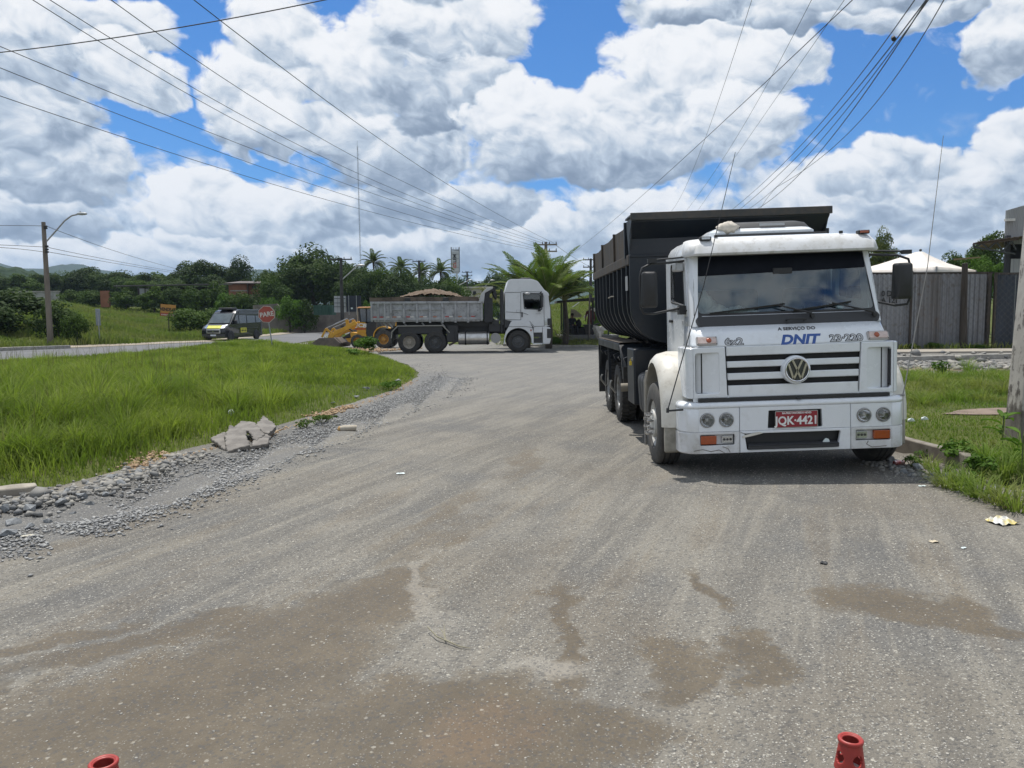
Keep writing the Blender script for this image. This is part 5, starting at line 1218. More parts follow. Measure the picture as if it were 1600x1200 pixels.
p6, _ = pole('power_pole', 730, 424, 150, .2, 'power pole with two crossarms just right of the tall shop sign', POLED, ((425.5, 1.0), (431, 1.0)))
p7, _ = pole('street_lamp', 700, 447, 130, .1, 'thin street lamp with slanting arm left of the pale house', GALV)
b = MB(); o_ = Vector(p7.location); b.tube([P(700, 458, 130)-o_, P(715, 447, 130)-o_, P(733, 438, 130)-o_], .07, 6); b.sphere(tuple(P(735, 437.5, 130)-o_), (.4, .15, .12)); b.build('lamp_arm', GALV, p7)
p8, _ = pole('street_lamp', 757, 447, 120, .1, 'thin street lamp whose arm slants over the tipper canopy', GALV)
b = MB(); o_ = Vector(p8.location); b.tube([P(757, 449, 120)-o_, P(765, 440, 120)-o_], .07, 6); b.sphere(tuple(P(769, 438, 120)-o_), (.4, .15, .12)); b.build('lamp_arm', GALV, p8)
p9, _ = pole('power_pole', 1150, 366, 62, .16, 'power pole hidden behind the white truck that carries the right hand cables', POLEW, ((368, 1.2), (374, 1.0)))
# leaning concrete pole at the right edge
cpb = Vector((6.56, 9.75, 0)); zb = gz(cpb.x, cpb.y)
cp = empty('concrete_pole', (cpb.x, cpb.y, zb), 0, 'leaning whitewashed concrete pole in the grass at the right edge', 'pole')
def paintedmat():
    m, b = newmat('flaking_whitewash'); co = objco(); _, _, z_ = sep(co)
    n1 = noise(co, 5, 8, .7); n2 = noise(vmath('MULTIPLY', co, (1, 1, .25)), 16, 6, .65)
    c = mixc(smooth(n1, .35, .65)*.6, (.50, .48, .44), (.36, .34, .31))
    flake = smooth(n2*.6+n1*.4, .53, .57); c = mixc(flake*.8, c, (.13, .12, .11))
    foot = smooth(n2*.9+n1*.5-z_*.75, .22, .40); c = mixc(foot*.85, c, mixc(smooth(n1, .4, .6), (.15, .135, .12), (.09, .08, .07)))
    S.nt.links.new(c.o, b.inputs['Base Color']); b.inputs['Roughness'].default_value = .9; bump(b, n2+n1, .5, .01); return m
PAINTED = paintedmat()
b = MB(); b.loft([[(x+z*.043, y+z*.01, z) for x, y in rpoly([(-w, -w), (w, -w), (w, w), (-w, w)], .03)] for z, w in ((-.3, .165), (2, .155), (5, .135), (8.5, .11))]); b.build('shaft', PAINTED, cp, smooth=40)
b = MB(); b.bar((8.2*.043-1.1, .0, 8.2), (8.2*.043+1.1, .0, 8.2), .1); b.build('crossarm', POLEW, cp)
# tall radio mast
mp = P(565, 470, 420); mt = P(562, 220, 420)
b = MB(); base_z = gz(mp.x, 420)
for k in range(3):
    a = 2*math.pi*k/3; b.tube([(mp.x+.28*math.cos(a), 420+.28*math.sin(a), base_z), (mp.x-.3+.28*math.cos(a), 420+.28*math.sin(a), mt.z*.97)], .055, 4)
b.cyl((mp.x-.3, 420, mt.z*.95), (mp.x-.3, 420, mt.z), .06, n=5)
for k in range(60):
    z = base_z+(mt.z*.97-base_z)*k/60; z2 = base_z+(mt.z*.97-base_z)*(k+1)/60; a = 2*math.pi*k/3; c = a+2*math.pi/3
    b.bar((mp.x+.28*math.cos(a), 420+.28*math.sin(a), z), (mp.x+.28*math.cos(c), 420+.28*math.sin(c), z2), .05)
tag(b.build('radio_mast', mat('mast_steel', (.22, .24, .27), .6, .3)), 'tall thin lattice radio mast rising far behind the trees', 'mast')

def cable(pts, label, r=.011, sag=None, group='overhead power cables'):
    """pts: two or three (u, v, Y); smooth curve through them"""
    q = [P(*p) for p in pts]
    if len(q) == 2: q = [q[0], (q[0]+q[1])/2-Vector((0, 0, sag if sag else .0)), q[1]]
    # extend the near end beyond the picture
    d = (q[0]-q[1]); d.normalize(); out = []
    l1 = (q[1]-q[0]).length; l2 = (q[2]-q[1]).length; t1 = l1/(l1+l2)
    N = 26
    for i in range(N+1):
        ex_ = .35 if (pts[0][1] < 6 or pts[0][0] < 0) else 0.0
        t = -ex_*t1+(1+ex_*t1)*i/N
        out.append(q[0]*((t-t1)*(t-1)/(t1))+q[1]*(t*(t-1)/(t1*(t1-1)))+q[2]*(t*(t-t1)/(1-t1)))
    b = MB(); b.tube(out, r, 5)
    o = b.build('power_cable', WIRE, None, smooth=60); tag(o, label, 'cable', group)
far = (853, 381, 70)
for i, (pts, lb) in enumerate((
    (((-20, 143, 21), (420, 286, 36), (846, 393, 69.5)), 'lowest of the six cables sweeping from the upper left to the pole behind the palm'),
    (((-20, 98, 21), (400, 258, 35), (852, 392, 69.5)), 'second lowest of the six cables sweeping from the upper left'),
    (((-20, 64, 20), (400, 235, 34), (860, 392, 69.5)), 'third lowest cable of the fan from the upper left, entering at the left edge'),
    (((45, -4, 18.5), (400, 205, 32), (840, 380, 69.5)), 'lower of the two close cables entering at the top left corner'),
    (((72, -4, 18.5), (415, 200, 32), (849, 380, 69.5)), 'upper of the two close cables entering at the top left corner'),
    (((168, -4, 17.5), (460, 192, 31), (857, 380, 69.5)), 'cable crossing the sky from the top edge above the street lamp'),
    (((298, -4, 16.5), (600, 222, 31), (866, 380, 69.5)), 'steepest cable of the left fan, entering left of centre at the top edge'),
)): cable(pts, lb)
for pts, lb, r in (
    (((-20, 84, 14), (250, 48, 13), (530, -5, 12)), 'single cable rising to the right across the left fan of cables', .009),
    (((1336, -4, 17), (1085, 232, 34), (892, 398, 94)), 'long single cable running from the top right to the pole beside the tipper body', .011),
    (((1176, -4, 18), (1105, 208, 28), (1044, 335, 55)), 'thin pale cable, leftmost of the three behind the tipper body', .006),
    (((1270, -4, 17), (1180, 165, 27), (1068, 335, 55)), 'thin pale cable in the middle of the three behind the tipper body', .006),
    (((1322, -4, 17), (1215, 150, 26), (1086, 335, 55)), 'thin pale cable, rightmost of the three behind the tipper body', .006),
    (((1432, -4, 16), (1330, 135, 24), (1141, 330, 58)), 'leftmost cable of the thick bundle at the upper right', .012),
    (((1450, -4, 16), (1338, 140, 24), (1150, 332, 58)), 'second cable of the thick bundle at the upper right', .014),
    (((1455, -6, 15.8), (1330, 162, 24), (1160, 333, 58)), 'third cable of the thick bundle at the upper right', .011),
    (((1447, 2, 15.8), (1330, 175, 24.5), (1172, 333, 58)), 'dark lowest cable of the thick bundle at the upper right', .014),
    (((1477, -4, 15.5), (1365, 165, 24), (1214, 292, 42)), 'separate cable right of the bundle that bends down behind the tipper', .011),
    (((1214, 292, 42), (1195, 315, 50), (1184, 335, 58)), 'short hanging end of the cable right of the bundle', .010),
): cable(pts, lb, r)
b = MB(); c = P(1396, 60, 17.8); b.cyl(c-Vector((.04, .1, .05)), c+Vector((.04, .1, .05)), .05, n=8); tag(b.build('cable_clamp', BLACKP), 'small black clamp joining the cable bundle at the upper right', 'cable clamp')
for pts, lb in (
    (((-20, 352, 50), (30, 352.5, 50), (70, 353, 50)), 'upper cable arriving at the street lamp from the left edge'),
    (((-20, 382, 50), (30, 384, 50), (70, 386, 50)), 'middle cable arriving at the street lamp from the left edge'),
    (((-20, 386, 50), (30, 389, 50), (70, 394, 50)), 'lower cable arriving at the street lamp from the left edge'),
    (((72, 353, 50), (170, 389, 70), (292, 424, 110)), 'upper cable running right from the street lamp to the trees'),
    (((72, 386, 50), (165, 405, 70), (285, 426, 110)), 'middle cable running right from the street lamp'),
    (((72, 393, 50), (165, 409, 70), (283, 428, 110)), 'lower cable running right from the street lamp'),
    (((866, 381, 70), (893, 400, 82), (922, 417, 95)), 'short cable from the palm pole to the next pole beside the tipper'),
    (((655, 408, 120), (672, 420, 122), (705, 432, 150)), 'short cable from the pole among the coconut palms to the sign'),
): cable(pts, lb, .018)

# ------------------------------------------------------------------ signs
def board(name, u0, v0, u1, v1, Y, m, th=.03):
    pass
# PARE
sp_ = P(417, 491, 35.5); zb = gz(sp_.x+.2, 35.5)
pr_ = empty('stop_sign', (P(424, 535, 35.5).x, 35.5, zb), 0, 'red octagonal stop sign reading PARE on a thin leaning post in the grass', 'stop sign')
ox, oz = sp_.x-pr_.location.x, sp_.z-zb; r_ = .405
b = MB(); b.tube([(.06, 0, -.2), (0, 0, .5), (ox*.55, -.0, oz*.75), (ox*.98, -.0, oz+.1)], .028, 8); b.build('post', mat('grey_post', (.30, .32, .33), .6, .2), pr_)
oct_ = lambda r: [(ox+r*math.cos(R(22.5+45*k-4)), oz+r*math.sin(R(22.5+45*k-4))) for k in range(8)]
b = MB(); b.plate([oct_(r_)], Matrix.Translation((0, -.05, 0)), .012, .002); b.build('sign_panel', mat('sign_white_border', (.55, .50, .46), .6), pr_)
b = MB(); b.plate([oct_(r_*.945)], Matrix.Translation((0, -.054, 0)), .004); b.build('sign_face', mat('faded_sign_red', (.36, .07, .05), .5, 0, (.31, .06, .045), 3, .5), pr_)
text('PARE', .30, 'sign_lettering', mat('sign_lettering_white', (.62, .60, .58), .5), pr_, (ox+.01, -.060, oz-.01), (R(90), R(-8), 0), .002, .008, 0, .95)
# VENDE-SE
Yv = 72; c = P(262.5, 485, Y=Yv) if False else P(262.5, 485, Yv); zb = gz(c.x, Yv)
vs_ = empty('for_sale_sign', (c.x, Yv, zb), R(4), 'orange for sale board reading VENDE-SE standing in the tall grass', 'for sale sign')
q = Yv/FPX; oz = c.z-zb
b = MB(); b.cyl((0, .05, -.2), (0, .05, oz+.3), .05); b.build('post', WOOD_DARK, vs_)
rot = Matrix.Translation((0, 0, oz)) @ Matrix.Rotation(R(5), 4, 'Y')
b = MB(); b.plate([[(-11.5*q, -9*q), (11.5*q, -9*q), (11.5*q, 9*q), (-11.5*q, 9*q)]], rot, .03, .002); b.build('board', mat('orange_board', (.50, .24, .05), .6, 0, (.42, .19, .05), 2, .5), vs_)
b = MB(); b.plate([[(-11.5*q, -9*q), (11.5*q, -9*q), (11.5*q, -4.4*q), (-11.5*q, -4.4*q)]], rot @ Matrix.Translation((0, -.006, 0)), .006); b.build('red_band', mat('board_red', (.38, .05, .04), .6), vs_)
t_ = text('VENDE-SE', .42, 'board_lettering', BLACKTXT, vs_, (0, -.02, oz+.07), (R(90), R(5), 0), .003, .014, 0, .76)
b = MB()
for k in range(10): b.plate([[(-9.5*q+k*2*q, -8*q), (-8.2*q+k*2*q, -8*q), (-8.2*q+k*2*q, -6*q), (-9.5*q+k*2*q, -6*q)]], rot @ Matrix.Translation((0, -.012, 0)), .004)
pn_ = b.build('phone_number_print', mat('board_white', (.6, .55, .5), .6), vs_); pn_['kind'] = 'stuff'
# back of a road sign
c = P(153, 497, 52); zb = gz(c.x, 52)
bs = empty('road_sign', (c.x, 52, zb), R(20), 'narrow grey road sign seen from behind beside the paved road', 'road sign')
b = MB(); b.cyl((.05, 0, -.2), (0, 0, c.z-zb+.4), .035); b.build('post', GALV, bs)
b = MB(); b.box(-.13, .15, -.02, .01, c.z-zb-.50, c.z-zb+.62); b.build('sign_panel', mat('sign_back_grey', (.24, .27, .30), .6), bs, bevel=.01)
# tall shop sign
Yt = 160; q = Yt/FPX; c = P(711.5, 407, Yt); px_ = P(714, 440, Yt).x; zb = gz(px_, Yt)
tw = empty('shop_sign', (px_, Yt, zb), 0, 'tall white vertical shop sign tower with black and red lettering', 'shop sign')
b = MB(); b.cyl((0, .2, -.3), (0, .2, c.z-zb), 1.0*q, n=12); b.build('mast', mat('pale_mast', (.55, .55, .52), .6), tw)
cx = c.x-px_; cz = c.z-zb
b = MB(); b.box(cx-5.6*q, cx+5.6*q, -.15, .15, cz-20*q, cz+14.5*q); b.build('sign_panel', mat('dull_white_panel', (.52, .54, .55), .6, 0, (.40, .42, .43), 1, .7), tw)
FR = mat('sign_frame_grey', (.22, .23, .24), .6)
for s in (-6.3, 6.3):
    b = MB(); b.bar((cx+s*q, 0, cz-18*q), (cx+s*q, 0, cz+20.5*q), .16); b.build('frame_post', FR, tw)
for k in range(6):
    z = cz+(16.5+(k-5)*6.8)*q; b = MB(); b.bar((cx-6.3*q, -.17, z), (cx+6.3*q, -.17, z), .05); b.build('frame_bar', FR, tw)
for k in range(5): b = MB(); b.bar((cx+(-5+2.5*k)*q, 0, cz+15.5*q), (cx+(-5+2.5*k)*q, 0, cz+20*q), .08); b.build('frame_bar', FR, tw)
b = MB(); b.bar((cx-6*q, 0, cz+16*q), (cx+6.3*q, 0, cz+15.4*q), .2); b.build('frame_bar', FR, tw)
text('C', .9, 'sign_lettering', mat('sign_red', (.5, .12, .08), .6), tw, (cx-.7*q, -.19, cz-9.6*q), (R(90), R(-90), 0), .01, .03)
text('CL', .8, 'sign_lettering', mat('sign_red', (.5, .12, .08), .6), tw, (cx-.7*q, -.19, cz-6*q), (R(90), R(-90), 0), .01, .03)
text('LEM', .95, 'sign_lettering', BLACKTXT, tw, (cx-.8*q, -.19, cz+3.2*q), (R(90), R(-90), 0), .01, .02)

# ------------------------------------------------------------------ bus shelter
Ys = 46.5; q = Ys/FPX
zb = gz(3.4, Ys+.8)
sh = empty('bus_shelter', (3.4, Ys, zb), 0, 'low dark roofed open shelter behind the junction, left of the black tipper body', 'shelter')
def hx(u): return P(u, 500, Ys).x-3.4
def hzv(v): return P(900, v, Ys).z-zb
b = MB(); b.loft([[(hx(870), y, hzv(470)+.0*y) , (hx(945), y, hzv(463.5)), (hx(945), y, hzv(466.5)), (hx(870), y, hzv(473))] for y in (-.4, 2.6)]); b.build('roof', mat('shelter_roof', (.10, .095, .09), .8, 0, (.06, .055, .05), 2, .7), sh)
b = MB(); b.loft([[(hx(u), y, hzv(v)) for u, v in ((871, 470.2), (945, 464), (945, 469.5), (871, 473))] for y in (-.46, -.40)]); b.build('fascia', mat('shelter_fascia', (.035, .035, .036), .7), sh)
GRNP = mat('dark_green_post', (.018, .03, .024), .6)
for u, w, m in ((880.5, .11, GRNP), (926.3, .11, mat('black_post', (.012, .012, .013), .6)), (951, .1, GRNP)):
    b = MB(); b.bar((hx(u), .05, -.1), (hx(u), .05, hzv(470)), w); b.build('post', m, sh)
b = MB(); b.bar((hx(881), 2.4, -.1), (hx(881), 2.4, hzv(470)), .09); b.build('post', GRNP, sh)
b = MB(); b.cyl((hx(919.5), -.55, -.05), (hx(919.5), -.55, hzv(464)), .045); b.build('post', mat('grey_thin_post', (.15, .13, .12), .8), sh)
b = MB(); b.box(hx(872), hx(965), -.5, 2.6, -.35, hzv(523.5)); b.build('floor_slab', mat('shelter_floor', (.15, .15, .15), .9, 0, (.10, .10, .10), 3, .7), sh, bevel=.02)
b = MB(); b.box(hx(913), hx(935), .5, 1.3, hzv(509.5), hzv(507.5)); b.loft([[(hx(915), y, hzv(509.5)), (hx(932), y, hzv(509.5)), (hx(930), y, hzv(523)), (hx(917), y, hzv(523))] for y in (.6, 1.2)]); b.prism([(hx(930), hzv(508)), (hx(938), hzv(505)), (hx(938), hzv(506.5)), (hx(932), hzv(509.5))], .5, 1.3, 'xz')
tag(b.build('stone_table', mat('dark_table', (.045, .045, .045), .8, 0, (.10, .09, .08), 3, .6)), 'dark stone table inside the shelter in front of the standing person', 'table').matrix_world = Matrix.Translation(sh.location)
# people
def person(nodes, edges, clothes, m_cloth, m_skin, m_hair, loc, label, rz=0):
    """nodes: (x, y, z, r)"""
    me = bpy.data.meshes.new('person'); me.from_pydata([n[:3] for n in nodes], edges, []); o = bpy.data.objects.new('person', me); C.objects.link(o)
    o.modifiers.new('skin', 'SKIN'); o.modifiers.new('sub', 'SUBSURF').levels = 1
    for v, n in zip(me.skin_vertices[0].data if me.skin_vertices else [], nodes): v.radius = (n[3], n[3])
    if not me.skin_vertices:
        bpy.context.view_layer.objects.active = o
    dg = bpy.context.evaluated_depsgraph_get(); m2 = bpy.data.meshes.new_from_object(o.evaluated_get(dg)); bpy.data.objects.remove(o)
    m2.materials.clear(); m2.materials.append(m_cloth); m2.materials.append(m_skin)
    hd = clothes
    for p in m2.polygons:
        c = p.center; p.use_smooth = True
        if hd(c): p.material_index = 1
    o = bpy.data.objects.new('person', m2); C.objects.link(o); o.location = loc; o.rotation_euler = (0, 0, rz)
    tag(o, label, 'person'); return o
def mkperson(nodes, edges, mc, ms, mh, loc, label, head, skinfn, rz=0):
    me = bpy.data.meshes.new('person'); me.from_pydata([n[:3] for n in nodes], edges, [])
    o = bpy.data.objects.new('person', me); C.objects.link(o)
    bpy.context.view_layer.objects.active = o
    bm = bmesh.new(); bm.from_mesh(me); lay = bm.verts.layers.skin.verify()
    for v, n in zip(bm.verts, nodes): v[lay].radius = (n[3], n[3]*.8 if n[3] > .12 else n[3]); v[lay].use_root = False
    bm.verts.ensure_lookup_table(); bm.verts[0][lay].use_root = True
    bm.to_mesh(me); bm.free()
    o.modifiers.new('skin', 'SKIN'); sb = o.modifiers.new('sub', 'SUBSURF'); sb.levels = 1; sb.render_levels = 1
    dg = bpy.context.evaluated_depsgraph_get(); m2 = bpy.data.meshes.new_from_object(o.evaluated_get(dg)); bpy.data.objects.remove(o)
    m2.materials.clear(); m2.materials.append(mc); m2.materials.append(ms)
    for p in m2.polygons:
        p.use_smooth = True
        if skinfn(p.center): p.material_index = 1
    o = bpy.data.objects.new('person', m2); C.objects.link(o); o.location = loc; o.rotation_euler = (0, 0, rz)
    tag(o, label, 'person')
    b = MB(); hx_, hy_, hz_ = head; b.sphere((hx_, hy_+.02, hz_+.035), (.105, .115, .115), 12, 9); b.build('hair', mh, o, smooth=60)
    b = MB(); b.sphere((hx_, hy_-.105, hz_-.01), (.016, .022, .025), 6, 5); b.build('nose', ms, o)
    b = MB(); b.box(hx_-.03, hx_+.03, hy_-.100, hy_-.09, hz_-.062, hz_-.052); b.build('mouth', mh, o)
    for s in (-1, 1):
        b = MB(); b.sphere((hx_+s*.036, hy_-.092, hz_+.012), (.014, .01, .010), 6, 5); b.build('eye', BLACKP, o)
        b = MB(); b.sphere((hx_+s*.092, hy_+.0, hz_), (.014, .025, .032), 6, 5); b.build('ear', ms, o)
    return o
SKIN = mat('brown_skin', (.16, .085, .05), .6); HAIR = mat('black_hair', (.012, .01, .009), .8)
DARKCLOTH = mat('dark_clothing', (.014, .016, .022), .9); REDCLOTH = mat('dark_red_clothing', (.11, .025, .03), .9)
px_ = P(893.5, 510, Ys+.9).x; fz = zb+hzv(523.5)+.0
b = MB(); b.box(-.35, 1.0, -.25, .35, 0, .40); b.box(-.35, 1.0, .30, .38, .40, .48); tag(b.build('bench', mat('dark_bench', (.03, .03, .03), .8), None, bevel=.02), 'low dark bench under the shelter roof that the seated person uses', 'bench').location = (px_, Ys+1.0, fz)
N = [(0, 0, .50, .17), (0, -.03, .72, .16), (0, -.05, .92, .17), (0, -.07, 1.04, .065), (0, -.09, 1.17, .095), (0, -.09, 1.24, .085),
     (-.10, -.12, .48, .10), (-.13, -.42, .50, .08), (-.14, -.44, .12, .055), (-.14, -.56, .05, .045), (.10, -.12, .48, .10), (.14, -.42, .52, .08), (.16, -.44, .12, .055), (.16, -.56, .05, .045),
     (-.20, -.06, .95, .07), (-.25, -.12, .68, .05), (-.10, -.34, .60, .04), (-.02, -.40, .60, .035), (.20, -.06, .95, .07), (.26, -.12, .68, .05), (.12, -.34, .60, .04), (.04, -.41, .61, .035)]
E_ = [(0, 1), (1, 2), (2, 3), (3, 4), (4, 5), (0, 6), (6, 7), (7, 8), (8, 9), (0, 10), (10, 11), (11, 12), (12, 13), (2, 14), (14, 15), (15, 16), (16, 17), (2, 18), (18, 19), (19, 20), (20, 21)]
mkperson(N, E_, DARKCLOTH, SKIN, HAIR, (px_, Ys+.95, fz), 'person in dark clothes sitting on the bench under the shelter', (0, -.09, 1.19), lambda c: c.z > 1.02 or (c.y < -.28 and .54 < c.z < .66 and abs(c.x) < .12), R(20))
b = MB(); b.sphere((0, 0, 0), 1, 14, 9); b.v = [(.20*p[0], .16*p[1], .26+.27*p[2]*(1+.1*math.sin(6*p[0]))) for p in b.v]; b.tube([(-.08, -.12, .48), (0, -.14, .58), (.08, -.12, .48)], .015, 6)
tag(b.build('backpack', DARKCLOTH, None, smooth=60), 'dark bag resting on the bench beside the seated person', 'bag').location = (px_+.42, Ys+1.0, fz+.40)
N = [(0, 0, .92, .15), (0, 0, 1.15, .145), (0, .01, 1.38, .16), (0, .01, 1.50, .06), (0, -.01, 1.60, .09), (0, -.01, 1.68, .085),
     (-.10, 0, .84, .10), (-.11, 0, .46, .07), (-.11, .02, .08, .05), (-.11, -.12, .04, .045), (.10, 0, .84, .10), (.11, 0, .46, .07), (.11, .02, .08, .05), (.11, -.12, .04, .045),
     (-.21, .01, 1.40, .07), (-.27, .0, 1.12, .05), (-.27, -.08, .90, .04), (-.26, -.12, .80, .035), (.21, .01, 1.40, .07), (.27, .0, 1.12, .05), (.27, -.08, .90, .04), (.26, -.12, .80, .035)]
mkperson(N, E_, REDCLOTH, SKIN, HAIR, (P(922, 500, Ys+2.1).x, Ys+2.1, fz), 'standing person in dark red clothes behind the stone table in the shelter', (0, -.01, 1.62), lambda c: c.z > 1.47 or (c.z < .92 and abs(c.x) > .2), R(-15))
# litter, slabs and rubble behind the shelter
def lump(name, c, r, m, label, cat, seed=0, n=9, k=6, smooth=0, group=None, kind=None, parent=None, flat=1.0):
    g_ = np.random.default_rng(seed); b = MB(); b.sphere((0, 0, 0), 1, n, k)
    d = g_.normal(0, 1, (4, 3)); vs = []
    for p in b.v:
        s = 1+.16*math.sin(3*(p[0]*d[0][0]+p[1]*d[0][1]+p[2]*d[0][2])+seed)+.12*math.sin(5*(p[0]*d[1][0]+p[1]*d[1][1]+p[2]*d[1][2]))
        q_ = [p[0]*s*r[0], p[1]*s*r[1], p[2]*s*r[2]]
        for dd in d[:3]:
            l = math.sqrt(sum(x*x for x in dd)); h_ = sum(a*b_/l for a, b_ in zip(q_, dd)); lim = .62*min(r[0], r[1])
            if h_ > lim: q_ = [a-b_/l*(h_-lim) for a, b_ in zip(q_, dd)]
        vs.append(tuple(q_))
    b.v = vs; o = b.build(name, m, parent, smooth=smooth); o.location = c; return tag(o, label, cat, group, kind) if label or kind else o
b = MB(); b.loft([[P(u, v, Y) for u, v in ((891, 496), (892, 483), (899, 484), (909, 492), (908, 496))] for Y in (52, 53.2)]); tag(b.build('concrete_block', mat('mossy_concrete', (.16, .14, .10), .95, 0, (.10, .09, .07), 2, .8, bmp=.5, bscale=6)), 'brown broken concrete block in the grass behind the seated person', 'concrete block')
b = MB(); b.loft([[P(u, v, Y) for u, v in ((911, 496), (922, 481), (936, 481), (928, 488), (914, 496.5))] for Y in (50, 50.3)]); tag(b.build('roof_sheet', mat('pale_sheet', (.52, .50, .46), .8)), 'pale sheet leaning in the grass behind the standing person', 'sheet')
b = MB(); b.loft([[P(u, v, Y) for u, v in ((893, 480), (904, 472), (906, 472.3), (895, 480.3))] for Y in (60, 60.3)]); tag(b.build('white_plank', mat('white_plank', (.6, .6, .58), .7)), 'white plank lying on the bank seen under the shelter roof', 'plank')
b = MB(); b.loft([[P(u, v, Y) for u, v in ((936, 511), (948, 510), (948, 516), (937, 517))] for Y in (46, 46.6)]); tag(b.build('white_block', mat('white_block', (.55, .55, .53), .7)), 'white block beside the table at the shelter edge', 'block')
lump('rock', P(934, 518, 43)+Vector((0, 0, .02)), (.35, .3, .35), CONCRETE, 'pale rock between the stone table and the black tipper body', 'rock', 3)
# kerb in front of the shelter
b = MB(); p = [(-1, 46.0), (3, 45.0), (8, 44.2)]
def kerb(name, pts, w, h, label, m=CONCRETE, lift=0.0, jag=0.0, seed=0):
    b = MB(); g_ = random.Random(seed)
    rings = []
    for i, pnt in enumerate(pts):
        a = Vector(pts[max(i-1, 0)]); c = Vector(pts[min(i+1, len(pts)-1)]); d = (c-a).normalized(); n = Vector((-d.y, d.x)); z = gz(*pnt)+lift; j = g_.uniform(-jag, jag)
        rings.append([(pnt[0]+n.x*s*w/2, pnt[1]+n.y*s*w/2, zz) for s, zz in ((-1, z-.25), (1, z-.25), (1, z+h+j), (-1, z+h+j))])
    b.loft(rings); return tag(b.build(name, m, None, bevel=.015), label, kind='structure')
def lin(a, b_, n): return [(a[0]+(b_[0]-a[0])*i/n, a[1]+(b_[1]-a[1])*i/n) for i in range(n+1)]
kerb('kerb', lin((-.5, 44.9), (9, 43.7), 12), .25, .10, 'broken low kerb in front of the shelter', jag=.04)
kerb('kerb', lin((-34.5, 34.3), (-27.2, 47.3), 8), .2, .22, 'mossy kerb along the far side of the paved road')
kerb('kerb', lin((10.5, 27.7), (45, 28.8), 20), .18, .12, 'kerb of the pavement along the metal fence', jag=.01)
kerb('kerb', [(5.02, 10.4), (5.05, 9.9), (5.12, 9.5), (5.18, 9.1), (5.2, 8.75), (5.14, 8.5)], .12, .20, 'broken kerb edge of the right hand grass verge', mat('grimy_kerb', (.22, .20, .17), .9, 0, (.14, .12, .1), 5, .8, bmp=.4), jag=.02)

# ------------------------------------------------------------------ corrugated fence and yard on the right
FY = 31.4
fz0 = gz(14, FY)
fen = empty('metal_fence', (12.0, FY, fz0), R(1.2), 'tall grey corrugated metal fence along the pavement behind the truck', 'fence')
SHEET = mat('weathered_zinc_sheet', (.27, .28, .30), .55, .25, (.20, .20, .21), 1.6, .8, bmp=.15, bscale=20, dirt=(.13, .10, .075), dirtamt=.65, streak=(1, 1, .12))
SHEET2 = mat('rustier_zinc_sheet', (.21, .21, .215), .6, .2, (.15, .14, .135), 1.6, .8, dirt=(.14, .09, .06), dirtamt=.75, streak=(1, 1, .12))
def corrugated(x0, x1, z0, z1, y=0, amp=.028, pitch=.19, wob_=.0):
    b = MB(); n = int((x1-x0)/pitch*6); pts = []
    for i in range(n+1):
        x = x0+(x1-x0)*i/n; ph = (x/pitch) % 1.0; tt = min(max((abs(ph-.5)-.14)/.12, 0), 1); pts.append((x, y-amp*(1-tt)*2))
    b.loft([[(p[0], p[1], z0) for p in pts], [(p[0], p[1], z1) for p in pts]], cap=False, closed=False); return b
ux = lambda u, Y=FY: P(u, 500, Y).x-12.0
vz = lambda v, Y=FY: P(1480, v, Y).z-fz0
x = 10.9-12.0; k = 0; xe = ux(1548)
top = vz(427.5)
while x < xe-.05:
    w = min(.98, xe-x); b = corrugated(x, x+w, .02, top+rnd.uniform(-.03, .03), y=.006*(k % 2)); b.build('metal_panel', SHEET if k % 3 else SHEET2, fen, solid=.004, smooth=0); x += w-.04*(x+w < xe-.1); k += 1
b = MB(); b.box(10.8-12, xe+.1, -.02, .06, top-.02, top+.07); b.build('top_rail', WOOD_DARK, fen)
for (u, w, zt) in ((1499, .26, vz(412)),):
    b = MB(); b.tube([(ux(u+3), -.22, -.1), (ux(u+1), -.22, 1.5), (ux(u), -.22, zt-.1), (ux(u)-.02, -.22, zt)], [w*.62, w*.5, w*.42, w*.38], 10); tag(b.build('wooden_post', WOOD_DARK, None), 'thick dark wooden post in front of the metal fence', 'post').matrix_world = Matrix.Translation(fen.location)
for u in (1420, ):
    b = MB(); b.cyl((ux(u), -.2, -.1), (ux(u), -.2, top+.1), .05); b.build('fence_post', WOOD_DARK, fen)
b = MB(); b.cyl((ux(1545), -.1, -.1), (ux(1545), -.1, top+.02), .07); b.box(ux(1543), ux(1550), -.05, .02, vz(520), vz(440)); b.build('fence_post', RUSTSTEEL, fen)
# chain-link mesh in front
def chainlink(x0, x1, z0, z1, name, label, par, y, step=.26, r=.005, m=None):
    b = MB(); W = x1-x0; H = z1-z0; n = int((W+H)/step)
    for i in range(n):
        c = i*step
        for s in (0, 1):
            a0 = max(0, c-H); a1 = min(W, c); 
            if a1 <= a0: continue
            pa = (a0, c-a0); pb = (a1, c-a1)
            if s: pa = (W-pa[0], pa[1]); pb = (W-pb[0], pb[1])
            b.bar((x0+pa[0], y, z0+pa[1]), (x0+pb[0], y, z0+pb[1]), r)
    o = b.build(name, m or bpy.data.materials.get('dull_mesh_wire') or mat('dull_mesh_wire', (.12, .12, .12), .7), par, smooth=0); o['kind'] = 'stuff'; return o
chainlink(10.9-12, xe, .05, top, 'chain_link', None, fen, -.13)
b = MB()
for i, ch in enumerate(((1381, 456), (1387, 456), (1393, 456), (1381, 466.5), (1388, 466.5), (1393.5, 466.5))): pass
text('0 DEI', .32, 'painted_lettering', BLACKTXT, fen, (ux(1388), -.075, vz(458.5)), (R(90), 0, 0), .002, .01, 0, .9)
text('A 121', .32, 'painted_lettering', BLACKTXT, fen, (ux(1389), -.075, vz(469)), (R(90), 0, 0), .002, .01, 0, .9)
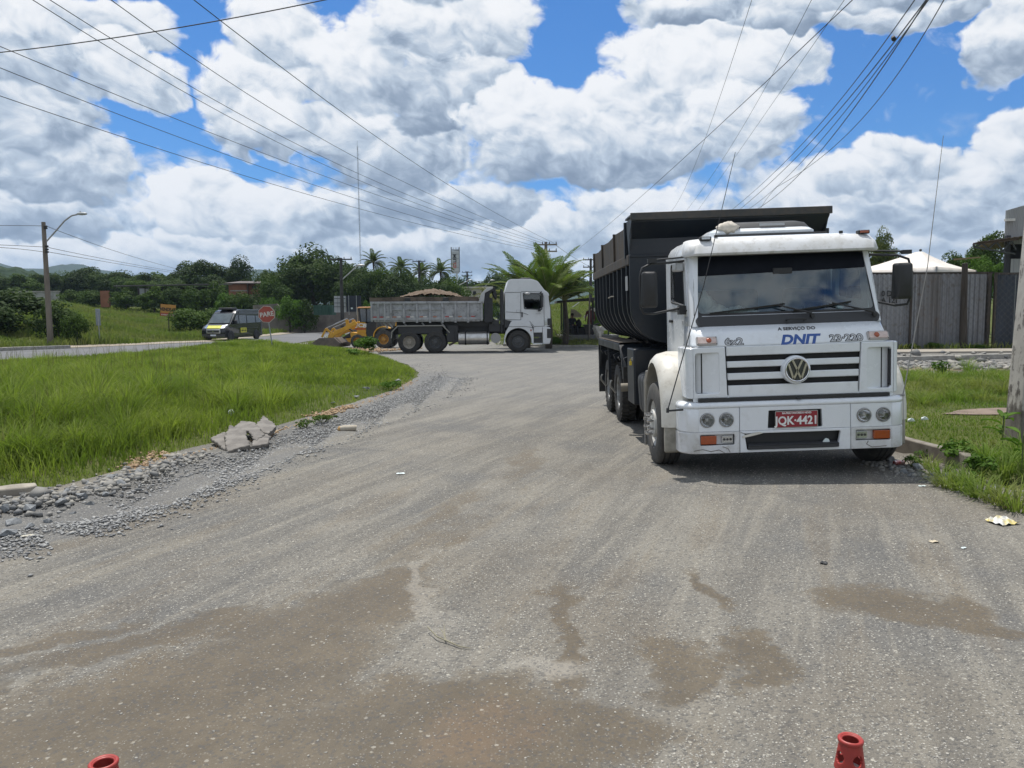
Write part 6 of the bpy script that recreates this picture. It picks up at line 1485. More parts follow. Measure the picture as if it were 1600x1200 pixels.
# blue-black gate
gt = empty('sheet_metal_gate', (P(1549, 500, FY).x, FY-.1, fz0), R(1.2), 'dark blue sheet metal gate with mesh at the right end of the fence', 'gate')
GATE = mat('dark_blue_gate_paint', (.028, .038, .055), .55, .1, (.02, .026, .036), 2, .7, dirt=(.06, .05, .04), dirtamt=.5, streak=(1, 1, .15))
gx1 = P(1640, 500, FY).x-gt.location.x
for i in range(3):
    b = corrugated(.08+i*gx1/3, .06+(i+1)*gx1/3, .05, top-.02, amp=.02, pitch=.3); b.build('gate_panel', GATE, gt, solid=.004, smooth=0)
b = MB(); b.box(0, .08, -.05, .05, 0, top+.03); b.box(0, gx1, -.05, .04, top-.06, top+.02); b.build('gate_frame', RUSTSTEEL, gt)
chainlink(0, gx1, .05, top, 'gate_mesh', None, gt, -.11)
# white gazebo
GY = 36.0
def gzb(v): return P(1430, v, GY).z
def gxx(u): return P(u, 450, GY).x
gb = empty('gazebo_tent', (gxx(1440), GY+3, gz(gxx(1440), GY+3)), 0, 'white fabric gazebo roof showing above the corrugated fence', 'gazebo')
o_ = Vector(gb.location)
CANV = mat('white_canvas', (.66, .62, .57), .8, 0, (.55, .51, .46), 1.2, .7, bmp=.3, bscale=3, bdist=.05)
ax, az_ = P(1436, 450, GY+3.2).x-o_.x, P(1436, 391, GY+3.2).z-o_.z; hw0 = 0; zr = gzb(417)-o_.z; ze = gzb(427)-o_.z
xl, xr = P(1340, 450, GY+3.4).x-o_.x, P(1524, 450, GY+3.2).x-o_.x; xc = P(1462, 450, GY-.2).x-o_.x
corners = [(xl, .4), (xc, -3.2), (xr, 0.2), (xc-2.0, 3.8)]
b = MB(); apex = Vector((ax, .2, az_)); rings = []
for t_ in (1.0, .75, .5, .25, .06):
    rg = []
    for i in range(4):
        a = Vector((*corners[i], zr)); c_ = Vector((*corners[(i+1) % 4], zr))
        for j in range(4):
            p = a.lerp(c_, j/4); q_ = apex.lerp(p, t_); q_.z -= .16*math.sin(math.pi*t_)*(1-.4*math.sin(math.pi*j/4)); rg.append(q_)
    rings.append(rg)
b.loft(rings); b.build('canopy', CANV, gb, smooth=25)
b = MB(); n_ = 0
for i in range(4):
    a = Vector((*corners[i], zr)); c_ = Vector((*corners[(i+1) % 4], zr)); seg = 16; pts = [a.lerp(c_, j/seg) for j in range(seg+1)]
    b.loft([[p+Vector((0, 0, .0)) for p in pts], [p+Vector((0, 0, -.42+.03*math.sin(j*2.2))) for j, p in enumerate(pts)]], cap=False, closed=False)
b.build('valance', CANV, gb, solid=.01, smooth=25)
for cx_, cy_ in corners: b = MB(); b.cyl((cx_, cy_, 0), (cx_, cy_, zr), .04); b.build('tent_pole', GALV, gb)
b = MB(); b.sphere(tuple(apex), .07, 8, 6); b.build('finial', BLACKP, gb)
# warehouse with canopy roof
WY = 38.0
wx = lambda u, Y=WY: P(u, 450, Y).x
wz_ = lambda v, Y=WY: P(1560, v, Y).z
wh = empty('warehouse', (wx(1567), WY, gz(wx(1567), WY)), 0, 'grey corrugated metal warehouse with a truss canopy at the right edge', 'warehouse')
o_ = Vector(wh.location); GREYSH = mat('pale_grey_cladding', (.34, .35, .35), .6, .1, (.27, .27, .27), 1, .6, streak=(1, 1, .1))
W0, W1 = wx(1566)-o_.x, wx(1720)-o_.x
zt0, zt1 = wz_(329)-o_.z, wz_(285)-o_.z; zm = wz_(372)-o_.z
n_ = 60; b = MB(); pts = []
for i in range(n_*2+1):
    x_ = W0+(W1-W0)*i/(n_*2); pts.append((x_, -.03*(i % 2), zt0+(zt1-zt0)*(x_-W0)/(W1-W0)))
b.loft([[(p[0], p[1], zm-.3) for p in pts], pts], cap=False, closed=False); b.build('upper_wall', GREYSH, wh, solid=.01, smooth=0)
b = MB(); b.loft([[(W0-.02, 0, zm-.3), (W0-.02, 0, zt0), (W0+.1, 0, zt0), (W0+.1, 0, zm-.3)], [(W0+5.8, 8, zm-.3), (W0+5.8, 8, zt0), (W0+5.9, 8, zt0), (W0+5.9, 8, zm-.3)]]); b.build('side_wall', GREYSH, wh)
b = MB(); b.bar((wx(1562)-o_.x, -.15, wz_(344.5)-o_.z), (wx(1577)-o_.x, -.15, wz_(344)-o_.z), .12); b.build('drain_spout', mat('white_pipe', (.6, .6, .56), .6), wh)
b = MB(); pts = []
z_e, z_w = wz_(382)-o_.z, wz_(364)-o_.z; xe_ = wx(1499)-o_.x; n_ = 50
b.loft([[(xe_+(W1-xe_)*i/n_, -1.2, z_e+(z_w-z_e)*i/n_*1.55+.03*(i % 2)) for i in range(n_+1)], [(xe_+3.2+(W1-xe_)*i/n_, 3.5, z_e+(z_w-z_e)*i/n_*1.55+.03*(i % 2)) for i in range(n_+1)]], cap=False, closed=False)
b.build('canopy_roof', mat('rusty_canopy_sheet', (.20, .15, .13), .8, .1, (.13, .10, .09), 2, .7), wh, solid=.02, smooth=0)
TR = mat('dark_truss', (.04, .045, .045), .7)
def wp(u, v, y=-1.0): return (wx(u)-o_.x, y, wz_(v)-o_.z)
b = MB(); b.bar(wp(1499, 383.5), wp(1566, 377), .09); b.build('truss_top_chord', mat('brown_chord', (.10, .07, .055), .8), wh)
b = MB(); b.bar(wp(1499, 384), wp(1500, 388.5), .07); b.bar(wp(1500, 388.5), wp(1563, 399.5), .07); b.build('truss_bottom_chord', TR, wh)
for (a_, c_) in (((1512, 383), (1522, 391.5)), ((1522, 391.5), (1533, 381)), ((1534, 381), (1544, 395)), ((1544, 395), (1556, 379)), ((1556, 379), (1564, 393)), ((1502, 388), (1512, 383))):
    b = MB(); b.bar(wp(*a_), wp(*c_), .06); b.build('truss_web', TR, wh)
DK = mat('dark_shed_cladding', (.035, .037, .042), .8, 0, (.02, .02, .024), 1, .7, streak=(1, 1, .1))
b = MB(); b.box(W0+1.8, W1, 2.5, 2.6, 0, zm+.2); b.loft([[(W0, -.1, 0), (W0, -.1, zm), (W0+.1, -.1, zm), (W0+.1, -.1, 0)], [(W0+1.8, 2.5, 0), (W0+1.8, 2.5, zm), (W0+1.9, 2.5, zm), (W0+1.9, 2.5, 0)]]); b.build('dark_wall', DK, wh)
b = corrugated(wx(1573)-o_.x, W1, 0, wz_(405)-o_.z, y=-.2, amp=.02, pitch=.25); b.build('lower_wall', GREYSH, wh, solid=.01, smooth=0)
b = MB(); b.box(W0-.05, W0+.15, -.25, -.1, 0, zm+.1); b.build('corner_post', DK, wh)
b = MB(); b.loft([[P(u, v, Y) for u, v in ((1490, 404), (1532, 401), (1532, 403), (1490, 407))] for Y in (34, 35)]); tag(b.build('timber_beam', mat('ochre_timber', (.24, .18, .09), .9)), 'ochre timber beam above the fence beside the gazebo', 'beam')

# ------------------------------------------------------------------ buildings far left
ROOFT = mat('old_tile_roof', (.12, .10, .095), .9, 0, (.08, .07, .065), 1, .7)
BRK = mat('raw_brickwork', (.27, .12, .07), .9, 0, (.20, .09, .055), .8, .7, bmp=.3, bscale=4)
def bldg(name, Y, label, cat, u0): 
    x_ = P(u0, 480, Y).x; return empty(name, (x_, Y, gz(x_, Y)), 0, label, cat)
def pb(t, Y, u0, u1, v0, v1, d, nm, m, par=None, y0=0, **k):
    o_ = t.location; a = P(u0, v0, Y); c = P(u1, v1, Y); b = MB(); b.box(a.x-o_.x, c.x-o_.x, y0, y0+d, c.z-o_.z, a.z-o_.z); return b.build(nm, m, par or t, **k)
h1 = bldg('brick_house', 118, 'small unplastered brick house with grey roof between the dark trees', 'house', 380)
pb(h1, 118, 357, 386, 443, 472, 8, 'wall', BRK); pb(h1, 118, 386, 408, 443, 472, 8, 'side_wall', BRK, y0=.6)
o_ = h1.location; b = MB(); f = lambda u, v, y: (P(u, v, 118).x-o_.x, y, P(u, v, 118).z-o_.z)
b.loft([[f(352, 443.5, -.6), f(412, 443.5, -.6), f(404, 438.5, 4), f(360, 438.5, 4)], [f(352, 442.5, -.6), f(412, 442.5, -.6), f(404, 437.5, 4), f(360, 437.5, 4)]]); b.build('roof', ROOFT, h1)
pb(h1, 118, 392, 399, 447, 451, .1, 'window', BLACKP, y0=.5); pb(h1, 118, 360, 386, 453.5, 455, .1, 'concrete_band', CONCRETE, y0=-.05); pb(h1, 118, 386, 387, 443, 462, .1, 'column', CONCRETE, y0=-.06); pb(h1, 118, 389, 403, 460, 461.5, .1, 'concrete_band', CONCRETE, y0=.5)
h2 = bldg('long_shed', 105, 'long low shed with a thin pale sheet roof behind the field', 'shed', 260)
o_ = h2.location; f = lambda u, v, y: (P(u, v, 105).x-o_.x, y, P(u, v, 105).z-o_.z)
b = MB(); b.loft([[f(180, 447.2, -.5), f(335, 444.5, -.5), f(338, 442.3, 6), f(190, 444.5, 6)], [f(180, 446.4, -.5), f(335, 443.6, -.5), f(338, 441.5, 6), f(190, 443.6, 6)]]); b.build('roof', mat('shed_roof', (.24, .23, .22), .8, 0, (.17, .16, .155), .5, .7), h2)
b = MB(); b.loft([[f(180, 448.5, -.55), f(335, 445.4, -.55), f(335, 444, -.55), f(180, 447, -.55)], [f(180, 448.5, -.45), f(335, 445.4, -.45), f(335, 444, -.45), f(180, 447, -.45)]]); b.build('roof_edge', mat('shed_fascia', (.05, .045, .042), .8), h2)
pb(h2, 105, 184, 330, 447, 470, .3, 'rear_wall', mat('shed_dark_wall', (.06, .055, .05), .9), y0=5.5)
for u in (182, 232, 262, 304, 333): pb(h2, 105, u, u+1.3, 445, 470, .1, 'column', GALV)
pb(h2, 105, 215, 223, 450.5, 462, .1, 'white_sheet', mat('white_shed_sheet', (.55, .57, .58), .7), y0=.5); pb(h2, 105, 224, 230, 451, 461, .1, 'white_sheet', mat('white_shed_sheet2', (.50, .50, .50), .7), y0=.6)
pb(h2, 105, 150, 165, 454, 480, .3, 'brick_wall', BRK, y0=1); pb(h2, 105, 248, 276, 459, 472, .2, 'patched_wall', mat('patched_white_wall', (.42, .42, .40), .9, 0, (.15, .13, .11), 1.2, 1.0), y0=-.2)
h3 = bldg('low_wall', 125, 'long low pale wall at the far left of the field', 'wall', 50); pb(h3, 125, 12, 92, 456, 472, .3, 'wall_face', mat('pale_low_wall', (.33, .33, .32), .9, 0, (.2, .2, .19), 1, .8)); pb(h3, 125, 12, 92, 455, 456.2, .5, 'coping', CONCRETE, y0=-.1)
h4 = bldg('boundary_wall', 92, 'long grey boundary wall behind the stop sign', 'wall', 440)
WALLM = mat('stained_render', (.20, .175, .155), .95, 0, (.12, .105, .095), .7, .8, dirt=(.07, .065, .05), dirtamt=.6)
o_ = h4.location
xs_ = [395, 432, 445, 450, 470, 500, 520, 560, 600, 640]; tops = [477, 474.5, 484, 487, 483, 482, 481, 480, 480, 480]
for i in range(len(xs_)-1):
    a = P(xs_[i], tops[i], 92); c = P(xs_[i+1], tops[i+1], 92); b = MB()
    b.loft([[(a.x-o_.x, 0, 0-.5), (a.x-o_.x, 0, a.z-o_.z), (a.x-o_.x, .25, a.z-o_.z), (a.x-o_.x, .25, -.5)], [(c.x-o_.x, 0, -.5), (c.x-o_.x, 0, c.z-o_.z), (c.x-o_.x, .25, c.z-o_.z), (c.x-o_.x, .25, -.5)]]); b.build('wall_section', WALLM, h4)
h5 = bldg('green_container', 86, 'dark green ribbed skip container beside the boundary wall', 'container', 505)
GRC = mat('faded_green_paint', (.03, .085, .06), .7, 0, (.022, .06, .045), 1, .7)
pb(h5, 86, 490, 519, 477, 492, 2, 'container_body', GRC)
for k in range(6): pb(h5, 86, 490+5.7*k, 490.8+5.7*k, 476.5, 492, .1, 'rib', mat('green_rib', (.045, .11, .08), .7) if k == 0 else bpy.data.materials['green_rib'], y0=-.1)
for v in (478, 483): pb(h5, 86, 490, 504, v, v+.7, .1, 'rail', bpy.data.materials['green_rib'], y0=-.12)
h6 = bldg('billboard', 80, 'white billboard back with steel bracing, left of the dark power pole', 'billboard', 530)
pb(h6, 80, 521, 540, 462.5, 488, .08, 'panel', mat('billboard_back', (.45, .47, .48), .7, 0, (.33, .34, .34), .6, .7), y0=.2)
for u in (521.5, 527, 533, 539): pb(h6, 80, u, u+.8, 462, 490, .08, 'upright', POLED)
for v in (466, 473, 479): pb(h6, 80, 520.5, 540, v, v+.7, .06, 'rail', POLED, y0=-.06)
h7 = bldg('billboard', 81, 'dark blue back of a billboard on two pale posts behind the loader', 'billboard', 551)
pb(h7, 81, 540.5, 564, 462, 487, .1, 'panel', mat('dark_billboard_back', (.018, .024, .04), .6), y0=.1)
for u in (544.5, 556.5): pb(h7, 81, u, u+1.4, 461.5, 492, .1, 'post', mat('pale_post', (.36, .38, .38), .6), y0=-.1)
pb(h7, 81, 548, 551, 480.5, 483, .02, 'white_tag', PAPER, y0=.06)
h8 = bldg('pale_house', 135, 'pale flat-roofed house seen between the street lamps', 'house', 750)
CREAMW = mat('cream_render', (.55, .52, .46), .9, 0, (.45, .42, .37), .5, .7)
pb(h8, 135, 725, 752, 450, 470, 6, 'wall', CREAMW); pb(h8, 135, 723.5, 770, 448, 450.2, 7, 'roof_slab', CREAMW, y0=-.4); pb(h8, 135, 730, 736.5, 454, 457.5, .1, 'window', BLACKP, y0=-.08); pb(h8, 135, 739, 744, 455, 461, .1, 'window', BLACKP, y0=-.08); pb(h8, 135, 752, 772, 450.2, 470, 6, 'side_wall', mat('beige_render', (.36, .33, .26), .9), y0=1.2)
pb(h8, 135, 750, 752.5, 450, 470, .2, 'porch_column', CREAMW, y0=-.2)

# ------------------------------------------------------------------ traffic cones
CRED = mat('cone_red', (.34, .035, .028), .5, 0, (.24, .03, .025), 14, .6, bmp=.15, bscale=90, dirt=(.10, .045, .035), dirtamt=.4)
CWH = mat('cone_white_band', (.62, .61, .60), .5, 0, (.5, .48, .46), 10, .6)
def cone(u, v, Y, label, rz, r0=.026):
    top = P(u, v, Y); H_ = top.z; t = empty('traffic_cone', (top.x, Y, .01), rz, label, 'traffic cone', 'traffic cones at the bottom edge of the picture')
    def rad(z): return r0+(H_-z)*.145
    n = 32
    # top section with real round holes
    me_v = []; b = MB(); nz = 40; z0 = H_-.078; z1 = H_
    rings_o = []; holes = [(a, H_-.044, .0145) for a in (0.0, math.pi/2, math.pi, 1.5*math.pi)]
    nn = 96; V = []; F = []
    for j in range(nz+1):
        z = z0+(z1-z0)*j/nz; r = rad(z)-(.004*((j-nz+3)/3)**2 if j > nz-3 else 0)
        for i in range(nn):
            a = 2*math.pi*i/nn; V.append((r*math.sin(a), -r*math.cos(a), z))
    for j in range(nz):
        for i in range(nn):
            a = 2*math.pi*(i+.5)/nn; z = z0+(z1-z0)*(j+.5)/nz; r = rad(z); ok = True
            for (ha, hz_, hr) in holes:
                da = (a-ha+math.pi) % (2*math.pi)-math.pi
                if (da*r)**2+(z-hz_)**2 < hr*hr: ok = False
            if ok: F.append((j*nn+i, j*nn+(i+1) % nn, (j+1)*nn+(i+1) % nn, (j+1)*nn+i))
    b.add(V, F); b.build('top_collar', CRED, t, solid=.006, smooth=60)
    b = MB(); b.lathe([(z1-.006, rad(z1)-.006), (z1+.0, rad(z1)-.004), (z1+.003, rad(z1)+.001), (z1-.001, rad(z1)+.005), (z1-.008, rad(z1)+.004), (z1-.012, rad(z1)+.0)], (0, 0, 0), (0, 0, 1), 40); b.build('rim', CRED, t, smooth=80)
    zz = [H_-.078, H_-.22, H_-.36, H_-.48, .03]
    for k in range(4):
        b = MB(); b.lathe([(zz[k], rad(zz[k])-(.003 if k % 2 == 0 else -.001)), (zz[k+1], rad(zz[k+1])-(.003 if k % 2 == 0 else -.001))], (0, 0, 0), (0, 0, 1), 40); b.build('white_band' if k % 2 == 0 else 'red_band', CWH if k % 2 == 0 else CRED, t, solid=.004, smooth=60)
    b = MB(); b.box(-.19, .19, -.19, .19, 0, .03); b.build('base', CRED, t, bevel=.02)
    return t
cone(1329, 1160, 1.85, 'red and white traffic cone with holes in its collar, in front of the white truck', R(14))
cone(162, 1197, 1.77, 'red traffic cone of which only the top rim shows at the lower left', R(40), .029)

# ------------------------------------------------------------------ loose things on the gravel
def onground(u, v): g = G(u, v); g.z = gz(g.x, g.y)+.012; return g
p = onground(545, 672)
t = empty('concrete_core', p, R(8), 'pale broken concrete cylinder lying on the gravel', 'concrete piece')
b = MB(); b.tube([(-.13, 0, .05), (-.08, 0, .055), (.10, 0, .055), (.12, 0, .05)], [.045, .055, .055, .05], 12); b.build('core', mat('pale_core', (.42, .38, .31), .9, 0, (.32, .28, .22), 8, .7, bmp=.4), t); b = MB(); b.sphere((-.14, 0, .05), (.04, .05, .045), 8, 5); b.build('clay_end', mat('orange_clay', (.42, .26, .10), .9), t)
def litter(u, v, w, l, m, label, cat, nm, ang=0, h=.03, seed=0, parts=None):
    p = onground(u, v); g_ = random.Random(seed); n = 7; vs = []
    for j in range(n):
        for i in range(n): vs.append(((i/(n-1)-.5)*w*(1-.25*abs(j/(n-1)-.5)), (j/(n-1)-.5)*l, max(.003, g_.uniform(0, h)*(1 if 0 < i < n-1 else .5))))
    b = MB(); b.add(vs, [(j*n+i, j*n+i+1, (j+1)*n+i+1, (j+1)*n+i) for j in range(n-1) for i in range(n-1)])
    o = b.build(nm, m, None, solid=.001, smooth=0); o.location = p; o.rotation_euler = (0, 0, ang); return tag(o, label, cat)
WRAP = mat('white_yellow_wrapper', (.66, .66, .64), .35, 0, (.62, .50, .12), 7, 1.0, coat=.4)
litter(1566, 820, .22, .17, WRAP, 'crumpled white and yellow snack wrapper on the gravel at the right', 'wrapper', 'snack_wrapper', .3, .05, 4)
litter(1459, 850, .07, .05, mat('cream_scrap', (.55, .48, .36), .8), 'small round cream scrap left of the snack wrapper', 'scrap', 'paper_scrap', .2, .01, 5)
litter(1506, 860, .05, .02, PAPER, 'tiny white paper scrap below the snack wrapper', 'scrap', 'paper_scrap', .5, .01, 6)
litter(626, 742, .10, .05, PAPER, 'flat white scrap on the gravel in the middle distance', 'scrap', 'paper_scrap', .1, .012, 7)
litter(1578, 798, .14, .05, mat('tan_scrap', (.40, .30, .20), .8), 'tan leaf scrap just above the snack wrapper', 'scrap', 'dry_leaf', -.4, .02, 8)
litter(1441, 763, .08, .03, PAPER, 'white scrap among the stones beside the verge', 'scrap', 'paper_scrap', 0, .012, 9)
litter(46, 840, .13, .05, mat('cream_scrap2', (.5, .47, .38), .8), 'pale flat scrap on the gravel at the left', 'scrap', 'paper_scrap', .1, .01, 10)
litter(1287, 883, .05, .05, BLACKP, 'small black sliver lying on the gravel below the truck', 'scrap', 'plastic_sliver', -.6, .01, 11)
p = onground(362, 665); b = MB(); b.sphere((0, 0, 0), (.05, .05, .065), 10, 7); o = b.build('plastic_cup', mat('cloudy_plastic', (.62, .66, .68), .3), None, smooth=0); o.location = p+Vector((0, 0, .10)); o.rotation_euler = (.6, .3, 0); tag(o, 'cloudy plastic cup in the grass above the broken asphalt', 'cup')
# twig
p = onground(706, 1008); t = MB()
W_ = lambda u, v, h=.012: tuple(Vector(G(u, v))-Vector(G(706, 1008))+Vector((0, 0, h)))
t.tube([W_(668, 988, .03), W_(683, 1001, .02), W_(700, 1006, .012), W_(718, 1013, .008), W_(735, 1015, .005)], [.003, .0045, .005, .004, .002], 6)
t.tube([W_(697, 1005), W_(692, 996, .03), W_(686, 992, .04)], [.004, .003, .001], 5); t.tube([W_(696, 1003), W_(694, 990, .05)], [.0035, .0015], 5)
o = t.build('twig', mat('bleached_twig', (.26, .24, .17), .9)); o.location = p; tag(o, 'forked bleached twig lying on the gravel in the foreground', 'twig')
# broken asphalt slabs on the left edge
SLB = mat('broken_asphalt', (.20, .185, .165), .92, 0, (.13, .12, .11), 5, .8, bmp=.6, bscale=40, bdist=.01)
def slabpiece(pts, h, label, tilt=(0, 0), th=.07, nm='asphalt_slab'):
    q_ = [G(u, v) for u, v in pts]; c_ = sum(q_, Vector())/len(q_); z = gz(c_.x, c_.y)
    b = MB(); g_ = random.Random(int(c_.x*100)); base_ = [(p.x-c_.x, p.y-c_.y) for p in q_]; poly = []
    for i_ in range(len(base_)):
        A_, B_ = Vector(base_[i_]), Vector(base_[(i_+1) % len(base_)]); L_ = (B_-A_).length; nn_ = max(2, int(L_/.035)); N_ = Vector((-(B_-A_).y, (B_-A_).x)).normalized()
        for j_ in range(nn_): poly.append(tuple(A_.lerp(B_, j_/nn_)+N_*(g_.uniform(-.018, .018) if j_ else 0)))
    b.prism(poly, 0, th, 'xy'); o = b.build(nm, SLB, None, bevel=.012); o.location = (c_.x, c_.y, z+h); o.rotation_euler = (tilt[0], tilt[1], 0)
    return tag(o, label, 'asphalt slab')
slabpiece([(330, 696), (352, 708), (366, 700), (352, 690)], .05, 'left piece of the cracked asphalt slab at the grass edge', (.10, .0), .05)
slabpiece([(356, 712), (390, 706), (385, 694), (360, 690), (352, 700)], .08, 'largest tilted piece of the cracked asphalt slab at the grass edge', (.16, .03), .06)
slabpiece([(362, 688), (388, 690), (400, 700), (414, 694), (400, 682), (380, 680)], .12, 'upper right piece of the cracked asphalt slab', (.12, -.03), .05)
slabpiece([(392, 706), (418, 702), (424, 694), (404, 690)], .03, 'small asphalt piece right of the cracked slab', (.08, .05), .05)
slabpiece([(395, 686), (420, 690), (432, 682), (412, 674)], .10, 'rough asphalt lump behind the cracked slab', (.1, .1), .07)
# kerb stone at far left
kb = MB(); a = G(-160, 800); c_ = G(58, 772); d = (c_-a).normalized(); n_ = Vector((-d.y, d.x, 0))
kb.loft([[(p.x+n_.x*s*.09+rnd.uniform(-.01, .01), p.y+n_.y*s*.09, z) for s, z in ((-1, -.15), (1, -.15), (1, .115+rnd.uniform(-.01, .01)), (-1, .105+rnd.uniform(-.012, .012)))] for p in [a.lerp(c_, t_/10) for t_ in range(11)]])
tag(kb.build('kerb', mat('pale_kerb_stone', (.33, .30, .25), .9, 0, (.22, .20, .17), 6, .8, bmp=.5), None, bevel=.015), 'broken pale kerb stone at the left edge of the grass island', kind='structure')

# ------------------------------------------------------------------ vegetation
def blades(pts, h, w, lean, seed=0):
    """pts (n,2) -> vertices (n*5,3), triangles"""
    g_ = np.random.default_rng(seed); n = len(pts); x, y = pts[:, 0], pts[:, 1]; z = ground_z(x, y)-.01
    a = g_.uniform(0, 2*np.pi, n); ca, sa = np.cos(a), np.sin(a); f = g_.uniform(0, 2*np.pi, n)
    h = h*np.ones(n); w = w*np.ones(n); l = lean*np.ones(n)*g_.uniform(.3, 1.5, n)*h
    cw, sw = np.cos(f)*w/2, np.sin(f)*w/2
    V = np.empty((n, 5, 3))
    V[:, 0] = np.stack([x-cw, y-sw, z], -1); V[:, 1] = np.stack([x+cw, y+sw, z], -1)
    mx, my, mz = x+ca*l*.35, y+sa*l*.35, z+h*.62
    V[:, 2] = np.stack([mx-cw*.75, my-sw*.75, mz], -1); V[:, 3] = np.stack([mx+cw*.75, my+sw*.75, mz], -1)
    V[:, 4] = np.stack([x+ca*l, y+sa*l, z+h*g_.uniform(.72, 1.0, n)], -1)
    T_ = np.array([[0, 1, 2], [1, 3, 2], [2, 3, 4]]); F = (np.arange(n)[:, None, None]*5+T_[None]).reshape(-1, 3)
    return V.reshape(-1, 3), F
def join(parts):
    Vs, Fs, o = [], [], 0
    for V, F in parts: Vs.append(V); Fs.append(F+o); o += len(V)
    return np.concatenate(Vs), np.concatenate(Fs)
def scatter(poly, n, seed, inner=0.0, dens=None):
    g_ = np.random.default_rng(seed); P_ = np.array([p[:2] for p in poly]); lo, hi = P_.min(0), P_.max(0)
    q = g_.uniform(lo, hi, (n, 2)); ok = poly_sd(q[:, 0], q[:, 1], poly) > inner; q = q[ok]
    if dens is not None: q = q[g_.uniform(0, 1, len(q)) < dens(q[:, 0], q[:, 1])]
    return q
GRASS1 = leafmat('grass_blades', (.14, .185, .034), (.235, .275, .068), (.10, .15, .028), .4, .5, .9)
GRASS2 = leafmat('tall_grass_blades', (.115, .165, .036), (.17, .215, .058), (.20, .205, .085), .3, .55, .25)
GRASS3 = leafmat('verge_grass_blades', (.105, .17, .03), (.165, .23, .052), (.21, .215, .08), .35, .5, .8)
DRYG = leafmat('dry_grass_stalks', (.17, .15, .07), (.12, .13, .05), (.10, .10, .04), .2, .7)
# island: density and height vary
def isl_h(x, y):
    t = .5+.5*wob(x, y, 3.3, 1)
    e = sst(poly_sd(x, y, ISLAND), .0, .9); near = 1-sst(y, 15, 21)
    left = sst(-x-.30*y, -1.2, 3.2)      # tall growth is towards the left
    return (.11+.12*t)*(.5+.5*e)+near*left*e*(.20+.30*t)
parts = []
q = scatter([p for p in ISLAND], 900000, 11, .03, lambda x, y: np.clip((9.0/np.maximum(y, 6))**1.7, .02, 1)*(y < 20)*(y > 5)*(x > -.78*y-1.0)); hh = isl_h(q[:, 0], q[:, 1])*rng.uniform(.5, 1.2, len(q))
n_near = len(q); parts.append(blades(q, hh, .006+.009*np.minimum(hh, .5)+.0003*q[:, 1], .55, 12))
q = scatter([p for p in ISLAND], 330000, 13, .05, lambda x, y: (y >= 19)*np.clip(30/y, 0, 1)*(x > -.78*y-1)); hh = isl_h(q[:, 0], q[:, 1])*rng.uniform(.6, 1.35, len(q))
parts.append(blades(q, hh, .022, .6, 14))
# grass tussocks: bunches of long arching blades
def tussock(cx, cy, r, h, n, seed):
    g_ = np.random.default_rng(seed); a = g_.uniform(0, 6.283, n); rr = r*.35*np.sqrt(g_.uniform(0, 1, n)); x = cx+rr*np.cos(a); y = cy+rr*np.sin(a)
    z0 = ground_z(x, y)-.02; L = h*g_.uniform(.6, 1.15, n); el = g_.uniform(.75, 1.5, n); dr = g_.uniform(.5, 1.6, n); w = g_.uniform(.007, .014, n)
    S_ = 5; V = np.empty((n, 2*S_+1, 3)); px, pz = np.zeros(n), np.zeros(n); e = el.copy()
    for k in range(S_+1):
        X = x+np.cos(a)*px; Y = y+np.sin(a)*px; Z = z0+pz
        ww = w*(1-.75*(k/S_)**1.5)*.5
        if k < S_: V[:, 2*k] = np.stack([X-np.sin(a)*ww, Y+np.cos(a)*ww, Z], -1); V[:, 2*k+1] = np.stack([X+np.sin(a)*ww, Y-np.cos(a)*ww, Z], -1)
        else: V[:, 2*k] = np.stack([X, Y, Z], -1)
        px = px+np.cos(e)*L/S_; pz = pz+np.sin(e)*L/S_; e = e-dr*(.12+.35*k/S_)
    T_ = []
    for k in range(S_-1): T_ += [[2*k, 2*k+1, 2*k+2], [2*k+1, 2*k+3, 2*k+2]]
    T_ += [[2*S_-2, 2*S_-1, 2*S_]]
    return V.reshape(-1, 3), (np.arange(n)[:, None, None]*(2*S_+1)+np.array(T_)[None]).reshape(-1, 3)
g_ = random.Random(5)
for (u, v, r, h, n) in ((100, 690, .6, .85, 420), (150, 668, .5, .9, 360), (60, 700, .6, .8, 400), (235, 650, .6, .85, 420), (200, 672, .5, .8, 340), (345, 648, .5, .8, 360), (370, 655, .45, .7, 300), (20, 668, .6, .9, 420), (-30, 700, .6, .9, 420), (50, 735, .5, .6, 300), (120, 722, .4, .55, 260), (440, 640, .4, .5, 220), (10, 740, .5, .6, 300), (300, 622, .5, .7, 260), (160, 625, .6, .9, 300), (60, 630, .6, .9, 300), (420, 622, .5, .5, 220), (265, 690, .4, .5, 240)):
    p_ = G(u, v); parts.append(tussock(p_.x, p_.y, r, h, n, int(u+v*3)))
for k in range(150):
    y = g_.uniform(9.5, 40); x = -y*g_.uniform(.30, .72)
    if poly_sd(np.array([x]), np.array([y]), ISLAND)[0] > .7: parts.append(tussock(x, y, .5, g_.uniform(.35, .75)*(1 if y < 24 else .8), 130, 900+k))
V, F = join(parts); tag(mesh_np('grass', V, F, GRASS1), 'bright green uncut grass covering the island left of the gravel', kind='stuff')
# seed stalks
st = []
q = scatter(ISLAND, 30000, 21, .8, lambda x, y: (y > 7)*(x < -.38*y)*(x > -.78*y-1)*.30*(14/np.maximum(y, 10))); 
st.append(blades(q, rng.uniform(.45, .95, len(q)), .0055+.0002*q[:, 1], .22, 22)); V, F = join(st)
tag(mesh_np('dry_grass', V, F, DRYG), 'thin seed stalks standing above the island grass', kind='stuff')
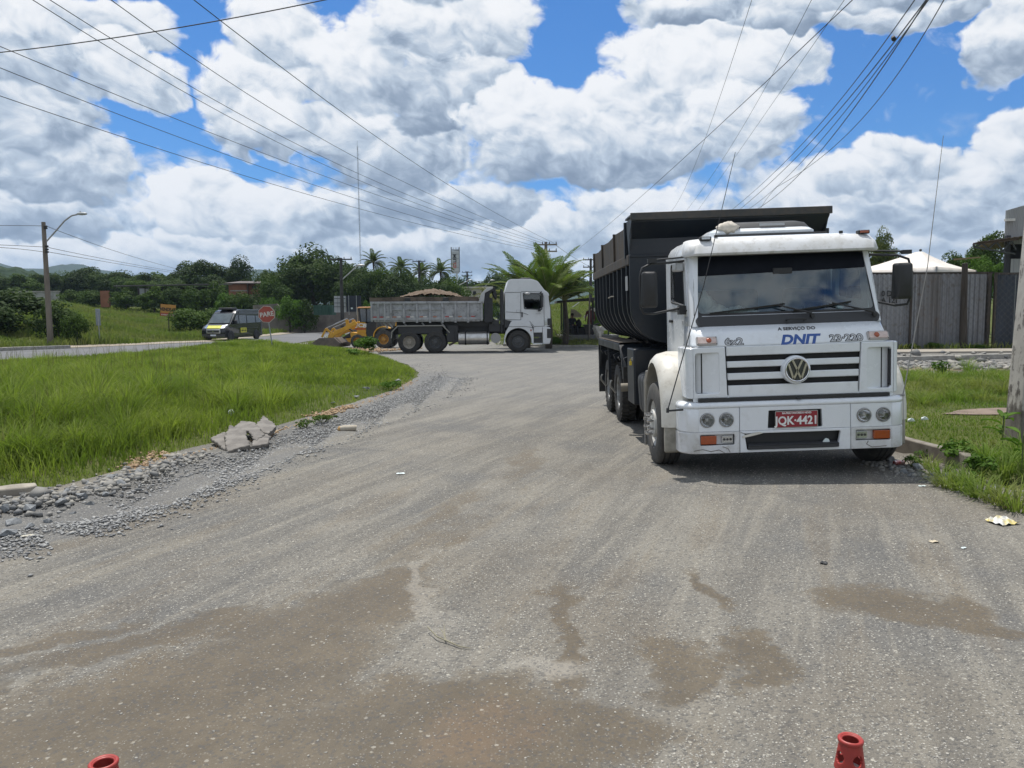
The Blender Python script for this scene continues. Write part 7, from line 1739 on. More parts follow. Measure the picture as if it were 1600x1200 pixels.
# right verge
parts = []
def vh(x, y):
    lush = sst(y, 12.5, 14.5); bare = np.exp(-((x-8.6)/1.5)**2-((y-12.6)/.55)**2)
    edge = 1-sst(y, 7.8, 8.8)
    return (.045+.16*lush*(.6+.4*wob(x, y, 2, 2))+.13*edge)*(1-bare)+.01
q = scatter([p for p in VERGE], 620000, 31, .02, lambda x, y: (x < .70*y+1.2)*np.clip((10/np.maximum(y, 6))**1.3, .1, 1)*(1-.93*np.exp(-((x-8.6)/1.5)**2-((y-12.6)/.55)**2))*(y > 5)); hh = vh(q[:, 0], q[:, 1])*rng.uniform(.5, 1.3, len(q))
parts.append(blades(q, hh, .008+.0004*q[:, 1], .6, 32))
for k in range(70):
    y = g_.uniform(13.5, 20.5); x = g_.uniform(6.5, .68*y+1)
    if x > 6.6: parts.append(tussock(x, y, .4, g_.uniform(.25, .5), 90, 2000+k))
for (u, v, h) in ((1470, 725, .3), (1500, 745, .32), (1530, 755, .35), (1560, 765, .35), (1590, 775, .35), (1450, 712, .22), (1540, 720, .35), (1570, 735, .35), (1595, 720, .4), (1515, 735, .3), (1480, 740, .28), (1512, 574, .7)):
    p_ = G(u, v, .15); parts.append(tussock(p_.x, p_.y, .3, h, 120, int(u*7+v)))
V, F = join(parts); tag(mesh_np('grass', V, F, GRASS3), 'green grass of the verge beside the concrete pole', kind='stuff')
# far field and strips
parts = []
FIELD = [(-60, 20), (-36.5, 35.5), (-31.2, 45.2), (-26.2, 52.5), (-23.9, 59.5), (-25.6, 80), (-27.2, 104), (-26, 118), (-80, 118), (-85, 60)]
q = scatter(FIELD, 260000, 41, .1, lambda x, y: (x > -.76*y-2)*np.clip(55/np.maximum(y, 40), 0, 1)); hh = (.45+.35*wob(q[:, 0], q[:, 1], 9, 2))*rng.uniform(.5, 1.2, len(q))
parts.append(blades(q, np.clip(hh, .15, 1.1), .045+.0004*q[:, 1], .4, 42))
q = scatter([(-13.5, 48.5), (-8, 58), (-2, 52), (1, 47.5), (14, 46.5), (30, 62), (20, 118), (-14, 118), (-15.8, 70)], 90000, 43, .1); hh = (.30+.2*wob(q[:, 0], q[:, 1], 8, 1))*rng.uniform(.5, 1.3, len(q))
parts.append(blades(q, np.clip(hh, .1, .9), .05, .5, 44))
q = scatter([(-1.0, 45.1), (9, 44.0), (12, 46), (-1, 46.6)], 5000, 45, .02); parts.append(blades(q, rng.uniform(.05, .2, len(q)), .03, .6, 46))
q = scatter([(10.6, 30.6), (22, 31.1), (30, 31.5), (30, 31.2), (22, 30.8), (10.6, 30.3)], 5000, 47, 0); parts.append(blades(q, rng.uniform(.1, .45, len(q)), .04, .5, 48))
V, F = join(parts); tag(mesh_np('grass', V, F, GRASS2), 'tall rough grass of the field beyond the paved road', kind='stuff')

def leafball(rs, n, size, seed, clumps=26, flat=.8, up=.35, holes=0.0):
    """crown of leaf quads around clumps inside a unit-ish ellipsoid (rs)"""
    g_ = np.random.default_rng(seed)
    c = g_.normal(0, 1, (clumps, 3)); c /= np.linalg.norm(c, axis=1)[:, None]; c *= g_.uniform(.35, .82, clumps)[:, None]
    c[:, 2] = np.where(c[:, 2] < -.35, -c[:, 2]*.6, c[:, 2])
    cr = g_.uniform(.22, .42, clumps)
    k = g_.integers(0, clumps, n); d = g_.normal(0, 1, (n, 3)); d /= np.linalg.norm(d, axis=1)[:, None]; d[:, 2] = np.where(g_.uniform(0, 1, n) < .5, np.abs(d[:, 2]), d[:, 2])
    r = cr[k]*g_.uniform(.75, 1.08, n)
    p = (c[k]+d*r[:, None]*np.array([1, 1, .8]))*np.array(rs)
    nrm = d+g_.normal(0, .45, (n, 3)); nrm[:, 2] += up; nrm /= np.linalg.norm(nrm, axis=1)[:, None]
    t = np.cross(nrm, g_.normal(0, 1, (n, 3))); t /= np.linalg.norm(t, axis=1)[:, None]; b_ = np.cross(nrm, t)
    s = size*g_.uniform(.5, 1.3, n)[:, None]
    V = np.stack([p-t*s*.5, p+b_*s*.32, p+t*s*.5, p-b_*s*.32], 1).reshape(-1, 3)
    F = (np.arange(n)[:, None]*4+np.arange(4)[None])
    return V, F
LEAF_D = leafmat('dark_tree_leaves', (.032, .058, .014), (.060, .095, .022), (.020, .038, .010), .18, .5, .12)
LEAF_M = leafmat('mid_tree_leaves', (.044, .080, .015), (.078, .124, .023), (.028, .055, .012), .2, .5, .15)
LEAF_O = leafmat('olive_tree_leaves', (.10, .12, .03), (.14, .15, .05), (.06, .09, .02), .25, .55, .3)
LEAF_B = leafmat('bright_shrub_leaves', (.06, .125, .018), (.095, .17, .028), (.04, .085, .012), .25, .5, .4)
BARK = mat('tree_bark', (.06, .05, .04), .95, 0, (.035, .03, .025), 3, .7)
_crown = {}
def tree(u, vt, Y, wpx, label, m=LEAF_D, cat='tree', name='tree', depth=1.0, low=None, seed=0, n=5200, var=0, group=None):
    """crown spans from vt down to nearly the ground"""
    c = P(u, vt-.07*wpx-1.5, Y); wpx = wpx*1.1; q_ = Y/FPX; zb = gz(c.x, Y); H_ = c.z-zb; W = wpx*q_/2
    hb = H_*(.12 if low is None else low); rz_ = (H_-hb)/2*1.12
    t = empty(name, (c.x, Y, zb), rnd.uniform(0, 6.28), label, cat, group)
    key = (var, m.name, n)
    if key not in _crown:
        V, F = leafball((1, 1, 1), int(n*1.7), .078 if cat != 'shrub' else .11, 100+var, 30+6*(var % 3)); o = mesh_np('crown', V, F, m, t); _crown[key] = o.data
    else:
        o = bpy.data.objects.new('crown', _crown[key]); C.objects.link(o); o.parent = t
    o.location = (0, 0, hb+(H_-hb)/2); o.scale = (W*1.08, W*depth, rz_)
    b = MB(); b.tube([(0, 0, -.3), (.02*H_, 0, H_*.3), (-.01*H_, .01*H_, H_*.6)], [.035*H_, .026*H_, .012*H_], 8)
    for a in range(4): b.tube([(0, 0, H_*(.25+.08*a)), (W*.45*math.cos(a*1.7), W*.4*math.sin(a*1.7), H_*(.5+.08*a))], [.016*H_, .006*H_], 5)
    b.build('trunk', BARK, t); return t
# (u, v top, distance, width px, label, material)
T_ = [
 (315, 410, 138, 74, 'tall rounded dark tree behind the long shed', LEAF_D), (372, 413, 140, 62, 'dark tree rising behind the brick house', LEAF_D), (288, 430, 150, 50, 'dark tree at the left shoulder of the tall rounded tree', LEAF_D),
 (344, 428, 146, 46, 'low dark tree between the tall rounded tree and the brick house', LEAF_D), (410, 428, 130, 44, 'round dark tree right of the brick house', LEAF_D),
 (440, 424, 112, 74, 'dense tree left of the biggest crown, above the stop sign', LEAF_D), (486, 400, 114, 108, 'biggest dense dark tree, left of the crossarm power pole', LEAF_D), (528, 405, 110, 78, 'dense dark tree behind the crossarm power pole', LEAF_D),
 (462, 412, 122, 70, 'dark tree behind the biggest crown', LEAF_M), (562, 415, 108, 62, 'dark tree below the first coconut palm', LEAF_D), (592, 420, 112, 66, 'dense dark tree under the coconut palms behind the loader', LEAF_M),
 (622, 430, 112, 60, 'dark tree between the first and second coconut palms', LEAF_D), (655, 436, 118, 58, 'dark tree in front of the pole among the palms', LEAF_D), (690, 440, 120, 60, 'low dark tree at the foot of the rightmost coconut palm', LEAF_D),
 (720, 434, 165, 56, 'rounded green tree right of the tall shop sign', LEAF_M), (744, 440, 175, 44, 'small distant tree above the pale house', LEAF_D), (766, 434, 172, 44, 'distant tree right of the pale house', LEAF_D), (786, 428, 150, 50, 'dark tree left of the big roadside palm', LEAF_D),
 (812, 436, 140, 46, 'dark tree behind the silver cab', LEAF_D), (905, 438, 120, 56, 'shrubby tree on the bank behind the shelter', LEAF_M), (880, 440, 110, 44, 'dark shrubby tree right of the big roadside palm', LEAF_D),
 (1378, 370, 62, 46, 'olive tree crown just above the truck visor beside the tent', LEAF_O), (1512, 392, 56, 66, 'green tree behind the tent and below the truss canopy', LEAF_M), (1548, 372, 54, 66, 'taller tree beside the warehouse wall', LEAF_M), (1540, 402, 48, 60, 'bright green tree just above the fence beside the warehouse', LEAF_B),
]
T_ += [(505, 412, 128, 90, 'dark tree filling the wood behind the two biggest crowns', LEAF_D), (425, 440, 104, 60, 'low dark tree at the edge of the wood above the stop sign', LEAF_M), (545, 428, 104, 60, 'low dark tree behind the billboards', LEAF_D), (610, 438, 106, 64, 'low dark tree behind the rear of the silver tipper', LEAF_D),
 (640, 428, 140, 70, 'dark tree behind the middle coconut palms', LEAF_M), (675, 446, 108, 60, 'low dark tree above the soil load', LEAF_D), (708, 446, 112, 56, 'low dark tree at the foot of the shop sign', LEAF_M), (800, 440, 118, 56, 'low dark tree between the pale house and the silver cab', LEAF_D),
 (330, 436, 128, 60, 'low dark tree over the right end of the long shed', LEAF_D), (262, 440, 130, 60, 'low dark tree over the middle of the long shed', LEAF_D), (222, 442, 132, 56, 'low dark tree over the left end of the long shed', LEAF_M)]
for i, (u, v, Y, w, lb, m) in enumerate(T_): tree(u, v, Y, w, lb, m, var=i % 5, low=.30 if u > 1300 else None)
g_ = random.Random(9); lab = ['at the far left below the blue hills', 'left of the street lamp', 'just right of the street lamp', 'above the low pale wall', 'left of the long shed', 'above the long shed roof']
ORD = 'first second third fourth fifth sixth seventh eighth ninth tenth eleventh twelfth thirteenth fourteenth fifteenth sixteenth seventeenth'.split()
for i in range(17):
    u = -25+i*19.5; v = 436+g_.uniform(-8, 5)-(4 if 120 < u < 220 else 0)
    tree(u, v, 165+g_.uniform(-15, 25), 56+g_.uniform(0, 24), ORD[i]+' tree from the left in the wooded skyline behind the left field', LEAF_D if i % 3 else LEAF_M, var=i % 5, group='trees of the skyline behind the left field')
# shrubs
S_ = [
 (15, 462, 56, 130, 'large dark green bush at the left edge beside the street lamp', LEAF_D), (88, 478, 53, 62, 'dark bush at the foot of the street lamp', LEAF_D), (-20, 470, 52, 90, 'dark bush cut by the left edge of the picture', LEAF_D), (118, 492, 51, 40, 'small dark bush right of the street lamp', LEAF_M),
 (112, 458, 112, 44, 'bush in front of the low pale wall', LEAF_M), (146, 454, 108, 40, 'bush beside the small brick wall', LEAF_M), (196, 458, 104, 46, 'bush under the left end of the long shed', LEAF_M), (240, 452, 103, 42, 'bush under the middle of the long shed', LEAF_M), (276, 447, 103, 50, 'bush before the patched wall of the shed', LEAF_D),
 (306, 452, 102, 46, 'bush under the right end of the long shed', LEAF_M), (336, 446, 104, 44, 'bush between the shed and the brick house', LEAF_M), (352, 456, 102, 40, 'bush left of the brick house', LEAF_B), (378, 460, 101, 44, 'bush below the brick house wall', LEAF_M), (402, 462, 100, 40, 'bush right of the brick house wall', LEAF_D), (424, 462, 96, 36, 'bright bush above the stop sign', LEAF_B),
 (452, 468, 90, 46, 'bright creeper-covered bush right of the stop sign', LEAF_B), (475, 472, 90, 34, 'dark bush over the boundary wall', LEAF_D), (295, 482, 72, 60, 'dark broadleaf bush right of the for sale board', LEAF_M), (330, 486, 74, 44, 'dark bush behind the van', LEAF_M), (572, 474, 84, 22, 'small bush right of the dark billboard', LEAF_B),
 (930, 470, 58, 24, 'bush on the bank seen beyond the shelter', LEAF_B), (912, 510, 50, 20, 'low bush behind the stone table', LEAF_B), (885, 500, 49, 18, 'low bush behind the green shelter post', LEAF_B), (868, 527, 45, 20, 'low bush at the foot of the shelter left end', LEAF_B),
 (755, 470, 95, 40, 'bush behind the tipper canopy', LEAF_M), (1425, 540, 30.9, 26, 'low weeds at the fence foot beside the whip antenna', LEAF_B), (1458, 536, 30.9, 24, 'taller weeds at the middle of the fence foot', LEAF_B), (1525, 542, 30.9, 34, 'low weeds at the fence foot near the gate', LEAF_B),
]
for i, (u, v, Y, w, lb, m) in enumerate(S_): tree(u, v, Y, w, lb, m, cat='shrub', name='shrub', low=-.15, var=5+i % 3, n=2600)
# weeds close by
def weed(u, v, h, w, label, n=260, leaf=.06, z=.14, seed=0, name='weed', mt=LEAF_B):
    p_ = G(u, v, z); p_.z = gz(p_.x, p_.y); t = empty(name, p_, 0, label, 'plant')
    V, F = leafball((w/2, w/2, h/2), n, leaf, seed, 14, up=.8); V[:, 2] += h*.52; mesh_np('leaves', V, F, mt, t)
    b = MB(); g_ = random.Random(seed)
    for k in range(6): a = g_.uniform(0, 6.28); b.tube([(0, 0, 0), (w*.2*math.cos(a), w*.2*math.sin(a), h*.5), (w*.35*math.cos(a), w*.35*math.sin(a), h*.85)], [.006, .004, .002], 5)
    b.build('stem', mat('weed_stem', (.09, .12, .04), .8) if 'weed_stem' not in bpy.data.materials else bpy.data.materials['weed_stem'], t)
weed(1500, 712, .36, .42, 'leafy weed clump at the verge corner, left of the concrete pole', 420, .055, seed=1)
weed(1532, 735, .30, .40, 'leafy weed clump hanging over the stones before the pole', 380, .05, seed=2)
weed(1453, 700, .14, .34, 'small leafy weed on the broken kerb', 220, .04, seed=3)
weed(1425, 712, .14, .26, 'yellowish weed at the kerb end beside the bumper', 180, .035, seed=4)
weed(1470, 590, .5, .5, 'pale leafy weed at the far edge of the verge', 260, .09, seed=5)
weed(576, 560, .85, 1.3, 'bushy weed at the tip of the grass island', 900, .12, z=.1, seed=6)
weed(555, 563, .4, .8, 'low weed left of the bushy weed at the island tip', 300, .1, z=.1, seed=7)
weed(612, 604, .25, .7, 'low creeping weed near the island tip', 260, .07, z=.1, seed=8)
weed(505, 655, .16, .6, 'low dark weed on the crumbled edge of the island', 300, .05, z=.1, seed=9, mt=LEAF_M)
weed(478, 662, .14, .45, 'low weed right of the asphalt slab', 220, .045, z=.1, seed=10, mt=LEAF_M)
def bigleaf(u, v, label, L, n, seed, zlift=0):
    p_ = G(u, v, .14); p_.z = gz(p_.x, p_.y); t = empty('broadleaf_plant', p_, 0, label, 'plant'); g_ = random.Random(seed)
    for k in range(n):
        a = g_.uniform(0, 6.28); e = g_.uniform(.15, .9); h = g_.uniform(.10, .34)+zlift; l = L*g_.uniform(.7, 1.1); w = l*.36; b = MB()
        base = Vector((.04*math.cos(a), .04*math.sin(a), h*.5)); d = Vector((math.cos(a)*math.cos(e), math.sin(a)*math.cos(e), math.sin(e))); s_ = Vector((-math.sin(a), math.cos(a), 0)); rows = []
        p0 = base+Vector((0, 0, h*.5)); vs = []
        for i, ww in enumerate((.1, .75, 1.0, .85, .5, .04)):
            q_ = p0+d*l*i/5+Vector((0, 0, -.35*l*(i/5)**2)); vs += [tuple(q_-s_*w*ww/2+Vector((0, 0, .02))), tuple(q_), tuple(q_+s_*w*ww/2+Vector((0, 0, .02)))]
        b.add(vs, [f for i in range(5) for f in ((3*i, 3*i+1, 3*i+4, 3*i+3), (3*i+1, 3*i+2, 3*i+5, 3*i+4))]); b.build('leaf', LEAF_B, t, smooth=60)
    b = MB(); b.tube([(0, 0, -.02), (0, 0, .35+zlift)], .008, 6); b.build('stem', bpy.data.materials['weed_stem'], t)
bigleaf(1566, 702, 'broad-leaved plant at the left foot of the concrete pole', .26, 9, 1, .05)
bigleaf(1596, 742, 'broad-leaved plant in front of the concrete pole at the edge', .16, 12, 2, .05)

# ------------------------------------------------------------------ palms
PALM = leafmat('palm_leaflets', (.060, .085, .022), (.095, .125, .035), (.035, .055, .015), .25, .45, .3)
PALMY = leafmat('pale_palm_leaflets', (.085, .125, .030), (.150, .185, .060), (.050, .085, .018), .3, .4, .6)
RACH = mat('palm_rachis', (.16, .17, .06), .6)
def frond(base, az, el, L, droop, nl, lw, ll, g_, hang=.9):
    """returns leaflet verts/quads and rachis points"""
    N = 12; pts = [np.array(base, float)]; e = el
    for k in range(N):
        pts.append(pts[-1]+np.array([math.cos(az)*math.cos(e), math.sin(az)*math.cos(e), math.sin(e)])*L/N); e -= droop/N*(.5+1.2*k/N)
    pts = np.array(pts); V = []; side0 = np.array([-math.sin(az), math.cos(az), 0])
    for k in range(nl):
        t = .12+.88*(k+.5)/nl; i = min(int(t*N), N-1); f = t*N-i; p = pts[i]*(1-f)+pts[i+1]*f; d = pts[i+1]-pts[i]; d /= np.linalg.norm(d)
        l = ll*math.sin(math.pi*min(.98, .12+.86*t))**.6*g_.uniform(.85, 1.1)
        for s in (-1, 1):
            q_ = side0*s*.8+d*(.55+.5*t)+np.array([0, 0, .25]); q_ /= np.linalg.norm(q_)
            m_ = p+q_*l*.5; e_ = p+q_*l*.85+np.array([0, 0, -hang*l*g_.uniform(.35, .7)]); w = d*lw*.5
            V += [p-w*.6, p+w*.6, m_+w, m_-w, m_-w, m_+w, e_+w*.15, e_-w*.15]
    return V, pts
def palm(u, v, Y, L, n, label, m, trunk=True, base=None, seed=0, nl=26, lw=.07, ll=.8, elr=(-.2, 1.3), name='coconut_palm', hb=None, azs=None, droop=1.5, hang=.6):
    g_ = random.Random(seed); c = P(u, v, Y); zb = gz(c.x, Y); hgt = c.z-zb if hb is None else hb
    t = empty(name, (c.x, Y, zb), 0, label, 'palm tree')
    for k in range(n):
        az = (2*math.pi*k/n*2.39996*1.0+g_.uniform(-.2, .2)) if azs is None else azs[k][0]; el = (elr[0]+(elr[1]-elr[0])*((k*.618) % 1.0)) if azs is None else azs[k][1]
        V, pts = frond((0, 0, hgt), az, el, L*g_.uniform(.85, 1.1), droop+g_.uniform(-.25, .35), nl, lw, ll, g_, hang)
        V = np.array(V); F = np.arange(len(V)).reshape(-1, 4); f_ = mesh_np('frond', V, F, m, t)
        b = MB(); b.tube([tuple(p) for p in pts], [.035*L/3*(1-.85*i/(len(pts)-1)) for i in range(len(pts))], 5); b.build('rachis', RACH, f_)
    if trunk:
        b = MB(); b.tube([(.0, 0, -.3), (.05*hgt, 0, hgt*.4), (0, 0, hgt)], [.22, .15, .12], 8); b.build('trunk', BARK, t)
    return t
palm(583, 410, 125, 2.5, 26, 'first coconut palm from the left, tallest above the trees', PALM, seed=1, lw=.10, ll=.85, nl=24, droop=1.1, hang=.45, elr=(-.35, 1.35))
palm(626, 420, 125, 2.5, 26, 'second coconut palm from the left', PALM, seed=2, lw=.10, ll=.85, nl=24, droop=1.1, hang=.45, elr=(-.35, 1.35))
palm(658, 426, 128, 2.3, 24, 'third coconut palm, partly behind the power pole', PALM, seed=3, lw=.10, ll=.85, nl=24, droop=1.1, hang=.45, elr=(-.35, 1.35))
palm(688, 425, 122, 2.6, 26, 'rightmost coconut palm beside the tall shop sign', PALM, seed=4, lw=.10, ll=.85, nl=24, droop=1.1, hang=.45, elr=(-.35, 1.35))
palm(545, 424, 128, 2.6, 14, 'small coconut palm half hidden left of the first one', PALM, seed=5, lw=.14, ll=.9, nl=16)
palm(822, 474, 43.5, 3.3, 24, 'big young palm whose pale fronds spread left above the silver cab', PALMY, seed=6, lw=.05, ll=.75, nl=60, elr=(.45, 1.45), droop=.95, hang=.3, name='young_palm')
palm(856, 474, 42.5, 3.4, 30, 'big young palm with upright pale fronds right of the silver cab', PALMY, seed=7, lw=.05, ll=.75, nl=60, elr=(.55, 1.5), droop=.95, hang=.3, name='young_palm')
palm(882, 470, 45, 2.6, 22, 'darker young palm at the right of the roadside palm group', PALM, seed=8, lw=.055, ll=.7, nl=50, elr=(.5, 1.4), droop=1.0, hang=.35, name='young_palm')
palm(765, 468, 78, 2.2, 14, 'small yellowish palm behind the tipper canopy', leafmat('yellow_palm_leaflets', (.17, .17, .06), (.22, .20, .09), (.10, .11, .04), .3), seed=9, lw=.08, ll=.7, nl=20, elr=(.1, 1.3), name='young_palm')
# rosette plant near the shelter
palm(872, 525, 45.5, 1.3, 16, 'spiky green rosette plant at the left end of the shelter', PALM, trunk=False, seed=10, lw=.04, ll=.12, nl=10, elr=(.3, 1.3), name='rosette_plant', hb=.25)

# ------------------------------------------------------------------ hills
def hill(name, Y, prof, m, seed, depth=500, rough=6, nx=160, label=None):
    us = np.linspace(prof[0][0], prof[-1][0], nx); tv = np.interp(us, [p[0] for p in prof], [p[1] for p in prof]); g_ = np.random.default_rng(seed)
    V = []; ny = 24
    bump_ = np.convolve(g_.normal(0, 1, nx+8), np.ones(3)/3, 'same')[:nx]
    for j in range(ny):
        s = j/(ny-1)
        for i, (u, v) in enumerate(zip(us, tv)):
            Yj = Y-depth*(1-s)*.8; top = P(u, v, Y); x = top.x*(1-.15*(1-s)); h = top.z*math.sin(s*math.pi/2)**1.2+bump_[i]*rough*.4*s+rough*.35*math.sin(i*.9+j*1.7)*s+rough*.3*math.sin(i*.37-j*2.3)*s
            V.append((x, Yj, h))
    V += [(P(u, v, Y).x, Y+depth*.5, -5) for u, v in zip(us, tv)]; ny += 1
    i = np.arange(nx-1)[None, :]+np.arange(ny-1)[:, None]*nx; Q = np.stack([i, i+1, i+1+nx, i+nx], -1).reshape(-1, 4)
    return tag(mesh_np(name, np.array(V), Q, m, smooth=True), label, kind='structure')
def forestmat(name, c1, c2, sc_):
    m, b = newmat(name); p = gpos(); n1 = noise(p, sc_, 6, .65); v1 = voro(p, sc_*3, 1, .5, 'F1')
    c = mixc(smooth(n1, .38, .62), c1, c2); c = mixc(smooth(v1, .3, .8)*.5, c, tuple(x*.45 for x in c1)); S.nt.links.new(c.o, b.inputs['Base Color']); b.inputs['Roughness'].default_value = 1.0; b.inputs['Specular IOR Level'].default_value = .1
    bump(b, v1, 1.0, 8.0); return m
FOR = forestmat('forest_cover', (.018, .034, .014), (.030, .050, .020), .035)
hill('hill', 480, [(-260, 400), (-120, 408), (-40, 420), (0, 424), (30, 419), (48, 423), (70, 434), (110, 440), (170, 446), (260, 447), (330, 450)], FOR, 1, 200, 3, label='dark wooded hill at the far left')
hill('hill', 2400, [(-700, 420), (-400, 400), (-180, 412), (-60, 405), (0, 410), (22, 418), (50, 424), (80, 421), (108, 416), (124, 414), (145, 419), (175, 426), (200, 434), (240, 440), (330, 436), (372, 428), (420, 424), (450, 430), (520, 440), (700, 446), (900, 444), (1100, 438), (1300, 436), (1700, 440), (2200, 430)], FOR, 2, 900, 10, label='blue distant hills on the horizon')
treeline = []
g_ = np.random.default_rng(77)
for k in range(90):
    a = g_.uniform(-.75, .75); Y = g_.uniform(200, 330); x = a*Y
    if .03 < a < .13: continue
    V, F = leafball((7, 6, 6.0), 700, 1.3, 300+k, 9); V += np.array([x, Y, float(gz(x, Y))+3.5]); treeline.append((V, F))
V, F = join(treeline); tag(mesh_np('treeline', V, F, LEAF_D), 'distant wood closing the view behind the fields', kind='stuff')

# ------------------------------------------------------------------ stones
STONE = mat('grey_crushed_stone', (.21, .222, .23), .85, 0, (.12, .13, .137), 3, .9, bmp=.4, bscale=40, dirt=(.27, .25, .21), dirtamt=.3)
STONE_R = None
STONEB = mat('tan_rubble', (.36, .27, .17), .9, 0, (.28, .17, .09), 9, .8, bmp=.4, bscale=40)
def pebmat(name, c1, c2):
    m, b = newmat(name); g = S.nt.nodes.new('ShaderNodeNewGeometry'); c = mixc(S(g.outputs['Random Per Island']), c1, c2); S.nt.links.new(c.o, b.inputs['Base Color']); b.inputs['Roughness'].default_value = .9; return m
def rockmesh(seed, npts=11):
    g_ = np.random.default_rng(seed); p = g_.normal(0, 1, (npts, 3)); p /= np.linalg.norm(p, axis=1)[:, None]; p *= g_.uniform(.75, 1.0, npts)[:, None]; p *= np.array([1, .75, .6])
    bm = bmesh.new()
    for q_ in p: bm.verts.new(q_)
    r = bmesh.ops.convex_hull(bm, input=bm.verts)
    bmesh.ops.delete(bm, geom=list({e for e in r['geom_interior'] if isinstance(e, bmesh.types.BMVert)}), context='VERTS')
    bmesh.ops.triangulate(bm, faces=bm.faces); me = bpy.data.meshes.new('rock'); bm.to_mesh(me); bm.free(); return me
RM = [rockmesh(400+k) for k in range(7)]
def rocks_np(pos, size, seed):
    """pos (n,3) size (n) -> joined arrays using the rock shapes"""
    g_ = np.random.default_rng(seed); out = []
    k = g_.integers(0, len(RM), len(pos))
    for m_ in range(len(RM)):
        sel = np.where(k == m_)[0]
        if not len(sel): continue
        me = RM[m_]; v = np.empty(len(me.vertices)*3); me.vertices.foreach_get('co', v); v = v.reshape(-1, 3); f = np.array([tuple(p.vertices) for p in me.polygons])
        a = g_.uniform(0, 6.28, len(sel)); b_ = g_.uniform(-.5, .5, len(sel)); s = size[sel][:, None, None]
        ca, sa = np.cos(a)[:, None], np.sin(a)[:, None]; cb, sb = np.cos(b_)[:, None], np.sin(b_)[:, None]
        X = v[None, :, 0]; Y = v[None, :, 1]*cb-v[None, :, 2]*sb; Z = v[None, :, 1]*sb+v[None, :, 2]*cb
        W_ = np.stack([X*ca-Y*sa, X*sa+Y*ca, Z], -1)*s+pos[sel][:, None, :]
        out.append((W_.reshape(-1, 3), (f[None]+np.arange(len(sel))[:, None, None]*len(v)).reshape(-1, 3)))
    return join(out)
def along(pts, n, spread, seed, bias=0.0):
    """random ground points along a pixel polyline"""
    g_ = np.random.default_rng(seed); Gp = np.array([tuple(G(u, v))[:2] for u, v in pts]); seg = np.hypot(*(Gp[1:]-Gp[:-1]).T); cum = np.concatenate([[0], np.cumsum(seg)]); t = g_.uniform(0, cum[-1], n)
    x = np.interp(t, cum, Gp[:, 0]); y = np.interp(t, cum, Gp[:, 1]); i = np.clip(np.searchsorted(cum, t)-1, 0, len(seg)-1); d = (Gp[i+1]-Gp[i])/seg[i][:, None]; o = g_.normal(0, spread, n)+bias
    return x+d[:, 1]*o, y-d[:, 0]*o
EDGE = [(-120, 812), (0, 795), (100, 778), (200, 745), (300, 710), (400, 690), (480, 660), (560, 634), (620, 613), (648, 596)]
pr = []
x, y = along(EDGE[:5], 1500, .20, 50, .12); s = np.random.default_rng(51).gamma(1.6, .012, len(x))+.008; pr.append(rocks_np(np.column_stack([x, y, ground_z(x, y)+s*.4]), s, 52))
x, y = along(EDGE[:4], 170, .17, 53, .10); s = np.random.default_rng(54).uniform(.025, .065, len(x)); pr.append(rocks_np(np.column_stack([x, y, ground_z(x, y)+s*.35]), s, 55))
x, y = along([(655, 620), (700, 605), (690, 585), (640, 570)], 500, .5, 58); s = np.random.default_rng(59).uniform(.012, .035, len(x)); pr.append(rocks_np(np.column_stack([x, y, ground_z(x, y)+s*.3]), s, 60))
x, y = along([(1360, 722), (1420, 740), (1480, 755), (1560, 775), (1640, 800)], 420, .12, 61, .02); s = np.random.default_rng(62).uniform(.015, .05, len(x)); pr.append(rocks_np(np.column_stack([x, y, ground_z(x, y)+s*.3]), s, 63))
x, y = along([(1365, 572), (1480, 572), (1620, 574)], 1300, 1.1, 64); s = np.random.default_rng(65).gamma(2, .03, len(x))+.02; pr.append(rocks_np(np.column_stack([x, y, ground_z(x, y)+s*.3]), s, 66))
V, F = join(pr); tag(mesh_np('rubble', V, F, pebmat('mixed_crushed_stone', (.13, .135, .14), (.30, .285, .25))), 'loose grey crushed stones heaped along the edges of the gravel', kind='stuff')
pr = []
x, y = along(EDGE[3:], 700, .07, 70, -.03); s = np.random.default_rng(71).uniform(.01, .04, len(x)); pr.append(rocks_np(np.column_stack([x, y, ground_z(x, y)+s*.4]), s, 72))
x, y = along([(205, 735), (235, 722), (262, 712)], 200, .08, 73, -.05); s = np.random.default_rng(74).uniform(.012, .045, len(x)); pr.append(rocks_np(np.column_stack([x, y, ground_z(x, y)+s*.6]), s, 75))
x, y = along([(495, 655), (530, 645), (560, 636)], 260, .12, 76, -.1); s = np.random.default_rng(77).uniform(.012, .05, len(x)); pr.append(rocks_np(np.column_stack([x, y, ground_z(x, y)+s*.6]), s, 78))
x, y = along([(560, 548), (620, 548), (500, 546)], 500, .9, 79); s = np.random.default_rng(80).uniform(.03, .12, len(x)); pr.append(rocks_np(np.column_stack([x, y, ground_z(x, y)+s*.3]), s, 81))
V, F = join(pr); tag(mesh_np('rubble', V, F, STONEB), 'tan and orange broken earth and stone along the island edge', kind='stuff')
g_ = random.Random(12)
BIG = [(20, 818, .10), (48, 800, .085), (75, 812, .07), (12, 838, .09), (42, 826, .08), (95, 792, .08), (68, 782, .07), (85, 775, .06), (115, 800, .055), (128, 784, .08), (140, 790, .06), (100, 776, .09), (150, 770, .05), (135, 760, .06), (172, 752, .085), (160, 765, .05), (190, 764, .085), (165, 778, .05), (205, 748, .06), (30, 790, .06), (8, 802, .08), (216, 742, .07), (228, 752, .05), (182, 746, .05)]
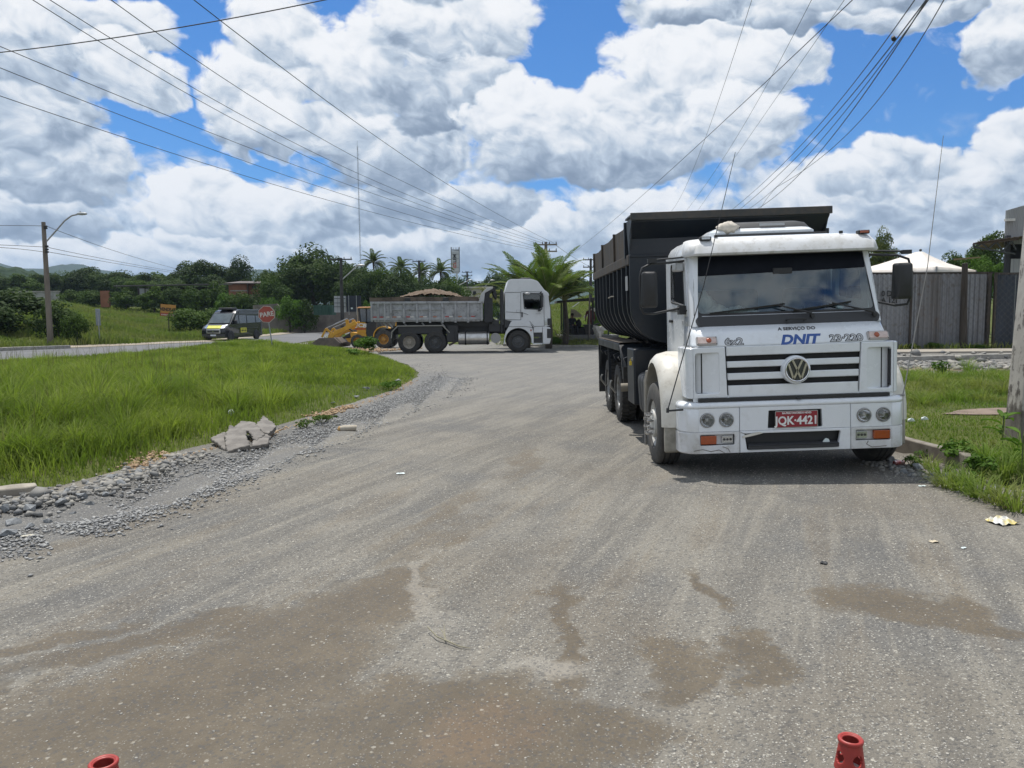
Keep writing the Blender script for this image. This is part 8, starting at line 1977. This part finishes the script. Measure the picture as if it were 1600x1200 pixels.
for k, (u, v, r) in enumerate(BIG):
    p_ = G(u, v); o = bpy.data.objects.new('rock', RM[k % 7].copy()); 
    if not o.data.materials: o.data.materials.append(STONE)
    C.objects.link(o); o.location = (p_.x, p_.y, gz(p_.x, p_.y)+r*.35); o.scale = (r, r, r); o.rotation_euler = (g_.uniform(-.4, .4), g_.uniform(-.4, .4), g_.uniform(0, 6.28))
    tag(o, 'blue-grey broken stone in the heap along the left edge of the gravel', 'stone', 'broken stones along the left edge')
for k, (u, v, r, lb) in enumerate(((1481, 751, .10, 'pointed grey stone standing at the verge corner'), (1462, 748, .075, 'flat grey stone left of the pointed one'), (1450, 752, .06, 'small grey stone at the foot of the verge'), (1432, 735, .09, 'grey stone beside the broken kerb'), (1412, 742, .06, 'low grey stone near the truck shadow'), (1390, 722, .09, 'pale stone behind the right front wheel'), (1376, 716, .08, 'pale stone closest to the bumper'), (1555, 770, .075, 'dark flat stone under the grass at the right'), (1425, 745, .05, 'little dark stone in front of the kerb'), (1372, 604-8, .0, ''))):
    if r == 0: continue
    p_ = G(u, v); o = bpy.data.objects.new('rock', RM[(k+2) % 7].copy()); o.data.materials.append(STONE); C.objects.link(o); o.location = (p_.x, p_.y, gz(p_.x, p_.y)+r*.35); o.scale = (r, r, r*1.1); o.rotation_euler = (g_.uniform(-.4, .4), g_.uniform(-.4, .4), g_.uniform(0, 6.28)); tag(o, lb, 'stone')
for k, (u, v, r, lb) in enumerate(((572, 616, .09, 'grey stone lying in the grass near the island edge'), (556, 634-8, .07, 'grey stone on the crumbled island edge'), (622, 600, .10, 'pale stone at the island edge near its tip'), (585, 622, .05, 'dark flat stone beside the tan rubble'), (520, 636, .06, 'flat grey stone in the grass above the rubble'))):
    p_ = G(u, v); o = bpy.data.objects.new('rock', RM[k % 7].copy()); o.data.materials.append(STONE); C.objects.link(o); o.location = (p_.x, p_.y, gz(p_.x, p_.y)+r*.5); o.scale = (r*1.4, r, r*.8); tag(o, lb, 'stone')
p_ = G(1405, 728); b = MB(); b.cyl((-.06, 0, .03), (.06, .02, .03), .03, n=12); o = b.build('drink_can', mat('crushed_can', (.45, .08, .07), .4, .5, (.7, .7, .7), 20, .9), None); o.location = (p_.x, p_.y, gz(p_.x, p_.y)); tag(o, 'crushed red and white can among the stones by the kerb', 'drink can')
for k in range(2): 
    p_ = G((1446, 1425)[k], (660, 662)[k], .15); b = MB(); b.add([(-.07, 0, .0), (.06, .02, .01), (.05, .06, .04), (-.04, .05, .04), (0, .02, .06)], [(0, 1, 4), (1, 2, 4), (2, 3, 4), (3, 0, 4)]); o = b.build('paper_scrap', PAPER, None, solid=.002); o.location = (p_.x, p_.y, gz(p_.x, p_.y)+.04); tag(o, ('larger crumpled white paper on the dry verge grass', 'smaller white paper on the verge close to the headlight')[k], 'paper')
# bare trodden earth patch on the verge
EAR = mat('bare_earth', (.20, .15, .115), .95, 0, (.14, .105, .08), 4, .8, bmp=.5, bscale=14)
pe = [(8.6+1.5*math.cos(a)+.1*math.sin(5*a), 12.55+.42*math.sin(a)+.05*math.sin(4*a)) for a in [2*math.pi*k/28 for k in range(28)]]
sheet('bare_earth', pe, .15, EAR, .012)
sheet('dirt_strip', [(9.5, 23.4), (16, 23.8), (24, 24.4), (24, 27.6), (16, 27.4), (10.2, 27.2)], .6, mat('brown_dirt_strip', (.16, .115, .075), .95, 0, (.19, .16, .125), 1.1, .9, bmp=.6, bscale=5, bdist=.04), .022, jag=.12)
# pebbles on the near gravel
def octs(pos, sz, seed):
    g_ = np.random.default_rng(seed); n = len(pos); d = np.array([[1, 0, 0], [0, 1, 0], [-1, 0, 0], [0, -1, 0], [0, 0, .5], [0, 0, -.5]])
    v = d[None]*g_.uniform(.55, 1.25, (n, 6, 1)); a = g_.uniform(0, 6.28, n)[:, None]; X = v[..., 0]*np.cos(a)-v[..., 1]*np.sin(a); Y = v[..., 0]*np.sin(a)+v[..., 1]*np.cos(a)
    V = np.stack([X, Y, v[..., 2]+g_.uniform(-.3, .3, (n, 1))*X], -1)*sz[:, None, None]+pos[:, None, :]
    f = np.array([[0, 1, 4], [1, 2, 4], [2, 3, 4], [3, 0, 4], [1, 0, 5], [2, 1, 5], [3, 2, 5], [0, 3, 5]]); return V.reshape(-1, 3), (f[None]+np.arange(n)[:, None, None]*6).reshape(-1, 3)
g_ = np.random.default_rng(90); n = 150000
a = g_.uniform(-.74, .74, n); y = 2.4+9.5*g_.uniform(0, 1, n)**1.35; x = a*y
gx_, gy_ = x, y
cl_ = .5+.5*wob(x, y, .9, 1)+.35*wob(x, y, .35, 2); dm = np.zeros(n)
for (u, v, a_, b_, an) in DAMP:
    c_ = G(u, v); X_ = ((x-c_.x)*math.cos(an)+(y-c_.y)*math.sin(an))/a_; Y_ = (-(x-c_.x)*math.sin(an)+(y-c_.y)*math.cos(an))/b_; dm = np.maximum(dm, 1-sst(X_**2+Y_**2, .5, 1.6))
keep = g_.uniform(0, 1, n) < np.clip(cl_, .10, .9)*.8*(1-.85*dm)
inside = (poly_sd(x, y, GRAV) > .1); ok = keep & inside; x, y = x[ok], y[ok]
s = np.clip(g_.gamma(2.0, .0019, len(x))+.0022, 0, .013)*(.62+.045*y); V, F = octs(np.column_stack([x, y, ground_z(x, y)+.008+s*.02]), s, 91)
tag(mesh_np('gravel', V, F, pebmat('pebble_colours', (.22, .215, .20), (.48, .45, .39))), 'loose pebbles scattered over the gravel road', kind='stuff')
x, y = along([(-150, 870), (60, 835), (180, 795), (330, 735), (450, 690), (560, 650), (660, 610), (700, 590)], 22000, .26, 92, .24); ok = poly_sd(x, y, GRAV) > .05; x, y = x[ok], y[ok]; s = np.clip(np.random.default_rng(93).gamma(2.0, .005, len(x))+.004, 0, .03)
V, F = octs(np.column_stack([x, y, ground_z(x, y)+.008+s*.3]), s, 94); tag(mesh_np('gravel', V, F, pebmat('bluish_crushed_stone', (.15, .152, .155), (.38, .38, .365))), 'bluish crushed stone strewn along the left edge of the road', kind='stuff')

# ------------------------------------------------------------------ thin humid air
hm = bpy.data.materials.new('thin_haze'); hm.use_nodes = True; nt = hm.node_tree
for n in list(nt.nodes): nt.nodes.remove(n)
ho = nt.nodes.new('ShaderNodeOutputMaterial'); pv = nt.nodes.new('ShaderNodeVolumePrincipled')
pv.inputs['Color'].default_value = (.58, .76, 1.0, 1); pv.inputs['Density'].default_value = .00014; pv.inputs['Anisotropy'].default_value = .2
nt.links.new(pv.outputs[0], ho.inputs['Volume'])
b = MB(); b.box(-3400, 3400, -260, 6600, -40, 330); hz_o = b.build('haze', hm, None, smooth=0); hz_o['kind'] = 'stuff'; hz_o['label'] = 'thin blue haze in the humid air over the landscape'
